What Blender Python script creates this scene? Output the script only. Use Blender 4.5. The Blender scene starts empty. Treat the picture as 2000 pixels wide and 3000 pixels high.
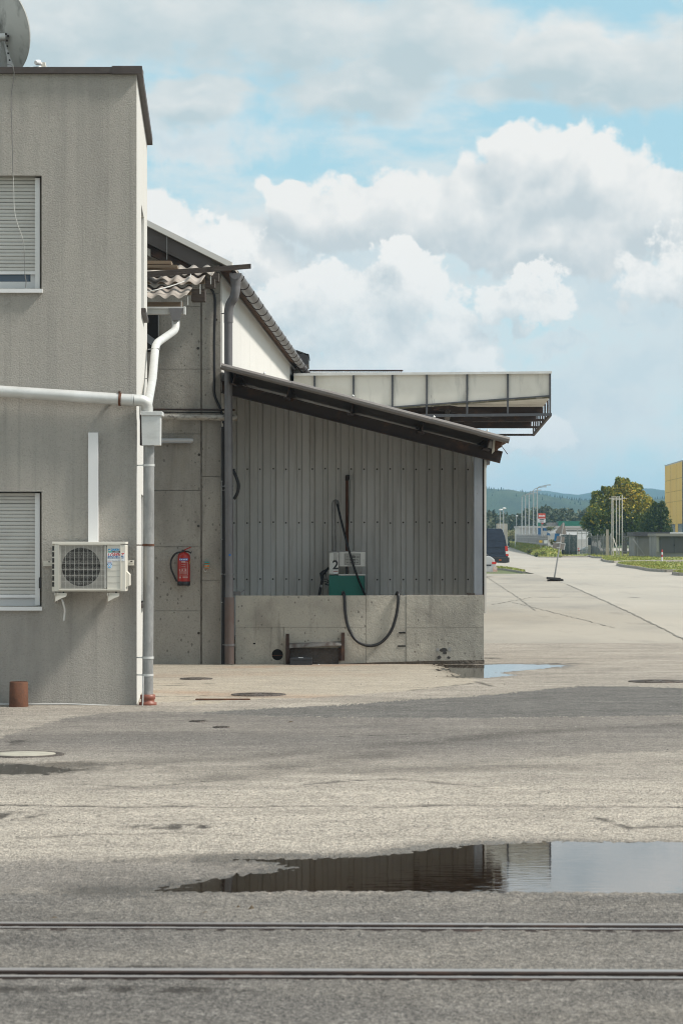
import bpy, bmesh, math, random
import numpy as np
from mathutils import Vector, Matrix
random.seed(7); RNG = np.random.default_rng(7)
SC = bpy.context.scene
COL = SC.collection
# ------------------------------------------------------------------ camera
F = 8400.0; CH = 1.72; HY = 1578.0          # focal length in photo pixels, eye height, horizon row
cam = bpy.data.cameras.new('camera'); camo = bpy.data.objects.new('camera', cam); COL.objects.link(camo)
cam.sensor_fit = 'HORIZONTAL'; cam.sensor_width = 24.0; cam.lens = 24.0 * F / 2000.0
cam.shift_y = (HY - 1500.0) / 2000.0
cam.clip_start = 0.5; cam.clip_end = 30000
camo.location = (0, 0, CH); camo.rotation_euler = (math.radians(90), 0, 0)
cam.dof.use_dof = True; cam.dof.focus_distance = 39.0; cam.dof.aperture_fstop = 9.0
SC.camera = camo
# ------------------------------------------------------------------ sun and sky
SUN_DIR = Vector((1.0, -0.20, 1.12)).normalized()      # towards the sun
SUN_EL = math.asin(SUN_DIR.z); SUN_AZ = math.atan2(SUN_DIR.x, SUN_DIR.y)
sl = bpy.data.lights.new('sun', 'SUN'); so = bpy.data.objects.new('sun', sl); COL.objects.link(so)
sl.energy = 3.7; sl.angle = math.radians(8.0); sl.color = (1.0, 0.94, 0.85)
so.rotation_euler = SUN_DIR.to_track_quat('Z', 'Y').to_euler(); so.location = (30, -5, 40)
SKY_STRENGTH = 0.10
SC.view_settings.view_transform = 'Standard'; SC.view_settings.look = 'None'
SC.view_settings.exposure = 0.3; SC.view_settings.gamma = 1.0; SC.view_settings.use_curve_mapping = False
SC.render.engine = 'CYCLES'
SC.cycles.use_denoising = True; SC.cycles.filter_width = 1.1; SC.cycles.max_bounces = 6; SC.cycles.volume_bounces = 0
SC.cycles.caustics_reflective = False; SC.cycles.caustics_refractive = False

class NT:
    """small helper round a node tree"""
    def __init__(s, tree): s.t = tree; s.n = tree.nodes; s.l = tree.links
    def new(s, typ, **kw):
        nd = s.n.new(typ)
        for k, v in kw.items(): setattr(nd, k, v)
        return nd
    def put(s, sock, v):
        if isinstance(v, bpy.types.NodeSocket): s.l.new(v, sock)
        elif v is not None: sock.default_value = v
    def m(s, op, a, b=None, c=None, clamp=False):
        nd = s.new('ShaderNodeMath', operation=op); nd.use_clamp = clamp
        for i, v in enumerate((a, b, c)): s.put(nd.inputs[i], v)
        return nd.outputs[0]
    def vm(s, op, a, b=None):
        nd = s.new('ShaderNodeVectorMath', operation=op)
        s.put(nd.inputs[0], a); s.put(nd.inputs[1], b)
        return nd.outputs['Value'] if op in ('LENGTH', 'DOT_PRODUCT', 'DISTANCE') else nd.outputs[0]
    def mr(s, v, a, b, c=0.0, d=1.0, smooth=False):
        nd = s.new('ShaderNodeMapRange'); nd.interpolation_type = 'SMOOTHSTEP' if smooth else 'LINEAR'; nd.clamp = True
        for i, x in enumerate((v, a, b, c, d)): s.put(nd.inputs[i], x)
        return nd.outputs[0]
    def mix(s, f, a, b, mode='MIX'):
        nd = s.new('ShaderNodeMix', data_type='RGBA', blend_type=mode)
        s.put(nd.inputs[0], f)
        for sock, v in ((nd.inputs[6], a), (nd.inputs[7], b)):
            if isinstance(v, tuple) and len(v) == 3: v = (*v, 1)
            s.put(sock, v)
        return nd.outputs[2]
    def noise(s, vec, scale, detail=4, rough=.55, dist=0.0):
        nd = s.new('ShaderNodeTexNoise'); s.put(nd.inputs['Vector'], vec)
        nd.inputs['Scale'].default_value = scale; nd.inputs['Detail'].default_value = detail
        nd.inputs['Roughness'].default_value = rough; nd.inputs['Distortion'].default_value = dist
        return nd.outputs['Fac']
    def voro(s, vec, scale, feature='F1', out='Distance', rand=1.0):
        nd = s.new('ShaderNodeTexVoronoi', feature=feature); s.put(nd.inputs['Vector'], vec)
        nd.inputs['Scale'].default_value = scale; nd.inputs['Randomness'].default_value = rand
        return nd.outputs[out]
    def comb(s, x, y, z):
        nd = s.new('ShaderNodeCombineXYZ')
        for i, v in enumerate((x, y, z)): s.put(nd.inputs[i], v)
        return nd.outputs[0]
    def sep(s, v):
        nd = s.new('ShaderNodeSeparateXYZ'); s.put(nd.inputs[0], v); return nd.outputs

# clouds: a density field over compass direction u and height angle v (1 unit = 0.119 rad)
def px_uv(px, py): return ((px - 1000) / 1000.0, (HY - py) / 1000.0)
PUFFS = [  # centre px, centre py, half width, half height of each cumulus heap seen in the sky: the upper, farther bank
 (1600, 560, 330, 175), (1500, 470, 110, 100), (1640, 455, 130, 95), (1790, 520, 170, 110), (1930, 640, 200, 130), (2150, 640, 260, 150),
 (1240, 620, 320, 150), (1010, 610, 240, 90), (1600, 700, 420, 110), (880, 590, 130, 60), (1400, 640, 300, 130), (250, 720, 260, 140), (-100, 700, 300, 140), (430, 680, 190, 85), (700, 760, 240, 100)]
FRONT_PUFFS = [  # the lower, nearer bank and the scattered small heaps at the right
 (560, 730, 190, 80), (900, 850, 220, 100), (1140, 765, 95, 62), (1170, 850, 150, 120), (1000, 950, 330, 130), (1270, 960, 150, 120), (1390, 1050, 130, 80), (1150, 1070, 330, 90), (760, 900, 150, 80),
 (1550, 880, 130, 75), (1960, 800, 170, 100), (1540, 1305, 120, 55)]
DECK = [  # the grey sheet of cloud along the top
 (500, 60, 700, 190), (900, 130, 420, 190), (1250, 100, 420, 210), (1650, 170, 330, 160), (1900, 200, 330, 150), (600, 250, 330, 70), (1100, 240, 260, 110), (1480, 280, 200, 90), (1750, 300, 300, 60), (100, 100, 500, 240), (2400, 150, 420, 220), (-500, 120, 420, 240), (1000, -150, 1500, 200), (1000, 270, 420, 110), (1780, 270, 420, 120), (560, 300, 360, 110)]
VEIL = [(1830, 940, 170, 70), (1690, 1010, 190, 60), (1950, 1080, 240, 80), (1640, 1130, 200, 60), (1800, 1220, 260, 60), (1650, 1200, 560, 220), (1950, 930, 420, 240), (1750, 820, 520, 190), (1900, 1080, 450, 190), (1000, 760, 620, 260), (480, 430, 480, 110), (1250, 1000, 420, 200)]
world = bpy.data.worlds.new('World'); SC.world = world; world.use_nodes = True
def build_world():
    """direction -> (u, v); clouds are ellipses roughened by 2D noise, lit by comparing the field with itself a step sunward"""
    grp = bpy.data.node_groups.new('cloud_field', 'ShaderNodeTree')
    grp.interface.new_socket('P', in_out='INPUT', socket_type='NodeSocketVector')
    for o in ('Heap', 'Deck', 'Veil', 'Front'): grp.interface.new_socket(o, in_out='OUTPUT', socket_type='NodeSocketFloat')
    g = NT(grp); gi = g.new('NodeGroupInput'); go = g.new('NodeGroupOutput'); p0 = gi.outputs[0]
    def n2(t, vec, scale, detail, rough=.55, out='Fac'):
        nd = t.new('ShaderNodeTexNoise', noise_dimensions='2D'); t.put(nd.inputs['Vector'], vec); nd.inputs['Scale'].default_value = scale; nd.inputs['Detail'].default_value = detail; nd.inputs['Roughness'].default_value = rough; return nd.outputs[out]
    def v2(t, vec, scale):
        nd = t.new('ShaderNodeTexVoronoi', voronoi_dimensions='2D', feature='F1'); t.put(nd.inputs['Vector'], vec); nd.inputs['Scale'].default_value = scale; return nd.outputs['Distance']
    wn = n2(g, p0, 3.0, 3, .6, 'Color')
    warp = g.vm('SCALE', g.vm('SUBTRACT', wn, (.5, .5, .5))); warp.node.inputs['Scale'].default_value = 0.20
    p = g.vm('ADD', p0, warp)
    wf = g.vm('MULTIPLY', g.vm('SUBTRACT', n2(g, p0, 13.0, 4, .65, 'Color'), (.5, .5, .5)), (.16, .13, 0)); p2 = g.vm('ADD', p, wf)
    def field(lst, p=p):
        acc = None
        for (x, y, a, b) in lst:
            u, v = px_uv(x, y); nd = g.new('ShaderNodeVectorMath', operation='MULTIPLY_ADD'); sx_, sy_ = 1000.0 / a, 1000.0 / b
            g.put(nd.inputs[0], p); nd.inputs[1].default_value = (sx_, sy_, 0); nd.inputs[2].default_value = (-u * sx_, -v * sy_, 0)
            r = g.vm('LENGTH', nd.outputs[0]); acc = r if acc is None else g.m('MINIMUM', acc, r)
        return g.m('SUBTRACT', 1.0, acc)
    z = g.sep(p0)
    far = g.m('MAXIMUM', g.mr(g.m('ABSOLUTE', z[0]), 1.25, 2.0), g.mr(z[1], 1.7, 2.3))     # beyond the clouds in view the same kind of sky goes on
    gen = g.m('SUBTRACT', n2(g, g.vm('MULTIPLY', p0, (.55, .9, 1)), 1.0, 4), g.mr(far, 0, 1, 1.4, .44))
    fb = n2(g, p0, 6.0, 7, .62)
    puff = g.m('SUBTRACT', .42, v2(g, g.vm('ADD', p0, g.vm('MULTIPLY', wn, (.12, .12, 0))), 10.0))
    puff2 = g.m('SUBTRACT', .42, v2(g, p, 27.0))
    fine = g.m('ADD', g.m('MULTIPLY', g.m('SUBTRACT', fb, .5), 1.15), g.m('ADD', g.m('MULTIPLY', puff, .32), g.m('MULTIPLY', puff2, .13)))
    heap = g.m('ADD', g.m('MULTIPLY_ADD', g.m('MAXIMUM', field(PUFFS), g.m('MULTIPLY', gen, 2.2)), .95, .13), fine)
    soft = g.m('MULTIPLY', g.m('SUBTRACT', n2(g, g.vm('MULTIPLY', p0, (1, 1.8, 1)), 3.0, 6, .58), .5), 1.5)
    deck = g.m('ADD', g.m('ADD', g.m('MAXIMUM', field(DECK), g.m('MULTIPLY', gen, 1.6)), .05), soft)
    front = g.m('ADD', g.m('MULTIPLY_ADD', field(FRONT_PUFFS, p2), .8, .10), fine)
    for i, v in enumerate((heap, deck, g.m('ADD', field(VEIL, p2), g.m('MULTIPLY', g.m('SUBTRACT', fb, .5), 1.1)), front)): g.put(go.inputs[i], v)
    t = NT(world.node_tree); t.n.clear()
    tc = t.new('ShaderNodeTexCoord'); d = t.sep(t.vm('NORMALIZE', tc.outputs['Generated']))
    k = F / 1000.0
    u = t.m('MULTIPLY', t.m('ARCTAN2', d[0], d[1]), k); v = t.m('MULTIPLY', t.m('ARCSINE', d[2]), k)
    P = t.comb(u, v, 0.0)
    def grpn(vec):
        nd = t.new('ShaderNodeGroup'); nd.node_tree = grp; t.put(nd.inputs[0], vec); return nd.outputs
    A = grpn(P); B = grpn(t.vm('ADD', P, (.045, .085, 0)))
    sky = t.new('ShaderNodeTexSky', sky_type='NISHITA'); sky.sun_disc = False
    sky.sun_elevation = SUN_EL; sky.sun_rotation = SUN_AZ; sky.altitude = 300; sky.air_density = 1.0; sky.dust_density = 0.6; sky.ozone_density = 1.0
    q = 1.0 / SKY_STRENGTH
    blue = t.mix(.72, t.mix(1.0, sky.outputs[0], SKY_TINT, 'MULTIPLY'), tuple(x * q for x in SKY_PALE))
    blue = t.mix(t.mr(v, -.1, .9, .7, 0.0), blue, tuple(x * q for x in (.60, .74, .78)))     # paler towards the horizon all round
    lit = tuple(x * q for x in CLOUD_LIT); shd = tuple(x * q for x in CLOUD_SHADE); dk = tuple(x * q for x in DECK_SHADE)
    lh = t.m('ADD', t.m('SUBTRACT', A[0], B[0]), t.mr(A[0], .0, 1.0, .34, -.16))
    hcol = t.mix(t.mr(lh, -.36, .62), shd, lit)
    ld = t.m('ADD', t.m('SUBTRACT', A[1], B[1]), t.mr(A[1], .1, .9, .45, -.45))
    dcol = t.mix(t.mr(ld, -.5, .8), dk, tuple(x * .97 for x in lit))
    ws = n2(t, t.vm('MULTIPLY', P, (1.1, 3.2, 1)), 1.7, 7, .62)
    c = t.mix(t.m('MULTIPLY', t.mr(ws, .42, .74, smooth=True), t.mr(v, .1, .9, .38, .62)), blue, tuple(x * .93 for x in lit))
    c = t.mix(t.m('MULTIPLY', t.mr(A[2], -.1, .7, smooth=True), t.mr(v, .2, .8, .78, .84)), c, t.mix(t.mr(A[2], .0, .9), tuple(x * .95 for x in lit), tuple(x * 1.12 for x in shd)))
    c = t.mix(t.m('MULTIPLY', t.mr(A[1], .05, .62, smooth=True), .96), c, dcol)
    c = t.mix(t.m('MULTIPLY', t.mr(A[0], .03, .26, smooth=True), t.mr(v, .1, .6, .7, .98)), c, hcol)
    lf = t.m('ADD', t.m('SUBTRACT', A[3], B[3]), t.mr(A[3], .0, 1.0, .36, -.14))
    c = t.mix(t.m('MULTIPLY', t.mr(A[3], .02, .28, smooth=True), t.mr(v, .2, .85, .45, .97)), c, t.mix(t.mr(lf, -.36, .55), shd, tuple(x * 1.03 for x in lit)))
    bg = t.new('ShaderNodeBackground'); t.put(bg.inputs[0], c); bg.inputs[1].default_value = SKY_STRENGTH
    out = t.new('ShaderNodeOutputWorld'); t.l.new(bg.outputs[0], out.inputs[0])
    world.cycles.sampling_method = 'MANUAL'; world.cycles.sample_map_resolution = 512
SKY_TINT = (0.90, 1.0, 1.0); SKY_PALE = (.385, .62, .70); CLOUD_LIT = (.755, .75, .725); CLOUD_SHADE = (.49, .545, .565); DECK_SHADE = (.44, .525, .55)
build_world()

# ------------------------------------------------------------------ materials
MATS = {}
def srgb(r, g, b):
    f = lambda c: (c / 255 / 12.92) if c <= 10 else ((c / 255 + .055) / 1.055) ** 2.4
    return (f(r), f(g), f(b))
def mat(name, col, rough=.7, metal=0.0, layers=(), bump=(), spec=None, attr=None):
    """layers: (colour, (sx,sy,sz), lo, hi, strength[, kind]) laid one on the other by noise in real-world metres.
       bump: (scale, strength, kind)."""
    if name in MATS: return MATS[name]
    m = bpy.data.materials.new(name); m.use_nodes = True; t = NT(m.node_tree)
    bs = m.node_tree.nodes['Principled BSDF']
    pos = t.new('ShaderNodeNewGeometry').outputs['Position']
    c = (*col, 1)
    for i, L in enumerate(layers):
        col2, sc, lo, hi, st = L[:5]; kind = L[5] if len(L) > 5 else 'noise'
        vec = t.vm('ADD', t.vm('MULTIPLY', pos, sc), (17.3 * i, 5.1 * i, 9.7 * i))
        if kind == 'noise': f = t.noise(vec, 1.0, 6, .6)
        elif kind == 'soft': f = t.noise(vec, 1.0, 2, .5)
        elif kind == 'cell': f = t.m('SUBTRACT', 1.0, t.voro(vec, 1.0))
        elif kind == 'spot':
            nd = t.new('ShaderNodeTexVoronoi'); t.put(nd.inputs['Vector'], vec); nd.inputs['Scale'].default_value = 1.0
            rnd = t.sep(nd.outputs['Color']); f = t.m('SUBTRACT', t.m('MULTIPLY', t.mr(rnd[0], .62, 1.0), .42), t.m('ADD', nd.outputs['Distance'], t.m('MULTIPLY', t.m('SUBTRACT', t.noise(vec, 3.0, 3), .5), .35)))
        elif kind == 'grain': f = t.sep(t.voro(vec, 1.0, 'F1', 'Color'))[0]
        c = t.mix(t.m('MULTIPLY', t.mr(f, lo, hi), st), c, col2)
    t.put(bs.inputs['Base Color'], c)
    bs.inputs['Roughness'].default_value = rough; bs.inputs['Metallic'].default_value = metal
    if spec is not None: bs.inputs['Specular IOR Level'].default_value = spec
    nrm = None
    for (sc, st, kind) in bump:
        vec = t.vm('MULTIPLY', pos, sc if isinstance(sc, tuple) else (sc, sc, sc))
        h = t.noise(vec, 1.0, 3, .6) if kind == 'noise' else t.voro(vec, 1.0)
        b = t.new('ShaderNodeBump'); b.inputs['Strength'].default_value = 1.0; b.inputs['Distance'].default_value = st
        t.put(b.inputs['Height'], h)
        if nrm is not None: t.put(b.inputs['Normal'], nrm)
        nrm = b.outputs[0]
    if nrm is not None: t.put(bs.inputs['Normal'], nrm)
    MATS[name] = m; return m
RUST = (.13, .055, .03); DIRT = (.07, .06, .05)
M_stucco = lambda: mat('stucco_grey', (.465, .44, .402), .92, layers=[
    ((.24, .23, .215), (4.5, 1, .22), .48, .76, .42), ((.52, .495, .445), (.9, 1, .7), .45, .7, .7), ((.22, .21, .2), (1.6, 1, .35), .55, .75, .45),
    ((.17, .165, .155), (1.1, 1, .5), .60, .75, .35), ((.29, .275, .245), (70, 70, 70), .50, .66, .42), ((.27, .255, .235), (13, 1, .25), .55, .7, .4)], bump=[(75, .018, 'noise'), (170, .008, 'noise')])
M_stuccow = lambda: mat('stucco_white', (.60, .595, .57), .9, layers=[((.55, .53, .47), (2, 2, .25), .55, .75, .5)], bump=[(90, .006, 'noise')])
M_conc = lambda: mat('concrete', (.35, .33, .295), .88, layers=[
    ((.23, .215, .195), (1.1, 1.1, .8), .45, .68, .6), ((.45, .42, .365), (2.6, 2.6, 1.7), .52, .72, .55), ((.12, .105, .095), (6, 6, .5), .60, .76, .55),
    ((.10, .09, .08), (21, 21, 15), .05, .16, .7, 'spot'), ((.10, .09, .08), (8, 8, 6), .22, .32, .6, 'spot'), ((.13, .115, .10), (.9, .9, .3), .48, .64, .5), ((.17, .16, .145), (45, 45, 45), .5, .7, .45), ((.26, .225, .17), (1.6, 1.6, .7), .58, .72, .4)],
    bump=[(55, .004, 'noise'), (18, .006, 'noise')])
M_concl = lambda: mat('concrete_pale', (.42, .40, .35), .88, layers=[
    ((.27, .25, .22), (1.3, 1.3, 1.6), .48, .7, .75), ((.5, .465, .40), (3, 3, 2), .5, .7, .5), ((.13, .12, .105), (7, 7, .8), .60, .75, .5),
    ((.10, .09, .08), (22, 22, 18), .05, .16, .7, 'spot'), ((.15, .14, .125), (1.1, 1.1, .6), .50, .66, .45), ((.24, .13, .06), (2.0, 2, 3.5), .70, .80, .6), ((.2, .19, .17), (48, 48, 48), .5, .7, .4)],
    bump=[(55, .004, 'noise'), (16, .006, 'noise')])
M_galv = lambda: mat('galvanised_steel', (.33, .33, .325), .5, .45, layers=[((.19, .19, .185), (7, 7, 2.5), .45, .7, .7), ((.46, .46, .45), (30, 30, 12), .5, .7, .5), ((.2, .16, .12), (16, 16, 3), .66, .8, .5)], bump=[(30, .0015, 'noise')])
M_galvl = lambda: mat('galvanised_pale', (.60, .605, .59), .5, .35, layers=[((.40, .40, .39), (5, 5, 20), .5, .75, .5), ((.78, .79, .79), (3, 3, 2), .5, .7, .5)])
M_zinc = lambda: mat('zinc_grey', (.17, .166, .172), .5, .25, layers=[((.11, .105, .11), (5, 5, 3), .45, .7, .7), ((.25, .25, .255), (12, 12, 4), .55, .75, .4), ((.15, .09, .06), (9, 9, 2), .66, .78, .4)])
M_white = lambda: mat('white_plastic', (.74, .745, .75), .45, layers=[((.6, .59, .56), (3, 3, 1), .55, .8, .4)])
M_pvc = lambda: mat('window_white', (.62, .63, .64), .45, layers=[((.42, .40, .37), (6, 6, 8), .58, .78, .55)])
M_slat = lambda: mat('shutter_slat', (.52, .515, .49), .55, layers=[((.36, .34, .31), (3, 3, 5), .52, .76, .6), ((.6, .6, .58), (1, 1, 2), .5, .7, .4)])
M_ivory = lambda: mat('ivory_enamel', (.66, .635, .565), .5, layers=[((.52, .49, .42), (4, 4, 3), .55, .78, .4), ((.3, .27, .22), (14, 14, 5), .72, .82, .35)])
M_brown = lambda: mat('brown_coping', (.075, .062, .058), .6, .2, layers=[((.14, .13, .12), (7, 7, 14), .55, .72, .6), ((.035, .03, .03), (3, 3, 3), .5, .7, .5)])
M_steeld = lambda: mat('dark_steel', (.042, .031, .028), .65, .2, layers=[((.12, .06, .035), (5, 5, 6), .52, .72, .7), ((.03, .025, .024), (9, 9, 9), .5, .7, .5)])
M_rustd = lambda: mat('rusty_dark', (.05, .03, .024), .85, .1, layers=[((.10, .05, .03), (7, 7, 7), .5, .7, .7)])
M_rust = lambda: mat('rusty_iron', RUST, .85, .1, layers=[((.05, .03, .022), (9, 9, 9), .45, .65, .7), ((.24, .085, .035), (14, 14, 8), .55, .72, .6), ((.07, .06, .055), (30, 30, 30), .6, .75, .5)], bump=[(60, .004, 'noise')])
M_bluegrey = lambda: mat('blue_grey_paint', (.24, .265, .30), .55, layers=[((.16, .17, .19), (4, 4, 2), .45, .7, .6), ((.12, .055, .03), (9, 9, 5), .62, .72, .8), ((.38, .40, .42), (3, 3, 1), .55, .75, .4)])
M_clad = lambda: mat('cladding_paint', (.66, .66, .65), .6, layers=[((.5, .495, .48), (1.2, 1.2, .5), .45, .7, .6), ((.36, .34, .31), (9, 9, .7), .56, .72, .45), ((.3, .24, .18), (5, 5, .8), .66, .76, .35), ((.2, .17, .14), (26, 26, 26), .74, .8, .4)], bump=[(4, .012, 'noise')])
M_clad2 = lambda: mat('cladding_paint_faded', (.61, .605, .585), .62, layers=[((.47, .46, .44), (1.0, 1.0, .4), .45, .7, .6), ((.33, .31, .28), (8, 8, .6), .55, .72, .5), ((.3, .22, .15), (6, 6, .9), .68, .77, .4)], bump=[(3.5, .016, 'noise')])
M_canopyp = lambda: mat('canopy_panel', (.66, .645, .59), .75, layers=[((.30, .30, .28), (5, 5, .9), .56, .72, .5), ((.06, .06, .055), (14, 14, 2.2), .66, .74, .8), ((.5, .47, .40), (1, 1, 1), .5, .7, .5)])
M_hallw = lambda: mat('hall_panel_white', (.66, .655, .63), .8, layers=[((.5, .47, .41), (3, 3, .4), .58, .74, .5), ((.12, .11, .095), (9, 9, 1.2), .70, .78, .7)])
M_fibre = lambda: mat('fibre_cement', (.36, .32, .285), .9, layers=[((.22, .2, .175), (3, 3, 3), .45, .68, .7), ((.50, .455, .40), (7, 7, 7), .52, .7, .5), ((.28, .09, .04), (7, 7, 7), .74, .79, .9), ((.07, .065, .05), (18, 18, 18), .66, .76, .6)], bump=[(40, .004, 'noise')])
M_timber = lambda: mat('weathered_timber', (.058, .047, .041), .85, layers=[((.11, .09, .075), (3, 30, 40), .5, .7, .6), ((.03, .025, .02), (6, 6, 6), .55, .7, .6)], bump=[((6, 60, 60), .004, 'noise')])
M_timberl = lambda: mat('raw_timber', (.22, .165, .115), .85, layers=[((.10, .075, .055), (3, 30, 40), .5, .7, .7)])
M_black = lambda: mat('black_rubber', (.014, .014, .016), .45)
M_dark = lambda: mat('dark_void', (.012, .011, .011), .9)
M_plastic = lambda: mat('grey_plastic', (.30, .30, .31), .5)
M_soffit = lambda: mat('soffit_board', (.15, .085, .055), .9, layers=[((.05, .035, .028), (5, 5, 5), .45, .66, .7), ((.27, .18, .12), (8, 2, 8), .58, .72, .5)], bump=[(30, .01, 'noise')])
M_roofd = lambda: mat('roof_sheet_dark', (.05, .04, .036), .7, .1, layers=[((.03, .025, .022), (2, 2, 2), .45, .7, .6), ((.10, .055, .035), (6, 6, 6), .6, .75, .5)])
M_fascia = lambda: mat('fascia_sheet', (.19, .178, .172), .55, .3, layers=[((.17, .15, .14), (3, 3, 3), .45, .7, .6), ((.28, .265, .255), (8, 8, 8), .55, .72, .4)])

# ------------------------------------------------------------------ mesh helpers
def W(px, py, d): return Vector(((px - 1000) / F * d, d, CH - (py - HY) / F * d))
def G(px, py):
    d = F * CH / (py - HY); return Vector(((px - 1000) / F * d, d, 0))
class MB:
    def __init__(s): s.v = []; s.f = []; s.sm = []
    def add(s, vs, fs, smooth=False):
        o = len(s.v); s.v += [tuple(v) for v in vs]; s.f += [tuple(i + o for i in f) for f in fs]; s.sm += [smooth] * len(fs); return s
    def box(s, x0, x1, y0, y1, z0, z1):
        v = [(x, y, z) for z in (z0, z1) for y in (y0, y1) for x in (x0, x1)]
        return s.add(v, [(0, 2, 3, 1), (4, 5, 7, 6), (0, 1, 5, 4), (2, 6, 7, 3), (0, 4, 6, 2), (1, 3, 7, 5)])
    def pbox(s, px0, py0, px1, py1, d, dep):
        a = W(px0, py0, d); b = W(px1, py1, d)
        return s.box(min(a.x, b.x), max(a.x, b.x), d, d + dep, min(a.z, b.z), max(a.z, b.z))
    def hexa(s, p):      # eight corners, order as box
        return s.add(p, [(0, 2, 3, 1), (4, 5, 7, 6), (0, 1, 5, 4), (2, 6, 7, 3), (0, 4, 6, 2), (1, 3, 7, 5)])
    def prism(s, pts, vec, smooth=False):     # closed outline (3D points) swept along vec
        n = len(pts); vec = Vector(vec); P = [Vector(p) for p in pts]
        vs = P + [p + vec for p in P]
        s.add(vs, [tuple(range(n))[::-1], tuple(range(n, 2 * n))]); 
        return s.add(vs, [(i, (i + 1) % n, n + (i + 1) % n, n + i) for i in range(n)], smooth)
    def bar(s, a, b, w, h, up=(0, 0, 1)):
        a = Vector(a); b = Vector(b); t = (b - a).normalized(); up = Vector(up)
        x = t.cross(up)
        if x.length < 1e-4: x = t.cross(Vector((0, 1, 0)))
        x.normalize(); z = x.cross(t)
        c = [x * sx * w / 2 + z * sz * h / 2 for sx, sz in ((-1, -1), (1, -1), (1, 1), (-1, 1))]
        return s.prism([a + q for q in c], b - a)
    def ibeam(s, a, b, w, h, t=.012, up=(0, 0, 1)):
        a = Vector(a); b = Vector(b); tt = (b - a).normalized(); x = tt.cross(Vector(up)).normalized(); z = x.cross(tt)
        W2, H2, T = w / 2, h / 2, t
        pr = [(-W2, -H2), (W2, -H2), (W2, -H2 + T), (T / 2, -H2 + T), (T / 2, H2 - T), (W2, H2 - T), (W2, H2), (-W2, H2), (-W2, H2 - T), (-T / 2, H2 - T), (-T / 2, -H2 + T), (-W2, -H2 + T)]
        return s.prism([a + x * p + z * q for p, q in pr], b - a)
    def tube(s, pts, r, n=12, cap=True):
        P = [Vector(p) for p in pts]; R = r if isinstance(r, (list, tuple)) else [r] * len(P)
        t0 = (P[1] - P[0]).normalized(); ref = Vector((0, 1, 0)) if abs(t0.y) < .9 else Vector((0, 0, 1))
        x = t0.cross(ref).normalized(); vs = []
        for i, p in enumerate(P):
            t = ((P[min(i + 1, len(P) - 1)] - p).normalized() + (p - P[max(i - 1, 0)]).normalized())
            t = t.normalized() if t.length > 1e-6 else t0
            x = (x - t * x.dot(t)).normalized(); y = t.cross(x)
            vs += [p + (x * math.cos(2 * math.pi * k / n) + y * math.sin(2 * math.pi * k / n)) * R[i] for k in range(n)]
        fs = [(i * n + k, i * n + (k + 1) % n, (i + 1) * n + (k + 1) % n, (i + 1) * n + k) for i in range(len(P) - 1) for k in range(n)]
        s.add(vs, fs, True)
        if cap: s.add(vs[:n], [tuple(range(n))[::-1]]); s.add(vs[-n:], [tuple(range(n))])
        return s
    def lathe(s, c, prof, n=20, axis=(0, 0, 1), smooth=True):      # prof: (radius, height) from bottom to top
        c = Vector(c); q = Vector(axis).to_track_quat('Z', 'Y')
        vs = [c + q @ Vector((r * math.cos(2 * math.pi * k / n), r * math.sin(2 * math.pi * k / n), h)) for r, h in prof for k in range(n)]
        fs = [(i * n + k, i * n + (k + 1) % n, (i + 1) * n + (k + 1) % n, (i + 1) * n + k) for i in range(len(prof) - 1) for k in range(n)]
        s.add(vs, fs, smooth)
        s.add(vs[:n], [tuple(range(n))[::-1]]); s.add(vs[-n:], [tuple(range(n))]); return s
    def sphere(s, c, r, n=10, m=6, sc=(1, 1, 1)):
        prof = [(max(r * math.sin(math.pi * i / m), 1e-4), -r * math.cos(math.pi * i / m)) for i in range(m + 1)]
        vs = [(c[0] + a * math.cos(2 * math.pi * k / n) * sc[0], c[1] + a * math.sin(2 * math.pi * k / n) * sc[1], c[2] + h * sc[2]) for a, h in prof for k in range(n)]
        return s.add(vs, [(i * n + k, i * n + (k + 1) % n, (i + 1) * n + (k + 1) % n, (i + 1) * n + k) for i in range(m) for k in range(n)], True)
    def build(s, name, material, parent=None, bevel=0.0, **props):
        me = bpy.data.meshes.new(name)
        c = Vector((0, 0, 0))
        if s.v:
            a = np.array(s.v); lo = a.min(0); hi = a.max(0); c = Vector(((lo[0] + hi[0]) / 2, (lo[1] + hi[1]) / 2, lo[2]))
        par = parent.matrix_world.translation if parent is not None else Vector((0, 0, 0))
        me.from_pydata([(v[0] - c.x, v[1] - c.y, v[2] - c.z) for v in s.v], [], s.f)
        me.polygons.foreach_set('use_smooth', s.sm)
        for mm in (material if isinstance(material, (list, tuple)) else [material]): me.materials.append(mm)
        o = bpy.data.objects.new(name, me); COL.objects.link(o)
        # recalc normals
        bm = bmesh.new(); bm.from_mesh(me); bmesh.ops.recalc_face_normals(bm, faces=bm.faces)
        bm.to_mesh(me); bm.free()
        if parent is not None:
            o.parent = parent
            o.location = c - POS[parent.name]
        else: o.location = c
        POS[o.name] = c
        if bevel:
            b = o.modifiers.new('edge', 'BEVEL'); b.width = bevel; b.segments = 2; b.limit_method = 'ANGLE'; b.angle_limit = math.radians(40)
        for k, v in props.items(): o[k] = v
        return o
POS = {}
def thing(name, label, cat, loc, group=None):
    o = bpy.data.objects.new(name, None); COL.objects.link(o); o.location = loc; o.empty_display_size = .2
    o['label'] = label; o['category'] = cat
    if group: o['group'] = group
    POS[o.name] = Vector(loc); return o
def tag(o, label, cat, group=None):
    o['label'] = label; o['category'] = cat
    if group: o['group'] = group
    return o
def struct(o): o['kind'] = 'structure'; return o
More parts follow.
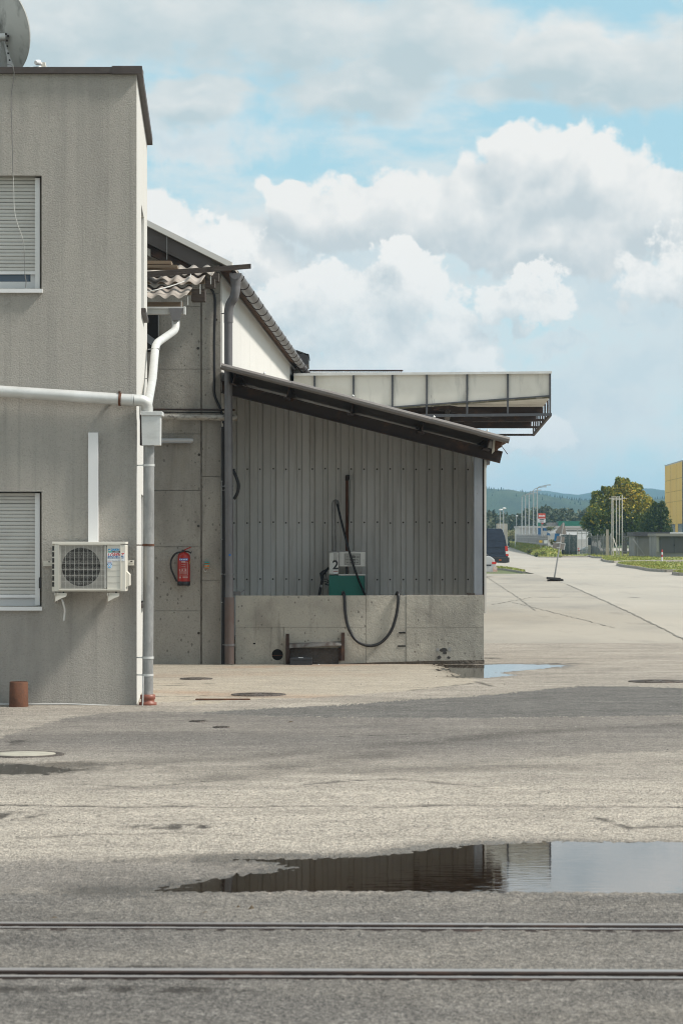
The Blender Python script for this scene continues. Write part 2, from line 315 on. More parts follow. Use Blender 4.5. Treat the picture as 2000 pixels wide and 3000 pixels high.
def inst(src, name, loc, parent, rot=None, scale=None):
    o = bpy.data.objects.new(name, src.data); COL.objects.link(o); o.parent = parent; o.location = Vector(loc) - POS[parent.name]
    POS[o.name] = Vector(loc)
    if rot: o.rotation_euler = rot
    if scale: o.scale = scale
    return o
def text(body, size, material, loc, name, parent, bold=0.0, shear=0.0, ext=.0008, sx=1.0, align='LEFT'):
    cu = bpy.data.curves.new(name, 'FONT'); cu.body = body; cu.size = size; cu.offset = bold; cu.shear = shear; cu.extrude = ext; cu.align_x = align
    cu.resolution_u = 3
    tmp = bpy.data.objects.new(name + '_tmp', cu); COL.objects.link(tmp)
    bpy.context.view_layer.update()
    me = bpy.data.meshes.new_from_object(tmp.evaluated_get(bpy.context.evaluated_depsgraph_get()))
    bpy.data.objects.remove(tmp); bpy.data.curves.remove(cu)
    me.materials.clear(); me.materials.append(material)
    o = bpy.data.objects.new(name, me); COL.objects.link(o); o.parent = parent; o.location = Vector(loc) - POS[parent.name]
    o.rotation_euler = (math.radians(90), 0, 0); o.scale = (sx, 1, 1); POS[o.name] = Vector(loc); return o
def bend(pts, n=5, k=.25):
    """polyline with rounded corners"""
    P = [Vector(p) for p in pts]; out = [P[0]]
    for i in range(1, len(P) - 1):
        a = P[i] + (P[i - 1] - P[i]) * k; b = P[i] + (P[i + 1] - P[i]) * k
        for j in range(n + 1):
            t = j / n; out.append(a * (1 - t) ** 2 + P[i] * 2 * t * (1 - t) + b * t * t)
    out.append(P[-1]); return out
def bendr(pts, r, n=6):
    """polyline with rounded corners of a given length r along each leg"""
    P = [Vector(p) for p in pts]; out = [P[0]]
    for i in range(1, len(P) - 1):
        u = P[i - 1] - P[i]; v = P[i + 1] - P[i]
        a = P[i] + u * min(.48, r / u.length); b = P[i] + v * min(.48, r / v.length)
        for j in range(n + 1):
            t = j / n; out.append(a * (1 - t) ** 2 + P[i] * 2 * t * (1 - t) + b * t * t)
    out.append(P[-1]); return out
# ------------------------------------------------------------------ the setting: ground, yard, puddles
def vnoise(x, y, seed):
    r = np.random.default_rng(seed).random((256, 256))
    xi = np.floor(x).astype(int); yi = np.floor(y).astype(int); fx = x - xi; fy = y - yi
    fx = fx * fx * (3 - 2 * fx); fy = fy * fy * (3 - 2 * fy)
    g = lambda a, b: r[a & 255, b & 255]
    return (g(xi, yi) * (1 - fx) + g(xi + 1, yi) * fx) * (1 - fy) + (g(xi, yi + 1) * (1 - fx) + g(xi + 1, yi + 1) * fx) * fy
def fbm(x, y, seed, o=4):
    s = 0; a = .5; n = 0
    for k in range(o): s = s + a * vnoise(x * 2 ** k, y * 2 ** k, seed + k); n += a; a *= .5
    return s / n
def inside(px, py, poly):
    r = np.zeros(px.shape, bool); n = len(poly)
    for i in range(n):
        x1, y1 = poly[i]; x2, y2 = poly[(i + 1) % n]
        if y1 == y2: continue
        c = ((y1 > py) != (y2 > py)) & (px < (x2 - x1) * (py - y1) / (y2 - y1) + x1)
        r ^= c
    return r
def sdist(X, Y, poly):       # signed distance, positive inside, metres
    d = np.full(X.shape, 1e9); n = len(poly)
    for i in range(n):
        a = np.array(poly[i]); b = np.array(poly[(i + 1) % n]); e = b - a
        t = np.clip(((X - a[0]) * e[0] + (Y - a[1]) * e[1]) / (e @ e + 1e-12), 0, 1)
        d = np.minimum(d, np.hypot(X - a[0] - t * e[0], Y - a[1] - t * e[1]))
    return np.where(inside(X, Y, poly), d, -d)
gp = lambda pts: [tuple(G(*p)[:2]) for p in pts]       # outline on the ground
BAND = gp([(560, 2092), (760, 2078), (1000, 2068), (1230, 2050), (1400, 2042), (1600, 2022), (1700, 2012), (1850, 2013), (2100, 2022), (2300, 2025), (2300, 2095), (2000, 2098), (1400, 2107), (1000, 2105), (700, 2098)])
PATCH = gp([(-300, 2230), (0, 2165), (90, 2135), (180, 2108), (300, 2092), (420, 2086), (560, 2088), (700, 2097), (1000, 2104), (1400, 2106), (2400, 2094), (2400, 2180), (1700, 2215), (1200, 2260), (700, 2270), (300, 2235), (0, 2230)])
COARSE = gp([(-900, 2330), (0, 2320), (500, 2300), (1200, 2290), (2600, 2290), (2900, 2480), (2000, 2475), (1500, 2475), (1200, 2515), (800, 2527), (240, 2522), (0, 2528), (-900, 2540)])
APRON = gp([(400, 1940), (800, 1938), (1290, 1936), (1308, 1948), (1325, 1962), (1365, 1984), (1405, 2000), (1385, 2004), (1200, 2026), (900, 2046), (690, 2052), (440, 2060), (300, 2060)])
PALE = gp([(545, 2070), (560, 2062), (600, 2052), (690, 2050), (640, 2062)])
FRONT = gp([(-900, 2622), (0, 2618), (500, 2622), (2000, 2625), (3000, 2625), (3600, 3300), (-1600, 3300)])
MIDW = gp([(-900, 2535), (200, 2525), (700, 2530), (860, 2538), (780, 2568), (500, 2610), (0, 2618), (-900, 2622)])
POOL = gp([(330, 2619), (480, 2606), (560, 2582), (690, 2564), (850, 2546), (790, 2530), (620, 2521), (900, 2517), (1100, 2508), (1230, 2494), (1370, 2477), (1620, 2465), (2000, 2467), (2500, 2475), (2700, 2560), (2400, 2618), (2000, 2623), (1500, 2619), (900, 2617), (560, 2619)])
POOL2 = gp([(1312, 1949), (1420, 1949), (1500, 1947), (1650, 1951), (1560, 1962), (1450, 1972), (1510, 1979), (1420, 1987), (1365, 1984), (1335, 1968)])
POOL3 = gp([(-300, 2236), (0, 2240), (90, 2243), (160, 2250), (230, 2258), (120, 2268), (0, 2270), (-300, 2272)])
WET1 = gp([(220, 2521), (420, 2514), (640, 2512), (900, 2514), (820, 2530), (640, 2531), (300, 2530)])
WET3 = gp([(60, 2240), (200, 2232), (330, 2236), (270, 2252), (150, 2264), (60, 2268)])
def yard_mat():
    m = bpy.data.materials.new('yard_surface'); m.use_nodes = True; t = NT(m.node_tree); bs = m.node_tree.nodes['Principled BSDF']
    pos = t.new('ShaderNodeNewGeometry').outputs['Position']
    z1 = t.new('ShaderNodeAttribute', attribute_name='zone_a'); z2 = t.new('ShaderNodeAttribute', attribute_name='zone_b')
    a = t.sep(z1.outputs['Color']); aA = z1.outputs['Alpha']; b = t.sep(z2.outputs['Color']); bA = z2.outputs['Alpha']
    n1 = t.noise(t.vm('MULTIPLY', pos, (.35, .8, 1)), 1.0, 6, .6); n2 = t.noise(pos, 3.5, 5, .6)
    c = t.mix(t.mr(n1, .35, .68), (.36, .331, .294), (.28, .258, .231))
    c = t.mix(a[1], c, (.39, .361, .322))                                             # coarse pale stones
    c = t.mix(a[0], c, t.mix(t.mr(n1, .35, .7), (.165, .155, .147), (.215, .20, .185)))   # worn patch
    c = t.mix(a[2], c, t.mix(t.mr(n2, .35, .7), (.36, .322, .266), (.30, .272, .228)))  # apron
    c = t.mix(aA, c, t.mix(t.mr(n2, .35, .7), (.118, .116, .113), (.155, .151, .145)))    # dark repair band
    c = t.mix(b[0], c, t.mix(t.mr(n1, .38, .66), (.135, .129, .124), (.205, .193, .177)))  # asphalt round the rails
    c = t.mix(b[2], c, (.035, .031, .028))                                          # cracks, dirt, oil
    c = t.mix(t.m('MULTIPLY', bA, .8), c, (.28, .15, .085))                              # rusty ochre wash
    # stones of the mix: every grain its own tone
    g1 = t.voro(pos, 85.0, 'F1', 'Color'); g1v = t.sep(g1); cell = t.voro(pos, 85.0)
    amt = t.m('ADD', .62, t.m('MULTIPLY', a[1], .35)); amt = t.m('SUBTRACT', t.m('ADD', amt, t.m('MULTIPLY', b[0], .3)), t.m('MULTIPLY', a[2], .22))
    c = t.mix(amt, c, t.mix(1.0, c, t.mix(t.mr(g1v[0], 0, 1), (.45, .45, .45), (1.62, 1.58, 1.52)), 'MULTIPLY'))
    g2 = t.sep(t.voro(pos, 52.0, 'F1', 'Color')); 
    c = t.mix(t.m('MULTIPLY', t.mr(g2[1], .90, .94), .28), c, (.45, .43, .40))
    c = t.mix(t.m('MULTIPLY', t.mr(g2[2], .91, .94), .45), c, (.05, .046, .042))
    c = t.mix(t.m('MULTIPLY', t.mr(t.noise(t.vm('MULTIPLY', pos, (.5, 1.6, 1)), 1.0, 7, .65), .56, .72), .35), c, (.10, .092, .085))
    mid = t.m('ADD', t.m('MULTIPLY', t.noise(pos, 9.0, 4, .65), .8), t.m('MULTIPLY', t.noise(t.vm('MULTIPLY', pos, (1.3, 2.4, 1)), 1.0, 5, .6), .9))
    c = t.mix(t.m('SUBTRACT', .8, t.m('MULTIPLY', a[2], .45)), c, t.mix(1.0, c, t.mix(t.mr(mid, .60, 1.10), (.70, .69, .68), (1.30, 1.29, 1.27)), 'MULTIPLY'))
    wet = b[1]
    c = t.mix(wet, c, t.mix(1.0, c, (.42, .40, .38), 'MULTIPLY'))
    t.put(bs.inputs['Base Color'], c)
    t.put(bs.inputs['Roughness'], t.mr(wet, 0, 1, .92, .32))
    bs.inputs['Specular IOR Level'].default_value = .3
    bp = t.new('ShaderNodeBump'); bp.inputs['Distance'].default_value = .012
    t.put(bp.inputs['Strength'], t.mr(a[2], 0, 1, .8, .3)); t.put(bp.inputs['Height'], t.m('ADD', cell, t.noise(pos, 160, 3, .6)))
    t.put(bs.inputs['Normal'], bp.outputs[0]); return m
M_yard = yard_mat()
def crackline(X, Y, pts, wd, seed):
    d = np.full(X.shape, 9.0); jx = (fbm(X * 3, Y * 3, seed) - .5) * .25
    for (x1, y1), (x2, y2) in zip(pts[:-1], pts[1:]):
        e = (x2 - x1, y2 - y1); t = np.clip(((X - x1) * e[0] + (Y + jx - y1) * e[1]) / (e[0] ** 2 + e[1] ** 2), 0, 1)
        d = np.minimum(d, np.hypot(X - x1 - t * e[0], Y + jx - y1 - t * e[1]))
    return np.clip(1.3 - d / wd, 0, 1)
def blob(X, Y, px, py, rx, ry):        # soft mark at a spot of the yard, radii in metres
    c = G(px, py); return np.clip(1 - np.hypot((X - c.x) / rx, (Y - c.y) / ry), 0, 1)
def build_yard():
    ys = [8.6]
    while ys[-1] < 47: ys.append(ys[-1] * 1.0042)
    ys = np.array(ys); xs = np.arange(-7, 7.001, .0125); X, Y = np.meshgrid(xs, ys)
    jit = lambda s, a: ((fbm(X * 9, Y * 9, s) - .5) * a + (RNG.random(X.shape) - .5) * a * .5, (fbm(X * 9, Y * 9, s + 50) - .5) * a + (RNG.random(X.shape) - .5) * a * .8)
    def mask(poly, a, soft=0.0, s=3):
        jx, jy = jit(s, a); m = inside(X + jx, Y + jy, poly).astype(float)
        if soft:
            sd = sdist(X + jx, Y + jy, poly); m = np.clip(.5 + sd / soft, 0, 1)
        return m
    band = mask(BAND, .22, 0, 3); fade = np.clip((Y - 20.8) / 3.2, 0, 1); patch = mask(PATCH, .16, 0, 9) * (1 - band) * fade * fade * (3 - 2 * fade); coarse = mask(COARSE, .3, 1.6, 13); apron = mask(APRON, .08, .06, 21)
    front = mask(FRONT, .12, .25, 31); midw = mask(MIDW, .25, .3, 33); patch = np.maximum(patch, midw * .8)
    patch = patch * np.clip(.75 + .9 * (fbm(X * .35, Y * .5, 91) - .3), .5, 1)
    d1 = sdist(X, Y, POOL); d2 = sdist(X, Y, POOL2); d3 = sdist(X, Y, POOL3); d4 = sdist(X, Y, WET3); d5 = sdist(X, Y, WET1)
    grain = fbm(X * 28, Y * 20, 61, 3); lowf = fbm(X * 1.5, Y * 1.1, 71, 3)
    shore = np.exp(-(d1 / .35) ** 2); Z = grain * (.008 + .008 * shore) * (1 - .55 * apron) + .002
    for dd, dep, wid in ((d1, .03, .55), (d2, .03, .5), (d3, .03, .8)):
        s = np.clip((dd + .10) / wid, 0, 1); Z -= dep * s * s * (3 - 2 * s) + np.clip((dd + .35) / .5, 0, 1) * .006 * (lowf - .1)
    wet = np.maximum.reduce([np.clip(1 + (d1 + (lowf - .5) * .7) / .42, 0, 1), np.clip(1 + (d2 + (lowf - .5) * .6) / .35, 0, 1), np.clip(1 + (d3) / .25, 0, 1), np.clip(.7 + (d5 + (lowf - .5) * .5) / .2, 0, 1) * .9, np.clip(.6 + (d4 + (lowf - .5) * .8) / .4, 0, 1)])
    wet = np.clip(wet - (Z > .0055) * .35 * (wet < .98), 0, 1)
    dark = np.zeros_like(X)
    def ck(pts, wd, k, s):
        nonlocal dark; q = crackline(X, Y, gp(pts), wd, s) * k * np.clip(fbm(X * 4, Y * 4, s + 5) * 2.2 - .35, 0, 1); dark = np.maximum(dark, q); return q
    c1 = ck([(-600, 2360), (200, 2364), (600, 2369), (1000, 2366), (1500, 2365), (2000, 2368), (2600, 2372)], .05, .95, 101)
    Z -= c1 * .006
    for args in (((-100, 2400), (30, 2396), .5, .07), ((280, 2380), (330, 2392), .22, .1)):
        pass
    for (px, py, rx, ry, k) in ((10, 2395, .35, .35, .9), (320, 2392, .16, .22, .8), (530, 2426, .42, .22, 1.1), (420, 2430, .3, .1, .7), (300, 2842, .55, .10, 1.0), (330, 2905, .9, .10, 1.3), (120, 2905, .4, .08, 1.0), (40, 2178, .3, .5, .6), (350, 2253, 1.0, .5, .25),
                            (720, 2040, .5, .6, .35), (1640, 1945, .5, .6, .5), (1425, 1930, .25, .3, .9), (760, 2270, .4, .3, .4)):
        q = blob(X, Y, px, py, rx, ry); dark = np.maximum(dark, np.clip(np.clip(q * 1.8 * k, 0, 1) * np.clip(fbm(X * 11, Y * 5, int(px) + 7, 4) * 5 - 2.1, 0, 1), 0, .85))
    # tyre sweeps across the patch
    for k, (pts, wd, st) in enumerate([([(600, 2290), (1000, 2230), (1250, 2185), (1500, 2150), (2000, 2125)], .32, .5), ([(300, 2245), (700, 2225), (1050, 2195), (1400, 2165)], .28, .4), ([(200, 2160), (600, 2150), (1200, 2150), (2000, 2130)], .5, .16), ([(600, 2260), (1100, 2262), (1700, 2245), (2200, 2230)], .35, .34)]):
        dark = np.maximum(dark, crackline(X, Y, gp(pts), wd, 131 + k) * st * np.clip(fbm(X * 2, Y * 2, 141 + k) * 1.8 - .2, 0, 1))
    for pts in ([(900, 2300), (1150, 2285), (1420, 2310)], [(200, 2300), (420, 2310), (640, 2290)], [(1750, 2400), (1850, 2430), (2000, 2425)], [(60, 2460), (300, 2445), (700, 2450)], [(1000, 2160), (1300, 2150)], [(450, 2003), (620, 2004)], [(460, 2010), (560, 2011)], [(540, 2053), (800, 2052)], [(450, 2042), (600, 2040)], [(1390, 1998), (1440, 2012)], [(1200, 2024), (1390, 2003)]):
        ck(pts, .045, .8, 200 + int(pts[0][0]))
    ochre = np.clip(crackline(X, Y, gp([(450, 2028), (700, 2036), (860, 2040)]), .5, 301) * .6 + crackline(X, Y, gp([(690, 1956), (1000, 1950), (1300, 1942)]), .35, 303) * .55 + crackline(X, Y, gp([(440, 1980), (700, 1975), (1000, 1975)]), .8, 305) * .25, 0, 1) * np.clip(fbm(X * 3, Y * 2, 311) * 2 - .35, 0, 1)
    pale = mask(PALE, .05, .05, 41)
    n, mcols = X.shape[0] * X.shape[1], len(xs)
    edge = np.minimum(np.minimum(X + 7, 7 - X) / .5, np.minimum(Y - 8.6, 47 - Y) / .5); Z *= np.clip(edge, 0, 1)
    me = bpy.data.meshes.new('yard_pavement')
    me.vertices.add(n); me.vertices.foreach_set('co', np.stack([X, Y, Z], -1).reshape(-1).astype(np.float32))
    r, c = np.meshgrid(np.arange(len(ys) - 1), np.arange(mcols - 1), indexing='ij'); i0 = (r * mcols + c).reshape(-1)
    q = np.stack([i0, i0 + 1, i0 + 1 + mcols, i0 + mcols], -1)
    me.loops.add(q.size); me.loops.foreach_set('vertex_index', q.reshape(-1).astype(np.int32))
    me.polygons.add(len(q)); me.polygons.foreach_set('loop_start', np.arange(0, q.size, 4, dtype=np.int32)); me.polygons.foreach_set('loop_total', np.full(len(q), 4, np.int32))
    me.update(); me.validate()
    me.polygons.foreach_set('use_smooth', np.ones(len(q), bool))
    za = me.color_attributes.new('zone_a', 'FLOAT_COLOR', 'POINT'); zb = me.color_attributes.new('zone_b', 'FLOAT_COLOR', 'POINT')
    coarse = coarse * (1 - front); apron2 = np.maximum(apron, pale)
    za.data.foreach_set('color', np.stack([patch, np.maximum(coarse, pale), apron2, band * (1 - front)], -1).reshape(-1).astype(np.float32))
    zb.data.foreach_set('color', np.stack([front, wet, dark, ochre], -1).reshape(-1).astype(np.float32))
    me.materials.append(M_yard); o = bpy.data.objects.new('yard_pavement', me); COL.objects.link(o); struct(o); POS[o.name] = Vector((0, 0, 0)); return o
yard = build_yard()
# the rest of the yard and road, beyond the near field
def flat(name, outline, z, material, parent=None, **kw):
    mb = MB(); mb.add([(p[0], p[1], z) for p in outline], [tuple(range(len(outline)))]); o = mb.build(name, material, parent, **kw); return o
M_road = mat('road_surface', (.385, .355, .305), .9, layers=[((.30, .285, .255), (.12, .05, 1), .42, .66, .7), ((.22, .205, .18), (.9, .12, 1), .56, .72, .45), ((.44, .415, .36), (.35, .09, 1), .5, .7, .5), ((.2, .19, .17), (70, 70, 70), .5, .7, .3), ((.12, .11, .10), (3.5, .5, 1), .70, .78, .5)], bump=[(60, .006, 'noise')])
M_road2 = mat('old_asphalt', (.35, .32, .272), .92, layers=[((.23, .218, .195), (.3, .12, 1), .42, .66, .7), ((.17, .158, .14), (1.6, .3, 1), .58, .74, .5), ((.40, .38, .34), (70, 70, 70), .55, .7, .4), ((.09, .083, .076), (30, 30, 30), .72, .8, .5), ((.3, .2, .14), (1.1, .3, 1), .66, .78, .3)], bump=[(70, .01, 'noise')])
for k, (x0, x1, y0, y1) in enumerate(((-60, -7, 4, 47), (7, 60, 4, 47), (-7, 7, 4, 8.6))):
    struct(flat('yard_surround', [(x0, y0), (x1, y0), (x1, y1), (x0, y1)], 0.0, M_road2))
struct(flat('yard_back', [(-60, 47), (60, 47), (60, 140), (-60, 140)], 0.0, M_road2))
# the pale concrete road lies over the old asphalt, right of a long diagonal joint
e = [G(*p) for p in ((2600, 2030), (2000, 1872), (1880, 1812), (1780, 1765), (1660, 1712), (1560, 1680), (1424, 1655))]
road = struct(flat('road', [(60, e[0].y), *[(p.x, p.y) for p in e], (5, 700), (30, 700), (60, 400)], .004, M_road))
struct(flat('ground', [(-9000, -200), (9000, -200), (9000, 14000), (-9000, 14000)], -.05, mat('meadow', (.09, .12, .045), .95, layers=[((.17, .15, .07), (.02, .006, 1), .45, .65, .8), ((.06, .085, .03), (.15, .05, 1), .45, .7, .6)])))
M_seam = mat('joint_tar', (.20, .187, .163), .9, layers=[((.2, .19, .17), (3, 1, 1), .5, .62, .9)])
def seam(pts, w, z=.008):
    P = [G(*p) for p in pts]; mb = MB()
    for a, b in zip(P[:-1], P[1:]):
        n = max(2, int((b - a).length / .4)); L = [a.lerp(b, i / n) + Vector((random.uniform(-.03, .03), random.uniform(-.1, .1), 0)) for i in range(n + 1)]
        for p, q in zip(L[:-1], L[1:]):
            ww = w * random.uniform(.3, 1.2); mb.add([p + Vector((-ww, -ww, z)), q + Vector((-ww, -ww, z)), q + Vector((ww, ww, z)), p + Vector((ww, ww, z))], [(0, 1, 2, 3)])
    return mb.build('joint', M_seam, road)
seam([(1660, 1712), (1780, 1765), (1880, 1812), (2000, 1872), (2200, 1960)], .03)
seam([(1424, 1690), (1500, 1740), (1570, 1790)], .018); seam([(1440, 1772), (1560, 1750), (1680, 1745)], .03); seam([(1500, 1765), (1640, 1800), (1800, 1840)], .015)
seam([(1462, 1695), (1510, 1696)], .07); seam([(1575, 1750), (1645, 1752)], .06); seam([(1720, 1733), (1745, 1732)], .07); seam([(1840, 1750), (1870, 1752)], .1); seam([(1715, 1655), (1740, 1655)], .3); seam([(1840, 1893), (1890, 1890), (1950, 1895)], .03)
# water
def water_mat(name, col):
    """shallow murky water: Fresnel mirror over a tinted view of the bottom"""
    m = bpy.data.materials.new(name); m.use_nodes = True; t = NT(m.node_tree); t.n.clear()
    pos = t.new('ShaderNodeNewGeometry').outputs['Position']
    bp = t.new('ShaderNodeBump'); bp.inputs['Strength'].default_value = 1.0; bp.inputs['Distance'].default_value = .0004
    t.put(bp.inputs['Height'], t.noise(t.vm('MULTIPLY', pos, (5, 16, 1)), 1.0, 2, .5))
    gl = t.new('ShaderNodeBsdfGlossy'); gl.inputs['Roughness'].default_value = .015; gl.inputs['Color'].default_value = (1, 1, 1, 1); t.put(gl.inputs['Normal'], bp.outputs[0])
    tr = t.new('ShaderNodeBsdfTransparent'); tr.inputs['Color'].default_value = (*col, 1)
    fr = t.new('ShaderNodeFresnel'); fr.inputs['IOR'].default_value = 1.42; t.put(fr.inputs['Normal'], bp.outputs[0])
    mx = t.new('ShaderNodeMixShader'); t.put(mx.inputs[0], fr.outputs[0]); t.l.new(tr.outputs[0], mx.inputs[1]); t.l.new(gl.outputs[0], mx.inputs[2])
    out = t.new('ShaderNodeOutputMaterial'); t.l.new(mx.outputs[0], out.inputs[0]); return m
M_water = water_mat('puddle_water', (.50, .43, .36))
def puddle(poly, label):
    a = np.array(poly); lo = a.min(0) - .3; hi = a.max(0) + .3
    o = flat('puddle', [(max(lo[0], -6.9), lo[1]), (min(hi[0], 6.9), lo[1]), (min(hi[0], 6.9), hi[1]), (max(lo[0], -6.9), hi[1])], .0028, M_water); struct(o); return o
puddle(POOL, ''); puddle(POOL2, ''); puddle(POOL3, '')
# rails
def rail(yl, yr, label, flip):
    A = G(-1500, yl); B = G(3500, yr); t = thing('tram_rail', label, 'rail', ((A.x + B.x) / 2, (A.y + B.y) / 2, 0), 'rails set in the asphalt')
    steel = mat('rail_steel', (.30, .285, .28), .45, .45, layers=[((.09, .07, .06), (.6, 30, 30), .5, .7, .6), ((.26, .25, .25), (2, 40, 40), .55, .75, .5)])
    dirt = mat('rail_side', (.03, .02, .017), .8, .2, layers=[((.10, .055, .04), (4, 4, 30), .5, .7, .6)])
    u = (B - A).normalized(); n = Vector((-u.y, u.x, 0))
    def strip(off, w, h, name):
        pr = [(-w / 2, -.06), (-w / 2, h - .006), (-w / 2 + .006, h), (w / 2 - .006, h), (w / 2, h - .006), (w / 2, -.06)]
        mb = MB(); mb.prism([A + n * (off + a) + Vector((0, 0, b)) for a, b in pr], B - A); o = mb.build(name, dirt, t)
        pr = [(-w * .42, h), (-w * .36, h + .0015), (w * .36, h + .0015), (w * .42, h)]
        mb = MB(); mb.prism([A + n * (off + a) + Vector((0, 0, b)) for a, b in pr], B - A); mb.build('running_surface', steel, o)
    k_ = 1.0 if flip else 1.25; strip(0.0, .060 * k_, .018 * k_, 'rail_head'); strip(-.092 * k_, .036 * k_, .0105 * k_, 'check_rail')
    g = MB(); g.add([A + n * .05 + Vector((0, 0, .0055)), B + n * .05 + Vector((0, 0, .0055)), B - n * .155 + Vector((0, 0, .0055)), A - n * .155 + Vector((0, 0, .0055))], [(0, 1, 2, 3)]); g.build('flange_groove', dirt, t)
    return t
rail(2712, 2726, 'far grooved steel rail flush in the grey asphalt nearest the large puddle', True)
rail(2853, 2866, 'near grooved steel rail crossing the bottom of the picture in dark asphalt', False)
# ------------------------------------------------------------------ office building (left)
D0 = 29.5
ob = thing('office_building', 'grey rendered two-storey building with brown flat roof edge at the left', 'building', W(150, 2068, D0))
XL = -8.0; XR = W(400, 0, D0).x; ZT = W(0, 207, D0).z; XB = W(431, 0, 34.7).x; DB = 34.7
def zc(py, d=D0): return CH - (py - HY) / F * d
def xc(px, d=D0): return (px - 1000) / F * d
OP = [(xc(-190), xc(122), zc(845), zc(513)), (xc(-190), xc(121), zc(1776), zc(1440))]
def front_skin():       # one continuous face with two openings and reveals, no seams
    xs = [XL, OP[0][0], OP[0][1], XR]; zs = [-.2, OP[1][2], OP[1][3], OP[0][2], OP[0][3], ZT]
    mb = MB(); 
    V = {}
    for i, x in enumerate(xs):
        for j, z in enumerate(zs): V[i, j] = len(mb.v); mb.v.append((x, D0, z))
    for i in range(3):
        for j in range(5):
            if i == 1 and j in (1, 3): continue
            mb.f.append((V[i, j], V[i + 1, j], V[i + 1, j + 1], V[i, j + 1])); mb.sm.append(False)
    for j in (1, 3):
        x0, x1, z0, z1 = xs[1], xs[2], zs[j], zs[j + 1]; R = .16
        mb.add([(x0, D0, z0), (x1, D0, z0), (x1, D0, z1), (x0, D0, z1), (x0, D0 + R, z0), (x1, D0 + R, z0), (x1, D0 + R, z1), (x0, D0 + R, z1)],
               [(0, 1, 5, 4), (1, 2, 6, 5), (2, 3, 7, 6), (3, 0, 4, 7)])
    return mb
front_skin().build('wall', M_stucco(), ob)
sw = MB()       # side wall with two slit openings: strips along its length
def sx(t): return XR + (XB - XR) * t
def sd(t): return D0 + (DB - D0) * t
tw0, tw1 = .40, .66; zw = [(-.2, zc(1768, 31.6)), (zc(1448, 31.6), zc(930, 32.9)), (zc(597, 31.6), ZT)]
def squad(t0, t1, z0, z1, mb, off=0.0): mb.add([(sx(t0) + off, sd(t0), z0), (sx(t1) + off, sd(t1), z0), (sx(t1) + off, sd(t1), z1), (sx(t0) + off, sd(t0), z1)], [(0, 1, 2, 3)])
squad(0, tw0, -.2, ZT, sw); squad(tw1, 1, -.2, ZT, sw)
for z0, z1 in zw: squad(tw0, tw1, z0, z1, sw)
gaps = [(zw[0][1], zw[1][0]), (zw[1][1], zw[2][0])]
for z0, z1 in gaps:
    for t in (tw0, tw1): sw.add([(sx(t), sd(t), z0), (sx(t) - .14, sd(t), z0), (sx(t) - .14, sd(t), z1), (sx(t), sd(t), z1)], [(0, 1, 2, 3)])
    for z in (z0, z1): sw.add([(sx(tw0), sd(tw0), z), (sx(tw1), sd(tw1), z), (sx(tw1) - .14, sd(tw1), z), (sx(tw0) - .14, sd(tw0), z)], [(0, 1, 2, 3)])
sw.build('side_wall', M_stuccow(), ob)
rw = MB(); rw.add([(XL, DB, -.2), (XB, DB, -.2), (XB, DB, ZT), (XL, DB, ZT)], [(0, 1, 2, 3)]); rw.add([(XL, D0, -.2), (XL, DB, -.2), (XL, DB, ZT), (XL, D0, ZT)], [(0, 1, 2, 3)])
rw.build('rear_wall', M_stucco(), ob)
rf = MB(); rf.add([(XL, D0, ZT - .02), (XR, D0, ZT - .02), (XB, DB, ZT - .02), (XL, DB, ZT - .02)], [(0, 1, 2, 3)]); rf.build('roof', M_roofd(), ob)
M_glassd = mat('window_glass', (.03, .07, .12), .06, spec=.8)
for z0, z1 in gaps:
    g = MB(); squad(tw0, tw1, z0, z1, g, -.13); w = g.build('side_window', M_glassd, ob)
    s = MB(); s.hexa([(sx(t) + o, sd(t), z) for z in (z0 - .05, z0) for o in (-.1, .05) for t in (tw0 - .01, tw1 + .02)]); s.build('sill', M_brown(), w)
    
    for ta, tb in ((tw0, tw0 + .04), (tw1 - .04, tw1)): fr = MB(); squad(ta, tb, z0, z1, fr, -.11); fr.build('frame_stile', M_pvc(), w)
# coping: folded brown sheet round the top edge
cp = MB(); cp.box(XL, XR + .055, D0 - .05, D0 + .25, ZT - .03, ZT + .035); cp.build('coping', M_brown(), ob)
cp = MB(); cp.hexa([(sx(t) + o, sd(t) + dd, z) for z in (ZT - .035, ZT + .045) for o in (-.25, .06) for t, dd in ((0, -.055), (1, .1))]); cp.build('coping', M_brown(), ob)
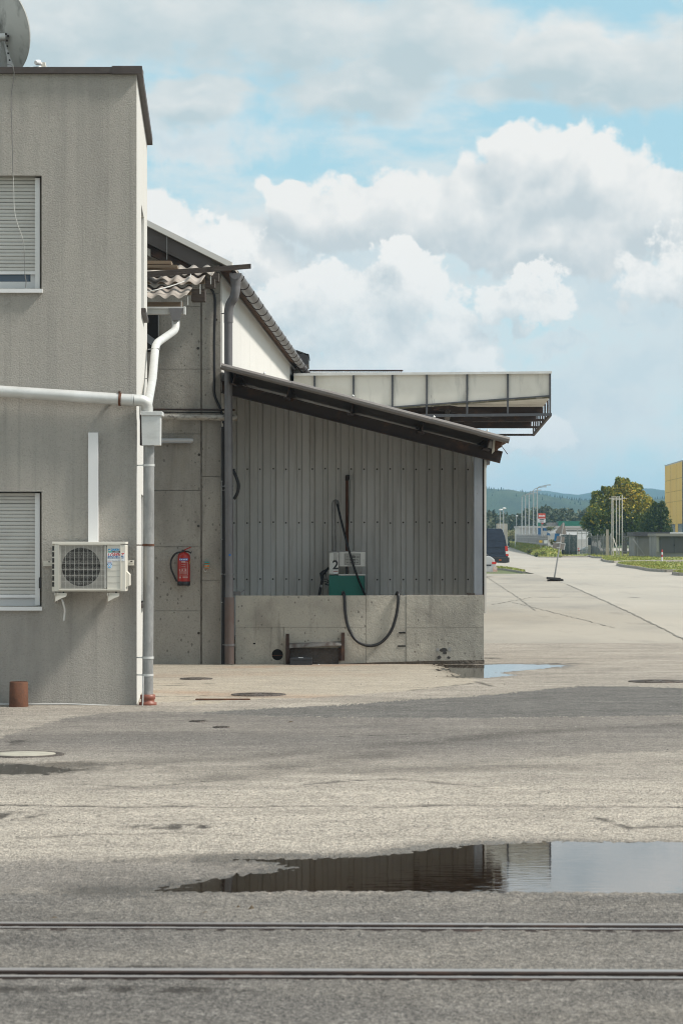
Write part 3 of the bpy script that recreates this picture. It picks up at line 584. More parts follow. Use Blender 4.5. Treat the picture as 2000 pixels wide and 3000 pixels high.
# windows with roller shutters
def shutter_window(op, z_bottom, label, pys, step, handle):
    x0, x1, z0, z1 = op; ry = D0 + .10
    fr = MB(); zt = z1 - .015
    fr.box(x0, x1, ry + .05, ry + .11, z0, z0 + .085); fr.box(x0, x1, ry + .05, ry + .11, zt - .12, zt); fr.box(x1 - .13, x1 - .05, ry + .05, ry + .11, z0 + .085, zt - .12); fr.box(x0, x0 + .08, ry + .05, ry + .11, z0 + .085, zt - .12)
    w = fr.build('window', M_pvc(), ob)
    g = MB(); g.box(x0, x1 - .13, ry + .075, ry + .085, z0 + .085, zt - .12); g.build('glass', M_glassd, w)
    gr = MB(); gr.box(xc(100), xc(114), ry - .02, ry + .06, z0 + .005, zt); gr.build('guide_rail', M_white(), w)
    ow = MB(); ow.box(xc(114), x1, ry + .02, ry + .06, z0, zt); ow.build('jamb_board', mat('shaded_jamb', (.20, .18, .15), .9, layers=[((.09, .08, .07), (6, 6, 2), .5, .7, .7)]), w)  # dark colour stands in for shade on the reveal facing left
    sl = MB(); h = step / F * D0; xw0, xw1 = x0, xc(100)
    xm = (xw0 + xw1) / 2
    pr = [(-.003, 0), (-.010, h * .12), (-.012, h * .5), (-.010, h * .86), (-.002, h * .94), (.004, h * .94), (.004, 0)]
    sl.prism([(xw0, ry + .03 + a, b) for a, b in pr], (xw1 - xw0, 0, 0)); 
    z = z_bottom; first = None; n = 0
    while z < zt - .01:
        if first is None:
            first = sl.build('slat', M_slat(), w); first.location.z += z; POS[first.name] = POS[first.name] + Vector((0, 0, z))
            base = POS[first.name].copy()
        else: inst(first, 'slat', base + Vector((random.uniform(-.003, .003), random.uniform(-.003, .003), n * h + random.uniform(-.0012, .0012))), w, rot=(random.uniform(-.05, .05), random.uniform(-.0016, .0016), 0))
        z += h; n += 1
    eb = MB(); eb.box(xw0, xw1, ry + .012, ry + .04, z_bottom - .035, z_bottom - .003); eb.build('end_bar', M_white(), w)
    si = MB(); si.hexa([(x, y, z) for (z, dz) in ((z0 - .045, 0), (z0 - .008, .02)) for y, in ((D0 - .045,), (D0 + .17,)) for x in (x0 - .02, x1 + .012)] ); so_ = si.build('sill', M_white(), w)
    return w
w1 = shutter_window(OP[0], zc(790), '', None, 10.65, False)
w2 = shutter_window(OP[1], zc(1742), '', None, 10.7, True)
b2 = MB(); b2.box(xc(113), xc(120), D0 + .03, D0 + .11, zc(1724), zc(1692)); b2.build('shutter_latch', M_black(), w2)
# ------------------------------------------------------------------ satellite dish on the roof
DD = 30.4; dc = W(3, 92, DD)
di = thing('satellite_dish', 'grey weather-stained satellite dish seen from behind on the flat roof', 'satellite dish', (dc.x, dc.y, ZT))
M_dish = mat('dish_grey', (.50, .50, .475), .65, layers=[((.10, .10, .095), (5, 5, 1.6), .52, .64, .85), ((.04, .04, .04), (34, 34, 34), .70, .78, .8), ((.36, .36, .33), (3, 3, 3), .45, .7, .6)])
ax = Vector((.70, .68, .20)).normalized(); q = ax.to_track_quat('Z', 'Y')
R = .475; vs = []; N = 40; K = 8
for i in range(K + 1):
    r = R * i / K
    for k in range(N): an = 2 * math.pi * k / N; vs.append(dc + q @ Vector((r * math.cos(an), r * math.sin(an), .085 * (r / R) ** 2 - .085)))
mb = MB(); fs = [(i * N + k, i * N + (k + 1) % N, (i + 1) * N + (k + 1) % N, (i + 1) * N + k) for i in range(K) for k in range(N)]
mb.add(vs, fs, True); mb.add([v + ax * .012 for v in vs], fs, True); mb.tube([vs[K * N + k] for k in range(N)] + [vs[K * N]], .008, 6, False)
mb.build('reflector', M_dish, di)
back = dc - ax * .10
br = MB()      # curved ribbed bracket with holes, standing behind the reflector
for s in (0,):
    pts = [W(8, 100, DD - .14), W(9, 80, DD - .16), W(20, 71, DD - .12), W(30, 72, DD - .1), W(33, 110, DD - .08), W(39, 150, DD - .06), W(48, 186, DD - .05), W(47, 196, DD - .05), W(22, 196, DD - .12), W(20, 165, DD - .14), W(11, 125, DD - .16)]
    br.prism(pts, (0.012, .05, 0))
bro = br.build('bracket', M_white(), di)
hl = MB()
for (x, y) in ((21.5, 134), (24, 155), (28.5, 175)):
    c = W(x, y, DD - .175); hl.lathe(c, [(.0095, 0), (.0095, .012)], 12, (0, -1, 0), False)
hl.build('bolt_hole', M_dark(), bro)
ms = MB(); ms.tube([W(-8, 108, DD - .22), W(14, 107, DD - .2)], .042, 14); ms.tube([W(-4, 108, DD - .18), (W(-4, 108, DD).x, DD - .18, ZT - .02)], .03, 12); ms.build('mast', M_galvl(), di)
bt = MB()
for (x, y) in ((18, 99), (20.5, 118), (24, 105)): bt.lathe(W(x, y, DD - .2), [(.012, 0), (.012, .02), (.006, .021), (.006, .035)], 6, (0, -1, 0), False)
bt.build('wing_nut', M_steeld(), di)
lb = MB(); lb.tube([dc + q @ Vector((0, -.2, -.08)), W(60, 200, DD + .3), W(120, 196, DD + .45)], .014, 8); lb.build('feed_arm', M_white(), di)
ln = MB(); ln.lathe(W(113, 182, DD + .42), [(.022, -.02), (.03, -.01), (.03, .03), (.022, .045)], 16, (-.5, -.6, -.1)); ln.tube([W(113, 182, DD + .43), W(124, 188, DD + .5)], .016, 10)
lo_ = ln.build('feed_horn', M_white(), di)
lh = MB(); lh.hexa([W(x + (2 if k else 0), y, DD + .47 + k * .05) for y in (202, 181) for k in (0, 1) for x in ((119, 136) if y == 202 else (121, 131))]); lh.build('horn_clamp', M_ivory(), di)
# aerial cable hanging down the wall
cb = MB(); pts = [W(18, 188, D0 + .3), W(30, 187, D0 - .06), W(38, 192, D0 - .07), W(42, 215, D0 - .05), W(38, 245, D0 - .035), W(32, 280, D0 - .03), W(35, 380, D0 - .03), W(38, 500, D0 - .03), W(40, 560, D0 - .02), W(41, 610, D0 - .03), W(47, 645, D0 - .04), W(62, 685, D0 - .03), W(70, 712, D0 - .02), W(72, 760, D0 - .02), W(73, 810, D0 - .02), W(77, 822, D0 - .02), W(75, 842, D0 - .02)]
tag(MB().tube(bend(pts, 4, .4), .0042, 6).build('aerial_cable', mat('cable_grey', (.17, .17, .165), .6, layers=[((.5, .5, .48), (1, 1, .8), .55, .6, .8)])), 'thin grey cable dangling from the roof edge across the upper shutter', 'cable')
# ------------------------------------------------------------------ air conditioner
DA = 29.13
ac = thing('air_conditioner', 'cream outdoor air-conditioning unit with round fan grille on the grey wall', 'air conditioner', W(262, 1735, DA + .15))
def apx(mb, a, b, c_, d_, dd, dep): return mb.pbox(a, b, c_, d_, DA + dd, dep)
bd = MB()     # casing: hollow behind the grille
apx(bd, 159, 1594, 173, 1733, 0, .30); apx(bd, 313, 1597, 368, 1733, 0, .30); apx(bd, 173, 1594, 313, 1598, 0, .30); apx(bd, 173, 1725, 313, 1733, 0, .30); apx(bd, 173, 1598, 313, 1725, .27, .03)
bd.build('casing', M_ivory(), ac, bevel=.006)
tp = MB(); apx(tp, 152, 1587.5, 368.5, 1594.5, -.006, .33); tp.build('top_cover', M_ivory(), ac, bevel=.004)
sv = MB(); apx(sv, 152, 1594.5, 155, 1733, .035, .25); apx(sv, 155, 1594.5, 159.5, 1733, .02, .05); sv_o = sv.build('side_grille', M_ivory(), ac)
for k in range(7):
    for (xa, xb_, dd) in ((152.5, 155.0, .030), (155.8, 158.8, .0165)):
        m_ = MB(); apx(m_, xa, 1600 + k * 17.6, xb_, 1613.5 + k * 17.6, dd, .004); m_.build('vent_slot', M_dark(), ac)
pan = MB(); apx(pan, 173, 1598, 313, 1725, .075, .012)
# shroud plate with the round fan opening
def plate_hole(px0, py0, px1, py1, cx, cy, r, d, n=48):
    a = W(px0, py0, d); b = W(px1, py1, d); c = W(cx, cy, d); rr = r / F * d; vs = []; ang = [2 * math.pi * k / n for k in range(n)]
    for an in ang:
        dx, dz = math.cos(an), math.sin(an); vs.append((c.x + rr * dx, d, c.z + rr * dz))
        tx = ((b.x if dx > 0 else a.x) - c.x) / dx if abs(dx) > 1e-6 else 9e9; tz = ((a.z if dz > 0 else b.z) - c.z) / dz if abs(dz) > 1e-6 else 9e9
        tt = min(tx, tz); vs.append((c.x + dx * tt, d, c.z + dz * tt))
    fs = [(2 * k, 2 * k + 1, (2 * k + 3) % (2 * n), (2 * k + 2) % (2 * n)) for k in range(n)]
    m_ = MB(); m_.add(vs, fs); return m_, c, rr
ph, fc, frr = plate_hole(173, 1598, 313, 1725, 237.5, 1661, 56.5, DA + .035); ph.build('fan_shroud', mat('shroud_grey', (.36, .34, .31), .6), ac)
bk = MB(); apx(bk, 173, 1598, 313, 1725, .20, .004); bk.build('coil_back', M_dark(), ac)
fn = MB()
for k in range(3):
    for j in range(6):
        a0 = 2 * math.pi * k / 3 + j * .17; a1 = a0 + .17; r0, r1 = .03, frr * .95
        fn.add([fc + Vector((r0 * math.cos(a0), .10 - j * .008, r0 * math.sin(a0))), fc + Vector((r1 * math.cos(a0), .10 - j * .008, r1 * math.sin(a0))), fc + Vector((r1 * math.cos(a1), .092 - j * .008, r1 * math.sin(a1))), fc + Vector((r0 * math.cos(a1), .092 - j * .008, r0 * math.sin(a1)))], [(0, 1, 2, 3)], True)
fn.lathe(fc + Vector((0, .10, 0)), [(.045, 0), (.04, .03), (.015, .04)], 16, (0, -1, 0)); fn.build('fan', M_dark(), ac)
gh = MB()
for k in range(37):
    y = 1600.5 + k * 3.42; th = .0011 if k % 5 else .0024
    a = W(175, y, DA + .004); b = W(311, y, DA + .004); gh.bar(a, b, .003, th * 1.15)
for k in range(11):
    x = 179 + k * 13.1; a = W(x, 1599, DA + .009); b = W(x, 1724, DA + .009); gh.bar(a, b, .0028, .003)
for x in (306, 308.5, 311): gh.bar(W(x, 1599, DA + .006), W(x, 1724, DA + .006), .004, .006)
for x in (174.5, 177): gh.bar(W(x, 1599, DA + .006), W(x, 1724, DA + .006), .004, .005)
gh.build('fan_grille', mat('grille_wire', (.66, .65, .61), .5), ac, kind='stuff')
ff = MB(); ff.hexa([W(x, y, DA + dd) for y in (1729, 1596) for dd in (-.012, .0) for x in ((171.5, 173.5) if 1 else ())]); apx(ff, 171, 1595, 353, 1597.5, -.010, .01); apx(ff, 171, 1726, 353, 1729, -.010, .01); apx(ff, 352, 1597.5, 355, 1726, -.008, .008); ff.build('front_rim', M_ivory(), ac)
for k, y in enumerate((1655, 1672, 1689, 1707)):
    gm = MB(); apx(gm, 315, y, 351, y + 1.0, -.0015, .002); gm.build('panel_groove', mat('groove_shade', (.40, .385, .34), .7), ac)
vc = MB(); vc.prism([W(368, 1672, DA + .04), W(379, 1683, DA + .04), W(379, 1716, DA + .04), W(368, 1720, DA + .04)], (0, .2, 0)); vc.build('valve_cover', M_ivory(), ac, bevel=.004)
for (xa, xb_, yo) in ((127, 152, 0), (368, 393, -1.5)):
    rl = MB(); rl.prism([W(x, y + yo, DA + .33) for x, y in ((xa, 1643), (xb_, 1643), (xb_, 1658), (xa, 1658))], (0, .03, 0)); apx(rl, xa, 1643 + yo, xb_, 1652 + yo, .322, .01); apx(rl, xa, 1655 + yo, xb_, 1658 + yo, .322, .01); rl.build('mounting_rail', M_ivory(), ac)
    q_ = MB(); apx(q_, xa + 14, 1645 + yo, xa + 20, 1647.5 + yo, .319, .006); q_.build('rail_slot', M_dark(), ac)
for (x0, x1) in ((160, 196), (314, 350)):
    bk = MB(); a = W(x0, 1737, DA + .05)
    for xx in (x0, x0 + 7):
        P = [W(xx, 1737, DA - .02), W(xx, 1737, DA + .36), W(xx, 1766, DA + .36), W(xx, 1760, DA + .3), W(xx, 1745, DA - .02)]
        bk.prism(P, (.006, 0, 0))
    bk.pbox(x0, 1738, x0 + 35, 1745, DA + .02, .05); bk.prism([W(x0 + 2, 1763, DA), W(x0 + 22, 1752, DA), W(x0 + 34, 1748, DA), W(x0 + 34, 1745, DA), W(x0 + 2, 1745, DA)], (0, .004, 0))
    bo = bk.build('wall_bracket', M_ivory(), ac)
    rb = MB(); rb.lathe(W(x0 + 26, 1746, DA + .05), [(.022, 0), (.026, .004), (.026, .02), (.022, .026)], 14); rb.lathe(W(x0 + 26, 1739, DA + .05), [(.009, 0), (.009, .02)], 8); rb.build('rubber_foot', M_black(), bo)
dh = MB(); dh.tube(bend([W(181, 1756, DA + .1), W(184, 1764, DA + .08), W(190, 1785, DA + .12), W(189, 1800, DA + .15), W(187, 1818, DA + .16)], 4, .4), .0095, 10); dh.build('drain_hose', mat('hose_white', (.66, .66, .64), .5), ac)
# print on the front: maker's name plate, dealer's sticker, round seal
M_blue = mat('print_blue', (.02, .30, .62), .4); M_navy = mat('print_navy', (.02, .10, .25), .4); M_red = mat('print_red', (.50, .02, .02), .4); M_sticker = mat('sticker_white', (.78, .80, .82), .35); M_teal = mat('print_teal', (.02, .33, .30), .4)
def lorenz_mat():
    m = bpy.data.materials.new('print_red_over_blue'); m.use_nodes = True; t = NT(m.node_tree); bs = m.node_tree.nodes['Principled BSDF']
    z = t.sep(t.new('ShaderNodeNewGeometry').outputs['Position'])[2]
    t.put(bs.inputs['Base Color'], t.mix(t.mr(z, zc(1628.6, DA), zc(1627.4, DA)), (.02, .14, .34), (.52, .02, .02))); return m
yp = DA - .0035
def stick(px0, py0, px1, py1, m, name, k=0): s_ = MB(); s_.pbox(px0, py0, px1, py1, DA - .0022 - k * .0012, .0012); return s_.build(name, m, ac)
text('DAIKIN', zc(1608, DA) - zc(1615.5, DA) + .004, M_blue, (xc(324.5, DA), DA - .0015, zc(1613.4, DA)), 'maker_lettering', ac, bold=.0012, shear=.15, sx=.86)
lg = MB(); lg.prism([W(317.5, 1608, DA - .002), W(324, 1608, DA - .002), W(318.3, 1613.6, DA - .002)], (0, .001, 0)); lg.build('maker_emblem', M_blue, ac)
lg = MB(); lg.prism([W(317.2, 1608, DA - .0015), W(320, 1608, DA - .0015), W(317.2, 1612, DA - .0015)], (0, .001, 0)); lg.build('maker_emblem_shadow', M_black(), ac)
stick(317, 1615.2, 329, 1618.8, M_teal, 'model_strip'); stick(329, 1615.2, 351.8, 1618.8, M_black(), 'model_strip'); stick(336.5, 1616.4, 347.5, 1617.6, M_sticker, 'model_strip_text', 1)
stick(313.8, 1619.5, 365.5, 1644, M_sticker, 'dealer_sticker')
text('LORENZ', .052, lorenz_mat(), (xc(315.6, DA), DA - .0032, zc(1631.2, DA)), 'dealer_lettering', ac, bold=.0011, shear=.28, sx=.80)
stick(315.5, 1633, 362, 1636, M_navy, 'dealer_slogan', 1)
for k in range(15): stick(316 + k * 3.05, 1633.7 , 317.8 + k * 3.05, 1635.2, M_sticker if k % 4 else M_navy, 'slogan_letter', 2)
for k in range(11): stick(316.5 + k * 4.2, 1640.3, 318.6 + k * 4.2, 1642.2, mat('print_grey', (.45, .45, .47), .5), 'phone_digit', 1)
stick(313.8, 1645, 328.5, 1651.5, M_sticker, 'seal_sticker'); stick(315.3, 1646, 327, 1647.5, M_red, 'seal_letter', 1); stick(315, 1648.5, 327.3, 1650.3, mat('print_sky', (.15, .45, .75), .5), 'seal_letter', 1)
stick(313.8, 1651.5, 328.5, 1660, M_navy, 'seal_sticker')
for r, m_, k in ((7.2, M_sticker, 1), (5.6, mat('print_sky', (.15, .45, .75), .5), 2), (3.0, M_sticker, 3), (1.2, M_red, 4)):
    s_ = MB(); s_.lathe(W(321.2, 1659, DA - .002 - .001 * k), [(r / F * DA, 0), (r / F * DA, .001)], 24, (0, -1, 0), False); s_.build('round_seal', m_, ac)
# white cable trunking above the unit
tr = MB(); tr.pbox(258, 1267, 287.5, 1590, D0 - .06, .06); tag(tr.build('cable_trunking', M_white(), bevel=.004), 'white plastic trunking rising up the wall from the air conditioner', 'trunking')
# ------------------------------------------------------------------ rainwater pipe, hopper and downpipe
rp = thing('rainwater_pipe', 'silver horizontal rainwater pipe across the grey facade with rusty clamp', 'pipe', W(200, 1165, D0 - .1))
MB().tube([W(-500, 1108, D0 - .1), W(0, 1146, D0 - .1), W(392, 1172, D0 - .1)], .060, 20).build('pipe', M_galvl(), rp)
MB().tube(bendr([W(391, 1172, D0 - .1), W(430, 1174, D0 - .08), W(431, 1215, D0 - .02)], .13, 8), .060, 20).build('elbow', M_galvl(), rp)
MB().tube([W(386, 1171.6, D0 - .1), W(391, 1172, D0 - .1)], .0625, 20).build('sleeve_joint', M_galvl(), rp)
cl = MB(); cl.tube([W(347.5, 1169, D0 - .1), W(355, 1169.6, D0 - .1)], .068, 20); cl.bar(W(350, 1150, D0 - .14), W(350, 1150, D0), .02, .03); cl.build('clamp', M_rust(), rp)
hp = thing('rainwater_hopper', 'galvanised steel rainwater box on the building corner above the downpipe', 'rainwater hopper', W(440, 1305, D0 - .1))
hb = MB(); hb.prism([W(414, 1211, D0 - .14), W(469, 1211, D0 - .14), W(468, 1303.5, D0 - .14), W(416, 1304.5, D0 - .14)], (0, .26, 0)); hb.build('box', M_galvl(), hp, bevel=.004)
hb = MB(); hb.pbox(413, 1205, 475, 1217, D0 - .155, .29); hb.build('lid', M_galvl(), hp, bevel=.004)
hb = MB(); hb.pbox(409.5, 1214, 415, 1304, D0 - .10, .2); hb.build('side_flange', M_steeld(), hp)
dp = thing('downpipe', 'galvanised downpipe at the office corner ending in a red-brown socket', 'downpipe', W(434, 2072, D0 - .05))
MB().tube([W(436, 1303, D0), W(435.5, 1598, D0), W(432.5, 2040, D0)], .056, 20).build('pipe', M_galv(), dp)
for y, m_ in ((1363, M_galvl()), (1597, M_rust()), (1927, M_galvl()), (1978, M_galvl())):
    c = W(436 - (y - 1303) * .0047, y, D0); k_ = MB(); k_.lathe(c, [(.0605, -.012), (.0605, .012)], 20); k_.bar(c + Vector((-.05, 0, 0)), c + Vector((-.13, .03, 0)), .012, .012); k_.build('clamp', m_, dp)
c = W(433, 2074, D0 + .0)
M_kg = mat('socket_brown', (.23, .078, .05), .45, layers=[((.18, .06, .04), (12, 12, 12), .5, .7, .5)])
MB().lathe(c, [(.085, -.05), (.085, .02), (.092, .03), (.092, .055), (.07, .062), (.07, .085), (.078, .095), (.078, .135), (.062, .138)], 24).build('socket', M_kg, dp)
# lightning conductor / cable at the foot
tag(MB().tube(bendr([W(-400, 2060, D0 - .05), W(0, 2064, D0 - .04), W(200, 2063, D0 - .03), W(330, 2068, D0 - .04), W(415, 2071.5, D0 - .08), W(418, 2071, D0 - .08), W(419, 1982, D0 - .07)], .05), .008, 8).build('earthing_wire', M_galvl()), 'thin bare wire along the foot of the grey facade up the downpipe', 'wire')
stub = MB(); cc = W(55, 2072, D0 - .28); rr_ = .098
stub.lathe(cc, [(rr_ * 1.05, -.02), (rr_, .02), (rr_ * .96, .255), (rr_ * .9, .26), (rr_ * .86, .24), (rr_ * .84, .1)], 28)
tag(stub.build('pipe_stub', M_rust()), 'short rusty iron pipe standing on the gravel by the wall', 'pipe')
# ------------------------------------------------------------------ warehouse with concrete gable and white side wall
DW = 39.2; KS = .0293
wh = thing('warehouse', 'long warehouse with stained concrete gable wall and white panelled side', 'warehouse', W(560, 1948, DW))
def hx(x, d): return x + KS * (d - DW)
XG = W(648, 0, DW).x
core = MB(); zt = lambda px: W(px, 800 - (648 - px) * .482, DW).z
core.prism([W(-200, 1990, DW + .04), W(647, 1990, DW + .04), W(647, 800, DW + .04), W(-200, 391, DW + .04)], (0, .2, 0)); core.build('gable_core', M_conc(), wh)
rows_l = [2000, 1790, 1602, 1437, 1271, 1081, 898, 700]; rows_r = [2000, 1700, 1396, 1081, 860, 740]
def cpanel(px0, px1, y0, y1, dd):
    m = MB(); g = 1.0
    t0 = max(y1, 800 - (648 - px0) * .482 + 4); t1 = max(y1, 800 - (648 - px1) * .482 + 4)
    if min(y0 - t0, y0 - t1) < 4: return
    m.prism([W(px0 + g * .5, y0 - g * .6, DW + dd), W(px1 - g * .5, y0 - g * .6, DW + dd), W(px1 - g * .5, t1 + g * .6, DW + dd), W(px0 + g * .5, t0 + g * .6, DW + dd)], (0, .05, 0)); m.build('concrete_panel', M_conc(), wh)
cols = [(431 - 155, 431), (431, 587)]
for a, b in zip(rows_l[:-1], rows_l[1:]):
    for (c0, c1) in cols: cpanel(c0, c1, a, b, random.uniform(0, .006))
for a, b in zip(rows_r[:-1], rows_r[1:]): cpanel(592, 646, a, b, -.018)
st = MB(); st.pbox(587.5, 820, 591.5, 1960, DW + .004, .03); st.build('joint_bead', mat('joint_mortar', (.24, .22, .195), .9, layers=[((.1, .09, .08), (20, 20, 6), .5, .65, .7)], bump=[(60, .01, 'noise')]), wh)
# tie holes of the formwork
th = None
for (x, y) in ((580, 1020), (583, 1332), (581, 1541), (582, 1855), (633, 936)):
    c = W(x, y, DW - .019 if x > 590 else DW - .001)
    if th is None: th = MB().lathe(c, [(.018, 0), (.018, .004), (.012, .0045)], 12, (0, -1, 0), False).build('tie_hole', mat('hole_grey', (.06, .054, .048), .9), wh); b0 = POS[th.name]; c0_ = c
    else: inst(th, 'tie_hole', b0 + (c - c0_), wh)
# side wall of tall white panels
dd = 39.28; zt_w = 5.33
k = 0
while dd < 64.5:
    d1 = min(dd + 2.08, 64.6); x0 = hx(XG, dd) ; x1 = hx(XG, d1 - .015)
    p = MB(); p.hexa([(x, y, z) for z in (-.1, zt_w) for (ya, yb) in ((0, 0), (1, 1)) for x, y in (((x0 - .09, dd), (x0, dd)) if ya == 0 else ((x1 - .09, d1 - .015), (x1, d1 - .015)))]); p.build('wall_panel', M_hallw(), wh); dd = d1; k += 1
bk = MB(); bk.hexa([(hx(XG, y) - o, y, z) for z in (-.1, zt_w) for y in (39.3, 64.6) for o in (.3, .04)]); bk.build('wall_core', M_conc(), wh)
cr = MB(); cr.pbox(641, 815, 650.5, 1075, DW - .012, .05); cr.build('corner_trim', M_hallw(), wh)
# roof: two slopes, eave on the right
EV = Vector((W(693, 0, 38.9).x, 38.9, W(0, 800, 38.9).z)); slope = .50
def roofpt(dx, d, dz=0.0): return Vector((hx(EV.x, d) - KS * (38.9 - DW) * 0 - dx, d, EV.z + dx * slope + dz))
M_rooff = mat('roof_fibre_cement', (.30, .275, .25), .9, layers=[((.16, .15, .13), (2, 2, 2), .45, .68, .7), ((.40, .37, .33), (6, 6, 6), .55, .72, .5)])
r = MB(); r.hexa([roofpt(dx, d, dz) for dz in (.02, .075) for d in (38.72, 65.2) for dx in (4.6, .0)]); r.build('roof', M_rooff, wh)
vb = MB(); vb.hexa([roofpt(dx, d, dz) for dz in (-.20, .018) for d in (38.75, 38.80) for dx in (4.6, .33)]); vb.build('verge_board', mat('verge_brown', (.085, .075, .07), .7, layers=[((.05, .04, .037), (3, 3, 3), .45, .7, .6)]), wh)
vt = MB(); vt.hexa([roofpt(dx, d, dz) for dz in (.03, .11) for d in (38.69, 38.95) for dx in (4.6, .04)]); vt.build('verge_flashing', mat('flashing_pale', (.62, .61, .58), .5), wh)
vs_ = MB(); vs_.hexa([roofpt(dx, d, dz) for dz in (-.33, -.205) for d in (38.85, 39.2) for dx in (4.6, .42)]); vs_.build('verge_beam', M_steeld(), wh)
vm_ = MB(); vm_.hexa([roofpt(dx, d, dz) for dz in (-.36, -.26) for d in (38.79, 38.84) for dx in (4.6, 1.15)]); vm_.build('verge_stone', M_conc(), wh)
wave = MB()      # corrugated edge showing above the gutter
n = 150
for i in range(n):
    d = 38.9 + i * 26.0 / n; 
    a = roofpt(-.015, d, .02 + .0); wave.add([a, a + Vector((-.08, 0, .045)), a + Vector((-.08 + KS, 26.0 / n * .6, .045 + .03)), a + Vector((0, 26.0 / n * .6, .03)), a + Vector((KS, 26.0 / n, 0)), a + Vector((-.08 + KS, 26.0 / n, .045))], [(0, 1, 2, 3), (3, 2, 5, 4)])
wave.build('eave_edge', M_rooff, wh)
sf = MB(); sf.hexa([(hx(x, d), d, z + (.04 if x < -1.5 else 0)) for z in (5.34, 5.365) for d in (38.85, 64.9) for x in (XG - .02, EV.x - .06)]); sf.build('soffit', M_soffit(), wh)
# half-round eaves gutter
gt = MB(); GR = .082; pr = []
for j in range(13):
    an = math.pi + math.pi * j / 12; pr.append((GR * math.cos(an), GR * math.sin(an)))
outer = pr; inner = [(a * .93, b * .93) for a, b in reversed(pr)]
gc = lambda d: Vector((hx(EV.x, d) + .0, d, EV.z - .005))
a = gc(38.82); b = gc(65.0); gt.prism([a + Vector((p, 0, z)) for p, z in outer + inner], b - a, True)
go_ = gt.build('gutter', M_zinc(), wh)
gt = MB(); gt.prism([a + Vector((p, -.004, z)) for p, z in outer], (0, .012, 0)); gt.build('gutter_end', M_zinc(), go_)
rg = None
for i in range(22):
    d = 39.25 + i * 1.17; c = gc(d)
    pts = [c + Vector(((GR + .004) * math.cos(an), 0, (GR + .004) * math.sin(an))) for an in [math.pi + math.pi * j / 10 for j in range(11)]]
    if rg is None: rg = MB().tube(pts, .007, 6).build('gutter_bracket', M_steeld(), go_); rb0 = POS[rg.name].copy(); rc0 = c
    else: inst(rg, 'gutter_bracket', rb0 + (c - rc0), go_)
# lightning wire along the verge
tag(MB().tube([W(300, 590, 38.7), W(433, 655, 38.7), W(489, 681, 38.7), W(560, 712, 38.7), W(640, 752, 38.7), W(677, 777, 38.7), W(692, 798, 38.75)], .006, 6).build('lightning_wire', M_steeld()), 'thin dark lightning wire running above the sloping gable edge', 'wire')
for x, y0, y1 in ((489, 681, 760), (647, 752, 768)):
    tag(MB().tube([W(x, y0, 38.71), W(x, y1, 38.73)], .005, 6).build('wire_holder', M_galv()), 'slim upright rod holding the lightning wire above the boards' if x < 500 else 'tiny holder of the lightning wire near the eave end', 'rod')
# downpipe at the warehouse corner
wd = thing('warehouse_downpipe', 'tall grey downpipe with swan neck at the warehouse corner', 'downpipe', W(670, 1950, 38.9))
DP = 38.95
MB().tube(bendr([W(690, 812, DP - .05), W(690, 850, DP - .05), W(686, 872, DP - .04), W(673, 890, DP - .01), W(669, 912, DP), W(669, 945, DP)], .05, 5), .062, 18).build('swan_neck', M_zinc(), wd)
MB().lathe(W(690, 833, DP - .05), [(.062, -.03), (.074, .06), (.085, .14)], 18).build('outlet', M_zinc(), wd)
MB().tube([W(669, 940, DP), W(669, 1240, DP), W(671, 1500, DP), W(672, 1752, DP)], .056, 18).build('pipe', M_zinc(), wd)
MB().tube([W(672, 1750, DP), W(672, 1945, DP)], .064, 18).build('iron_standpipe', mat('cast_iron_brown', (.13, .10, .09), .7, .1, layers=[((.11, .06, .045), (5, 5, 3), .5, .7, .7), ((.2, .16, .145), (8, 8, 5), .55, .75, .4)]), wd)
for y in (917, 1424, 1436, 1683, 1890):
    c = W(669 + max(0, (y - 1240) * .006), y, DP); kk = MB(); kk.lathe(c, [(.062 if y < 1700 else .069, -.014), (.062 if y < 1700 else .069, .014)], 18); kk.bar(c + Vector((-.05, 0, 0)), c + Vector((-.10, .1, 0)), .012, .012); kk.build('clamp', M_zinc(), wd)
bs_ = MB(); bs_.lathe(W(673, 1577 + 49, DP - .055) + Vector((0, 0, 0)), [(.015, 0), (.015, .003)], 14, (0, -1, 0), False); bs_.build('blue_dot_sticker', mat('sticker_blue', (.01, .12, .42), .4), wd)
# ------------------------------------------------------------------ lean-to with corrugated sheets between the buildings
lt = thing('lean_to_roof', 'small broken lean-to of grey corrugated sheets between the two buildings', 'roof', W(500, 880, 36.5))
def corrugated(pxr0, pxr1, pyl, pyu, d0, d1, name):
    """sheet row: front edge at row pyl depth d0, rear edge at pyu depth d1; right edge from pxr0 to pxr1"""
    a = W(380, pyl, d0); b = W(pxr0, pyl, d0); c = W(380, pyu, d1); e_ = W(pxr1, pyu, d1); n = 90; P = .177; A = .023; vs = []; 
    for (s0, s1) in ((a, b), (c, e_)):
        for lay in (0, .009):
            for i in range(n + 1):
                x = s0.x + (s1.x - s0.x) * i / n; vs.append((x, s0.y, s0.z - lay + A * math.cos(2 * math.pi * x / P)))
    m = n + 1; fs = []
    for i in range(n):
        fs += [(i, i + 1, 2 * m + i + 1, 2 * m + i), (m + i, m + i + 1, 3 * m + i + 1, 3 * m + i), (i, i + 1, m + i + 1, m + i), (2 * m + i, 2 * m + i + 1, 3 * m + i + 1, 3 * m + i)]
    fs += [(0, m, 3 * m, 2 * m), (n, m + n, 3 * m + n, 2 * m + n)]
    q = MB(); q.add(vs, fs, True); return q.build(name, M_fibre(), lt)
corrugated(547, 566, 868, 838, 36.0, 36.75, 'corrugated_sheet')
corrugated(589, 604, 828, 806, 36.62, 37.3, 'corrugated_sheet')
corrugated(622, 640, 800, 780, 37.18, 37.8, 'corrugated_sheet')
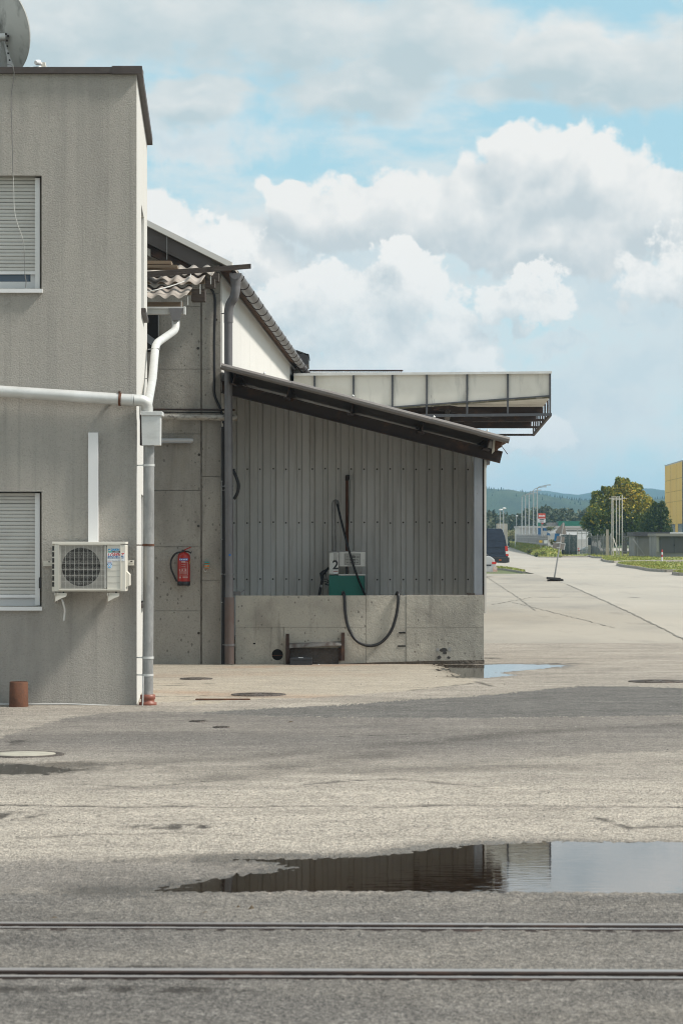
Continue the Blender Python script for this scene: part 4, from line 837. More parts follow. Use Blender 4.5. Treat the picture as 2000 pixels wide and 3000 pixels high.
for (x0, y0, x1, y1, d, nm) in ((380, 884, 535, 897, 36.15, 'eave_board'), (380, 845, 560, 862, 36.85, 'batten'), (380, 815, 600, 830, 37.4, 'batten')):
    q = MB(); q.pbox(x0, y0, x1, y1, d, .06); q.build(nm, M_timberl(), lt)
for (x, y0, y1, d) in ((549, 868, 893, 36.1), (585, 832, 860, 36.7), (616, 800, 832, 37.2), (530, 880, 905, 36.1)):
    q = MB(); q.pbox(x, y0, x + 2.5, y1, d, .02); q.build('strap', M_galvl(), lt)
for (x0, y0, x1, y1, d) in ((560, 846, 600, 880, 37.0), (600, 815, 628, 840, 37.6), (618, 798, 640, 822, 38.1)):
    q = MB(); q.pbox(x0, y0, x1, y1, d, .3); q.build('purlin_end', M_timber(), lt)
cbw = MB(); cbw.tube(bend([W(420, 858, 35.98), W(460, 848, 35.96), W(500, 838, 36.2), W(540, 824, 36.3), W(560, 808, 36.5), W(556, 797, 36.5)], 4, .35), .007, 6)
tag(cbw.build('roof_cable', mat('cable_white', (.6, .6, .58), .5)), 'pale cable lying across the corrugated sheets of the lean-to', 'cable')
bm_ = MB(); bm_.hexa([W(x, y, d) for (yl, yr) in ((814.5, 786.5), (796, 772)) for d in (36.3, 36.42) for x, y in ((360, yl + 4), (735, yr))]); tag(bm_.build('timber_beam', M_timber()), 'long dark timber beam projecting past the eave over the lean-to', 'beam')
for (x1, y0, y1, d, l) in ((501, 763, 773, 36.7, 'upper of two short boards lying on the dark timber beam'), (519, 775, 783, 36.5, 'lower lighter short board lying on the dark timber beam')):
    q = MB(); q.pbox(360, y0, x1, y1, d, .35); tag(q.build('board', M_timberl()), l, 'board')
gu = MB(); q0 = W(360, 902, 35.6)
ag = thing('awning_gutter', 'short zinc gutter with funnel and bent pale downpipe between the buildings', 'gutter', W(490, 920, 35.6))
gu.pbox(360, 898, 543, 903, 35.5, .02); gu.prism([W(360, 901, 35.52), W(360, 920, 35.53), W(360, 922, 35.6), W(360, 900, 35.64)], (W(541, 0, 35.52).x - W(360, 0, 35.52).x, 0, 0)); gu.build('gutter', M_galvl(), ag)
fu = MB(); fu.hexa([W(x, y, d) for y, xs_ in ((938, (504, 526)), (902, (494, 537))) for d in (35.46, 35.6) for x in xs_]); fu.build('funnel', M_zinc(), ag)
ec = MB(); ec.pbox(538, 897, 543, 920, 35.49, .13); ec.build('gutter_end', M_galvl(), ag)
MB().tube(bendr([W(515, 935, 35.55), W(515, 966, 35.5), W(456, 1007, 34.2), W(447, 1110, 33.0), W(433, 1185, 30.6)], .22, 7), .048, 16).build('pipe', M_galvl(), ag)
for (x, y, d) in ((455, 1022, 33.95), (447, 1108, 33.0)):
    q = MB(); q.lathe(W(x, y, d), [(.052, -.008), (.052, .008)], 16); q.bar(W(x - 8, y, d), W(x - 22, y + 1, d), .01, .01); q.build('clamp', M_galv(), ag)
# dark opening beside the lean-to with a steel angle
q = MB(); q.pbox(385, 905, 464, 1030, DW - .03, .025); op = q.build('opening', M_dark(), wh)
q = MB(); q.pbox(463, 915, 466, 1030, DW - .035, .03); q.build('opening_frame', M_galv(), wh)
q = MB(); q.bar(W(425, 985, 37.2), W(462, 1012, 37.2), .05, .09); tag(q.build('steel_angle', M_bluegrey()), 'short slanting blue-grey steel strut beside the office wall', 'strut')
# ------------------------------------------------------------------ services on the gable wall
def mtag(mb, name, m, label, cat, **k): return tag(mb.build(name, m, **k), label, cat)
mtag(MB().tube(bendr([W(612, 838, DW - .1), W(629, 860, DW - .06), W(630, 900, DW - .05), W(627, 1000, DW - .05), W(628, 1120, DW - .05), W(626, 1158, DW - .05), W(648, 1200, DW - .06), W(655, 1240, DW - .08)], .10, 5), .018, 10), 'black_cable', M_black(), 'thick black cable running down the right edge of the concrete gable', 'cable')
mtag(MB().tube([W(450, 1221, DW - .12), W(560, 1222.5, DW - .12), W(695, 1224, DW - .12)], .042, 16), 'lagged_pipe', mat('grimy_lagging', (.42, .40, .36), .6, .3, layers=[((.08, .07, .06), (12, 12, 16), .48, .64, .8), ((.25, .20, .15), (4, 4, 9), .5, .7, .6)], bump=[(25, .01, 'noise')]), 'grimy lagged horizontal pipe crossing the concrete gable beside the hopper', 'pipe')
mtag(MB().tube([W(450, 1199, DW - .1), W(688, 1200.5, DW - .1)], .013, 10), 'upper_conduit', M_steeld(), 'thin dark conduit just above the lagged pipe', 'pipe')
mtag(MB().tube([W(450, 1207, DW - .08), W(646, 1208, DW - .08)], .008, 8), 'lower_conduit', M_black(), 'thin black line between dark conduit and lagged pipe', 'pipe')
lamp = thing('wall_lamp', 'unlit grey tubular lamp fitting on the concrete gable beside the hopper', 'lamp', W(515, 1297, DW - .05))
MB().tube([W(460, 1290.5, DW - .06), W(561, 1290.5, DW - .06), W(566, 1290.5, DW - .06)], [.032, .032, .022], 16).build('diffuser', mat('lamp_grey', (.44, .445, .45), .4), lamp)
q = MB(); q.pbox(462, 1294, 560, 1298, DW - .085, .05); q.build('lamp_base', M_plastic(), lamp)
fe = thing('fire_extinguisher', 'red fire extinguisher with black hose hanging on the concrete gable', 'fire extinguisher', W(539, 1716, DW - .1))
M_redp = mat('extinguisher_red', (.36, .022, .015), .35, layers=[((.22, .012, .01), (5, 5, 3), .5, .75, .4)])
c = W(538.5, 1704, DW - .10); s_ = DW / F; R0 = 18.2 * s_
MB().lathe(c, [(R0, 0), (R0, 75 * s_), (R0 * .97, 77 * s_), (R0 * .80, 81.5 * s_), (R0 * .5, 84.5 * s_), (R0 * .22, 86 * s_), (R0 * .2, 90 * s_)], 28).build('cylinder', M_redp, fe)
MB().lathe(c, [(R0 * .98, -12 * s_), (R0 * 1.03, -11 * s_), (R0 * 1.03, .5 * s_), (R0 * 1.0, .6 * s_)], 28).build('foot_ring', M_black(), fe)
hd = MB(); hd.lathe(W(537, 1618, DW - .10), [(.022, 0), (.022, .03), (.012, .035)], 12); hd.build('valve', M_steeld(), fe)
hd = MB(); hd.bar(W(537, 1613, DW - .1), W(559, 1603, DW - .12), .02, .012); hd.build('upper_handle', M_redp, fe)
hd = MB(); hd.tube(bend([W(537, 1615, DW - .1), W(552, 1616, DW - .12), W(560, 1621, DW - .12)], 3, .3), .009, 6); hd.build('lower_handle', M_black(), fe)
MB().tube(bend([W(534, 1618, DW - .1), W(515, 1619, DW - .1), W(500, 1640, DW - .1), W(500, 1665, DW - .1), W(511, 1690, DW - .1), W(518, 1704, DW - .1)], 5, .45), .0125, 8).build('hose', M_black(), fe)
def fe_label(px0, py0, px1, py1, m, name):      # curved print on the cylinder
    q = MB(); n = 6; vs = []
    for py in (py0, py1):
        for i in range(n + 1):
            px = px0 + (px1 - px0) * i / n; x = (px - 538.5) * s_; yy = -math.sqrt(max(R0 * R0 - x * x, 1e-6)) - .0015; vs.append((c.x + x, c.y + yy, CH - (py - HY) / F * DW))
    q.add(vs, [(i, i + 1, n + 2 + i, n + 1 + i) for i in range(n)]); q.build(name, m, fe)
M_pr = mat('print_pale', (.50, .32, .30), .5)
fe_label(526, 1636, 551, 1642, mat('label_blue', (.03, .18, .50), .4), 'blue_label')
for k in range(5): fe_label(527 + k * 5, 1637.5, 529.5 + k * 5, 1640.5, M_sticker, 'label_letter')
for (x0, y0, x1, y1) in ((532, 1644, 544, 1648), (532, 1653, 544, 1654), (532, 1659, 544, 1660), (532, 1664, 546.5, 1665), (533, 1667.5, 538, 1672.5), (542, 1667.5, 547, 1672.5), (525.5, 1667.5, 529.5, 1672.5), (526, 1674, 548, 1675), (526, 1677, 548, 1678), (526, 1680, 548, 1681), (525, 1684, 551, 1685), (536, 1688, 551, 1689), (536, 1691, 551, 1693), (525, 1689, 531, 1694), (550, 1647, 551, 1684), (544, 1646.3, 551, 1647.2)):
    fe_label(x0, y0, x1, y1, M_pr, 'instruction_print')
fe_label(554.6, 1643, 556, 1652, mat('label_yellow', (.55, .38, .04), .5), 'yellow_label')
sb = thing('switch_box', 'small orange and green switch box on the concrete gable', 'switch box', W(605, 1668, DW - .06))
for (y0, y1, m_) in ((1646, 1649, M_teal), (1651, 1653, mat('box_orange', (.55, .17, .03), .5)), (1653, 1655.5, M_teal), (1655.5, 1661, MATS['box_orange']), (1661, 1663, M_teal), (1663, 1665.5, MATS['box_orange'])):
    q = MB(); q.pbox(599, y0, 612.5, y1, DW - .075, .05); q.build('band', m_, sb)
q = MB(); q.lathe(W(604.5, 1658, DW - .075), [(.009, 0), (.009, .004)], 12, (0, -1, 0), False); q.build('keyhole', M_pr, sb)
MB().tube(bend([W(597.5, 1666, DW - .05), W(598, 1673, DW - .06), W(603, 1676, DW - .06), W(607, 1671, DW - .06), W(607, 1666, DW - .05)], 4, .4), .004, 6).build('shackle', M_galvl(), sb)
# cable bundle in the corner left of the shed
for (x, r_, m_, l, y0) in ((652.5, .020, M_black(), 'broad black cable standing in the corner beside the warehouse downpipe', 1250), (657, .013, M_black(), 'thinner black cable closest to the warehouse downpipe', 1210), (649.5, .008, M_galvl(), 'thin pale conduit on the concrete corner with small clips', 1392)):
    mtag(MB().tube([W(x + (3 if x < 651 else 0), y0, DW - .07), W(x, y0 + 20, DW - .07), W(x, 1700, DW - .06), W(x - 1, 1950, DW - .06)], r_, 8), 'corner_cable', m_, l, 'cable')
q = MB()
for y in (1580, 1682, 1765, 1410): q.pbox(645, y - 1.5, 652, y + 1.5, DW - .085, .05)
q.build('cable_clip', M_galv(), wh)
mtag(MB().tube(bend([W(681, 1377, DW - .02), W(690, 1392, DW - .05), W(700, 1420, DW - .06), W(696, 1445, DW - .05), W(685, 1462, DW - .04)], 5, .45), .022, 10), 'cable_loop', M_black(), 'curved black cable end sticking out beside the warehouse downpipe', 'cable')
# ------------------------------------------------------------------ fuel shed
DS = 38.4; DK = 41.5
sh = thing('fuel_shed', 'open lean-to fuel shed with ribbed metal back wall and sloping dark roof', 'shed', W(1050, 1940, DW))
E0 = W(652, 1066, DS); E1 = W(1490, 1282, DS); su = (E1 - E0); sun_ = su.normalized(); nu = Vector((-sun_.z, 0, sun_.x))
def on(t, d, up=0.0): return Vector((E0.x + su.x * t, d, E0.z + su.z * t)) + nu * up
# roof deck, rear part, and the rounded front sheet edge
r = MB(); r.hexa([on(t, d, u) for u in (-.05, .0) for d in (DS + .06, 43.2) for t in (0.0, 1.0)]); r.build('roof_deck', M_roofd(), sh)
pr = [(0, .0), (-.035, -.008), (-.05, -.03), (-.045, -.062), (-.01, -.085), (.05, -.085), (.05, 0)]
fpieces = [(-.003, .246), (.243, .452), (.449, .735), (.732, .90), (.897, 1.004)]
for i, (t0, t1) in enumerate(fpieces):
    q = MB(); off = .004 * (i % 2); q.prism([on(t0, DS + .02 + a - off, b + .01 + off) for a, b in pr], su * (t1 - t0)); q.build('roof_edge', M_fascia(), sh)
for t in (.455, .738, .925, .145):
    q = MB(); q.lathe(on(t, DS + .03, .015), [(.018, 0), (.02, .012), (.006, .016), (.006, .03)], 8); q.build('roof_bolt', M_galvl(), sh)
# rafter and purlins
RA = W(688, 1143, 39.3); RB = W(1468, 1340, 39.3)
MB().ibeam(RA + Vector((-.2, 0, .05)), RB, .10, .165, .014).build('rafter', M_steeld(), sh)
for px in (693, 851, 1038, 1245, 1437):
    t = (W(px, 0, DS + .3).x - E0.x) / su.x; a = on(t, DS + .22, -.135); b = on(t, 43.1, -.135)
    MB().ibeam(a, b, .09, .165, .012, up=nu).build('purlin', M_steeld(), sh)
# gable end plate over the rafter at the low end, rusty fascia pieces
q = MB(); q.prism([W(1444, 1290, 39.0), W(1450, 1288, 39.0), W(1448, 1322, 39.0), W(1440, 1330, 39.0)], (0, .03, 0)); q.build('bracket_plate', M_ivory(), sh)
q = MB(); q.prism([W(1448, 1286, 39.05), W(1489, 1293, 39.05), W(1480, 1300, 39.05), W(1475, 1299, 39.05), W(1468, 1310, 39.05), W(1462, 1311, 39.05), W(1456, 1320, 39.05), W(1446, 1316, 39.05)], (0, .5, 0)); q.build('rusty_flap', mat('peeling_rust', (.16, .085, .055), .9, layers=[((.45, .36, .29), (14, 14, 14), .56, .66, .7), ((.05, .03, .024), (8, 8, 8), .5, .7, .6)]), sh)
q = MB(); q.prism([W(1424, 1338, 39.6), W(1444, 1340, 39.6), W(1440, 1347, 39.6), W(1436, 1348, 39.6), W(1434, 1361, 39.6), W(1428, 1359, 39.6), W(1424, 1372, 39.6)], (0, .4, 0)); q.build('torn_flashing', M_zinc(), sh)
mtag(MB().tube([W(1470, 1308, 39.1), W(1486, 1330, 39.0)], .005, 6), 'bent_wire', M_steeld(), 'short bent wire sticking out under the low end of the shed roof', 'wire')
# post
q = MB(); xa = W(1400, 0, 39.35).x; q.box(xa - .056, xa + .056, 39.30, 39.312, .938, W(0, 1334, 39.3).z); q.box(xa - .056, xa + .056, 39.40, 39.412, .938, W(0, 1334, 39.3).z); q.box(xa - .006, xa + .006, 39.312, 39.40, .938, W(0, 1334, 39.3).z); q.build('post', M_bluegrey(), sh)
q = MB(); q.box(xa - .075, xa + .075, 39.26, 39.44, .936, .948); q.build('post_foot', M_rust(), sh)
# side wall with pale front trim
q = MB(); q.pbox(1418, 1334, 1424, 1797, 39.42, 3.8); q.build('side_cladding', mat('trim_white', (.68, .66, .61), .6, layers=[((.4, .38, .35), (9, 9, 2), .62, .75, .5)]), sh)
q = MB(); q.pbox(1412.5, 1336, 1417.5, 1790, 39.5, 3.6); q.build('side_lining', M_steeld(), sh)
for y in (1374, 1536, 1713):
    q = MB(); q.pbox(1411.5, y - 3, 1417, y + 3, 39.46, .05); q.build('lining_clip', M_black(), sh)
# ribbed back wall, in five sheets
P = .1882; xrib = W(915, 0, DK).x; bays = []
x_left = W(640, 0, DK).x; x_right = W(1418, 0, DK).x
k0 = math.floor((x_left - xrib) / P); k1 = math.floor((x_right - xrib) / P)
def roof_z(x): return E0.z + su.z * ((x - E0.x) / su.x) - .08
def sheet(ka, kb):
    xs_ = []
    for k in range(ka, kb):
        c = xrib + k * P
        xs_ += [(c - .048, 0), (c - .032, .036), (c + .022, .036), (c + .044, 0)]
    xs_.append((xrib + kb * P - .048, 0))
    q = MB(); n = len(xs_); vs = [(x, DK + y, .15) for x, y in xs_] + [(x, DK + y, roof_z(x)) for x, y in xs_]
    q.add(vs, [(i, i + 1, n + i + 1, n + i) for i in range(n - 1)]); return q.build('cladding_sheet', M_clad() if (ka - k0) // 4 % 2 else M_clad2(), sh)
for ka in range(k0, k1, 4):
    o = sheet(ka, min(ka + 4, k1)); o.location.y += .0015 * ((ka - k0) // 4 % 2)
sc0 = None
for k in range(k0 + 1, k1):
    x = xrib + k * P - .005
    for py in (1374, 1531, 1698):
        z = CH - (py + random.uniform(-1.5, 1.5) - HY) / F * DK; c = Vector((x + random.uniform(-.004, .004), DK + .036, z))
        if z > roof_z(x) - .1: continue
        if sc0 is None: sc0 = MB().lathe(c, [(.013, 0), (.013, .003), (.008, .004), (.007, .010)], 8, (0, -1, 0), False).build('screw', mat('screw_dark', (.09, .085, .08), .5, .4), sh); sb0 = POS[sc0.name].copy(); sc_c = c
        else: inst(sc0, 'screw', sb0 + (c - sc_c), sh)
q = MB(); q.box(W(660, 0, DK).x, W(1410, 0, DW).x, DW + .22, DK + .3, -.05, .32); q.build('floor_slab', M_concl(), sh)
# ------------------------------------------------------------------ low concrete wall in front of the pump
lw = thing('concrete_wall', 'low stained concrete wall with round hole in front of the fuel pump', 'wall', W(1053, 1945, DW))
zt_ = .937
q = MB(); q.box(W(692, 0, DW).x, W(1415.5, 0, DW).x, DW + .02, DW + .2, -.1, zt_ - .004); q.build('wall_core', M_concl(), lw)
def lpanel(px0, px1, y0, y1, dd=0.0, h=.03): q = MB(); q.prism([W(px0, y0, DW + dd), W(px1, y0, DW + dd), W(px1, y1, DW + dd), W(px0, y1, DW + dd)], (0, h, 0)); return q.build('wall_panel', M_concl(), lw)
lpanel(690, 1071.5, 1837.4, 1745, 0); lpanel(1072.5, 1190, 1965, 1744.5, .006); lpanel(1190.8, 1417, 1838, 1744, 0, .2); lpanel(1190.8, 1417, 1965, 1838.7, 0, .2)
lpanel(832, 1071.5, 1965, 1838.3, .001); lpanel(690, 794, 1965, 1838.3, .001)
ph, hc, hr = plate_hole(794, 1838.3, 832, 1965, 812.5, 1918.5, 16.5, DW + .001, 32); ph.build('wall_panel', M_concl(), lw)
q = MB(); ring = [hc + Vector((hr * math.cos(2 * math.pi * k / 20), 0, hr * math.sin(2 * math.pi * k / 20))) for k in range(20)]
q.add(ring + [p + Vector((0, .018, 0)) for p in ring], [(k, (k + 1) % 20, 20 + (k + 1) % 20, 20 + k) for k in range(20)], True); q.add([p + Vector((0, .017, 0)) for p in ring], [tuple(range(20))]); q.build('drain_hole', M_dark(), lw)
q = MB(); q.bar(W(797, 1921, DW + .01), W(828, 1920, DW + .01), .01, .008); q.build('hole_bar', M_rust(), lw)
q = MB(); q.prism([W(680, 1955, DW - .05), W(830, 1953, DW - .05), W(1100, 1941, DW - .05), W(1300, 1936, DW - .04), W(1418, 1934, DW - .02), W(1418, 1950, DW - .02), W(680, 1960, DW - .05)], (0, .08, 0)); q.build('wall_footing', mat('footing_dirt', (.11, .095, .08), .95, layers=[((.2, .17, .14), (6, 6, 20), .5, .68, .6)], bump=[(25, .03, 'noise')]), lw)
M_rep = mat('repair_mortar', (.055, .052, .05), .9)
for (x0, y0, x1, y1, m_) in ((1287, 1898, 1311, 1911, M_rep), (1295, 1910, 1309, 1917, M_rep), (1280, 1921, 1292, 1932, M_rep), (1309, 1923, 1319, 1931, M_rep), (1277, 1899, 1286, 1909, M_galv()), (1311, 1897, 1322, 1908, M_galv())):
    q = MB(); n = 11; cx, cy = (x0 + x1) / 2, (y0 + y1) / 2; q.prism([W(cx + (x1 - x0) / 2 * math.cos(2 * math.pi * k / n) * random.uniform(.8, 1.1), cy + (y1 - y0) / 2 * math.sin(2 * math.pi * k / n) * random.uniform(.8, 1.1), DW - .003) for k in range(n)], (0, .012, 0)); q.build('patch_spot', m_, lw)
for (x0, y0, x1, y1) in ((1168, 1852, 1187, 1856), (1165, 1891, 1187, 1895), (741, 1884, 748, 1888)):
    q = MB(); q.pbox(x0, y0, x1, y1, DW - .001, .012); q.build('chip', M_dark(), lw)
for (x0, x1, y0, y1) in ((1072, 1092, 1840, 1965), (1115, 1130, 1760, 1880)): pass
# ------------------------------------------------------------------ fuel pump
DPm = 40.6
fp = thing('fuel_pump', 'old fuel pump with green cabinet, white head and number two', 'fuel pump', W(1015, 1846, DPm))
M_green = mat('pump_green', (.008, .17, .13), .45, layers=[((.006, .12, .095), (5, 5, 3), .45, .7, .6)])
M_pumpw = mat('pump_white', (.74, .74, .71), .5, layers=[((.36, .35, .33), (9, 9, 5), .55, .72, .55), ((.15, .12, .10), (22, 22, 22), .70, .78, .6)])
def pb(x0, y0, x1, y1, dd, dep, m, name, par=fp, bev=0): q = MB(); q.pbox(x0, y0, x1, y1, DPm + dd, dep); return q.build(name, m, par, bevel=bev)
cab = pb(963, 1686, 1069, 1846, 0, .42, M_green, 'cabinet', bev=.006)
pb(992, 1682.5, 1070.5, 1686, -.006, .43, M_pumpw, 'cabinet_top'); pb(1066, 1688, 1067, 1840, -.003, .004, M_black(), 'cabinet_edge', cab)
colm = pb(963.5, 1618, 991.5, 1682, 0, .40, M_pumpw, 'column', bev=.01)
pb(963, 1616, 992, 1618.5, -.006, .41, M_plastic(), 'column_cap')
for k in range(7): pb(976.5, 1622 + k * 3.2, 987, 1623.3 + k * 3.2, -.002, .004, mat('louvre_dark', (.08, .075, .07), .7), 'louvre', colm)
text('2', .175, M_black(), (W(973.4, 0, DPm).x, DPm - .002, W(0, 1667.3, DPm).z), 'pump_number', fp, bold=.004)
pb(976, 1677, 988, 1681.5, -.002, .003, M_sticker, 'notice_sticker', colm); pb(976, 1673, 990, 1675, -.002, .003, mat('print_red_dull', (.30, .06, .05), .5), 'red_lettering', colm)
hdm = pb(993, 1616, 1069.5, 1660, .0, .34, M_pumpw, 'display_head', bev=.008); pb(992.5, 1614.8, 1070, 1616.5, -.004, .35, M_plastic(), 'head_cap')
pb(1008, 1622, 1056, 1654.5, -.003, .004, mat('dial_rim', (.10, .10, .10), .4), 'display_rim', hdm); dsp = pb(1009.2, 1623, 1055, 1653.5, -.006, .004, mat('dial_face', (.42, .425, .40), .35, layers=[((.3, .3, .28), (20, 20, 20), .5, .7, .4)]), 'display')
pb(996.5, 1617, 997.4, 1659.5, -.002, .003, mat('louvre_dark', (.08, .075, .07), .7), 'panel_gap', hdm)
for (x0, y0, x1, y1) in ((1024.5, 1629, 1040.5, 1634.5), (1024.5, 1637.5, 1040.5, 1642.5), (1024.5, 1645.5, 1040.5, 1651)):
    w_ = pb(x0, y0, x1, y1, -.008, .003, mat('counter_dark', (.05, .05, .05), .5), 'counter_window')
    for k in range(5): pb(x0 + 1 + k * 3, y0 + 1.2, x0 + 2.8 + k * 3, y1 - 1.2, -.0095, .002, mat('counter_digit', (.3, .3, .28), .5), 'counter_digit', w_)
for (x0, y0, x1, y1) in ((1027, 1626, 1038, 1627.5), (1014, 1631, 1021, 1632), (1043, 1631, 1052, 1633.2), (1012, 1639.5, 1022, 1640.5), (1043, 1639.5, 1048, 1641), (1015, 1647.5, 1021, 1648.5), (1043, 1647.5, 1049, 1648.8), (1047, 1643, 1052, 1644), (1017, 1655.6, 1035, 1656.4)): pb(x0, y0, x1, y1, -.0085, .002, mat('louvre_dark', (.08, .075, .07), .7), 'dial_print', dsp)
pb(1011.5, 1660, 1018.5, 1684, .12, .04, M_black(), 'neck')
MB().tube([W(978, 1617, DPm + .18), W(976.5, 1482, DPm + .18), W(977, 1475, DPm + .18), W(979, 1470, DPm + .175), W(982.5, 1468, DPm + .165), W(986.5, 1470, DPm + .15), W(989, 1475, DPm + .13), W(990, 1482, DPm + .11)], .027, 16).build('hose_mast', M_galv(), fp)
sp = MB(); sp.tube([W(978, 1617, DPm + .18), W(977.5, 1569, DPm + .18)], .030, 16)
for k in range(22): sp.lathe(W(978, 1616 - k * 2.1, DPm + .18), [(.031, -.003), (.036, 0), (.031, .003)], 14)
sp.build('spring_guard', M_galv(), fp)
MB().tube(bend([W(988, 1477, DPm + .11), W(993, 1500, DPm + .02), W(1014, 1585, DPm - .1), W(1032, 1648, DPm - .12), W(1052, 1705, DPm - .10), W(1070, 1745, DPm - .05), W(1080, 1775, DPm)], 4, .4), .0155, 10).build('pump_hose', M_black(), fp)
nz = MB(); nz.tube([W(962, 1664, DPm + .1), W(955, 1672, DPm + .06), W(948, 1677, DPm + .03)], [.016, .02, .03], 10); nz.tube([W(950, 1676, DPm + .03), W(942, 1682, DPm + .03), W(944, 1700, DPm + .03)], [.034, .034, .022], 10); nz.build('nozzle', M_black(), fp)
nz = MB(); nz.tube(bend([W(955, 1680, DPm + .03), W(956, 1697, DPm + .03), W(963, 1703, DPm + .05)], 3, .3), .006, 6); nz.tube([W(949, 1704, DPm + .03), W(962, 1706, DPm + .03)], .008, 6); nz.tube([W(952, 1711, DPm + .03), W(963, 1714, DPm + .03)], .012, 6); nz.build('trigger', M_black(), fp)
MB().tube([W(944, 1700, DPm + .03), W(940, 1718, DPm + .03), W(936, 1738, DPm + .03), W(933, 1755, DPm + .03)], [.022, .02, .02, .022], 10).build('nozzle_hose', M_black(), fp)
MB().lathe(W(940.5, 1714, DPm + .03), [(.021, -.035), (.023, -.03), (.023, 0), (.020, .004)], 12).build('swivel', M_galv(), fp)
# vent pipe with junction box behind the pump
vp = thing('vent_pipe', 'rusty upright vent pipe with socket box on the ribbed wall behind the pump', 'pipe', W(1016, 1846, DK - .12))
MB().tube([W(1016, 1850, DK - .10), W(1016, 1398, DK - .10)], .020, 12).build('pipe', M_rust(), vp)
MB().tube([W(1016, 1408, DK - .10), W(1016.5, 1393, DK - .10)], .026, 12).build('cap', M_steeld(), vp)
q = MB(); q.pbox(1013, 1391, 1024, 1405, DK - .06, .05); q.build('socket_box', M_black(), vp)
q = MB(); q.pbox(1024, 1391.5, 1031, 1406.5, DK - .05, .05); q.build('socket_cover', mat('socket_white', (.46, .46, .45), .5), vp)
MB().tube([W(1024, 1405, DK - .06), W(1024, 1430, DK - .06), W(1022, 1490, DK - .06), W(1020, 1560, DK - .06), W(1020.5, 1620, DK - .06)], .004, 6).build('wire', M_black(), vp)
# delivery hose slung over the wall
pts = [W(1004, 1775, DW + .26), W(1004, 1745, DW + .24), W(1003.5, 1735, DW + .12), W(1007, 1738, DW - .01), W(1009, 1755, DW - .035), W(1010, 1790, DW - .035), W(1017, 1835, DW - .035), W(1040, 1878, DW - .04), W(1078, 1895, DW - .045), W(1115, 1887, DW - .04), W(1147, 1850, DW - .035), W(1162, 1800, DW - .035), W(1167, 1755, DW - .035), W(1166, 1738, DW - .01), W(1163, 1735, DW + .12), W(1160, 1745, DW + .24), W(1160, 1775, DW + .26)]
mtag(MB().tube(bend(pts, 4, .45), .0205, 12), 'delivery_hose', M_black(), 'thick black hose hanging in a loop over the low concrete wall', 'hose')
# scraper frame bolted to the wall foot, and the black case
fr = thing('wall_bracket_frame', 'rusty steel frame of two uprights and a bent bar at the wall foot', 'frame', W(923, 1948, DW - .08))
for (x0, x1, y0, y1) in ((837, 846.5, 1857, 1950), (999, 1009.5, 1853.5, 1936)):
    q = MB(); q.pbox(x0, y0, x1, y1, DW - .10, .012); q.pbox((x0 if x0 > 900 else x1 - 2.4), y0 + 2, (x0 + 2.4 if x0 > 900 else x1), y1, DW - .088, .085); q.build('upright', M_rustd(), fr)
q = MB(); q.pbox(846, 1905, 850, 1945, DW - .07, .06); q.pbox(992, 1898, 999, 1936, DW - .06, .05); q.build('gusset', M_rustd(), fr)
q = MB(); n = 14; top = []; bot = []
for i in range(n + 1):
    x = 847 + (1000 - 847) * i / n; sag = 6 * (1 - i / n) ** 1.5; jig = random.uniform(-.5, .5); top.append((x, 1886 - 3 * i / n + sag * .4 + jig)); bot.append((x, 1893.5 + sag + jig - (2 * i / n)))
q.prism([W(x, y, DW - .09) for x, y in top] + [W(x, y, DW - .11) for x, y in reversed(bot)], (0, .01, 0)); q.prism([W(x, y, DW - .09) for x, y in top] + [W(x, y - 3, DW - .02) for x, y in reversed(top)], (0, .008, .004)); q.build('bent_bar', mat('bar_scraped', (.20, .19, .18), .6, .3, layers=[((.08, .055, .045), (9, 9, 9), .45, .6, .8)]), fr)
q = MB(); q.pbox(850, 1899, 992, 1945, DW - .012, .012); q.build('recess_shade_plate', mat('recess_shade', (.085, .073, .065), .85, layers=[((.14, .125, .11), (6, 6, 6), .5, .7, .6), ((.03, .027, .025), (9, 9, 9), .5, .7, .5)], bump=[(12, .03, 'noise')]), fr)  # flat plate; the dark of the recess under the bar is put into its colour
cs = thing('black_case', 'black flat plastic case on the ground under the rusty frame', 'case', W(881, 1953, DW - .3))
DC = DW - .30
q = MB(); q.pbox(849, 1934, 914, 1952.5, DC, .2); q.build('body', mat('case_black', (.028, .03, .035), .4), cs, bevel=.006)
q = MB(); q.pbox(848.5, 1928, 914.5, 1934.5, DC - .004, .21); q.build('lid', mat('case_black', (.028, .03, .035), .4), cs, bevel=.006)
q = MB(); q.pbox(855, 1925.5, 905, 1928.5, DC + .02, .15); q.build('lid_panel', mat('case_black', (.028, .03, .035), .4), cs)
q = MB(); q.pbox(873.5, 1926.3, 887.5, 1928.2, DC - .0055 + .02, .003); q.build('white_tag', M_sticker, cs)
mtag(MB().lathe(W(932.5, 1951, DW - .2), [(.022, 0), (.022, .015), (.014, .02), (.014, .024)], 12), 'bottle_cap', mat('cap_grey', (.42, .42, .41), .4), 'small grey cap lying beside the black case', 'cap')
# bracket at the wall's left end
q = MB(); q.pbox(683, 1733, 705, 1745, DW + .02, .05); q.bar(W(703, 1737, DW), W(716, 1729, DW), .008, .008); q.bar(W(716, 1729, DW), W(717, 1742, DW), .008, .008); mtag(q, 'wall_hook', M_zinc(), 'small grey steel bracket on the left end of the low wall', 'bracket')
q = MB(); q.pbox(1368, 1738, 1390, 1744, DW + .05, .1); mtag(q, 'wood_block', M_timber(), 'small dark block lying on the low wall by the post', 'block')
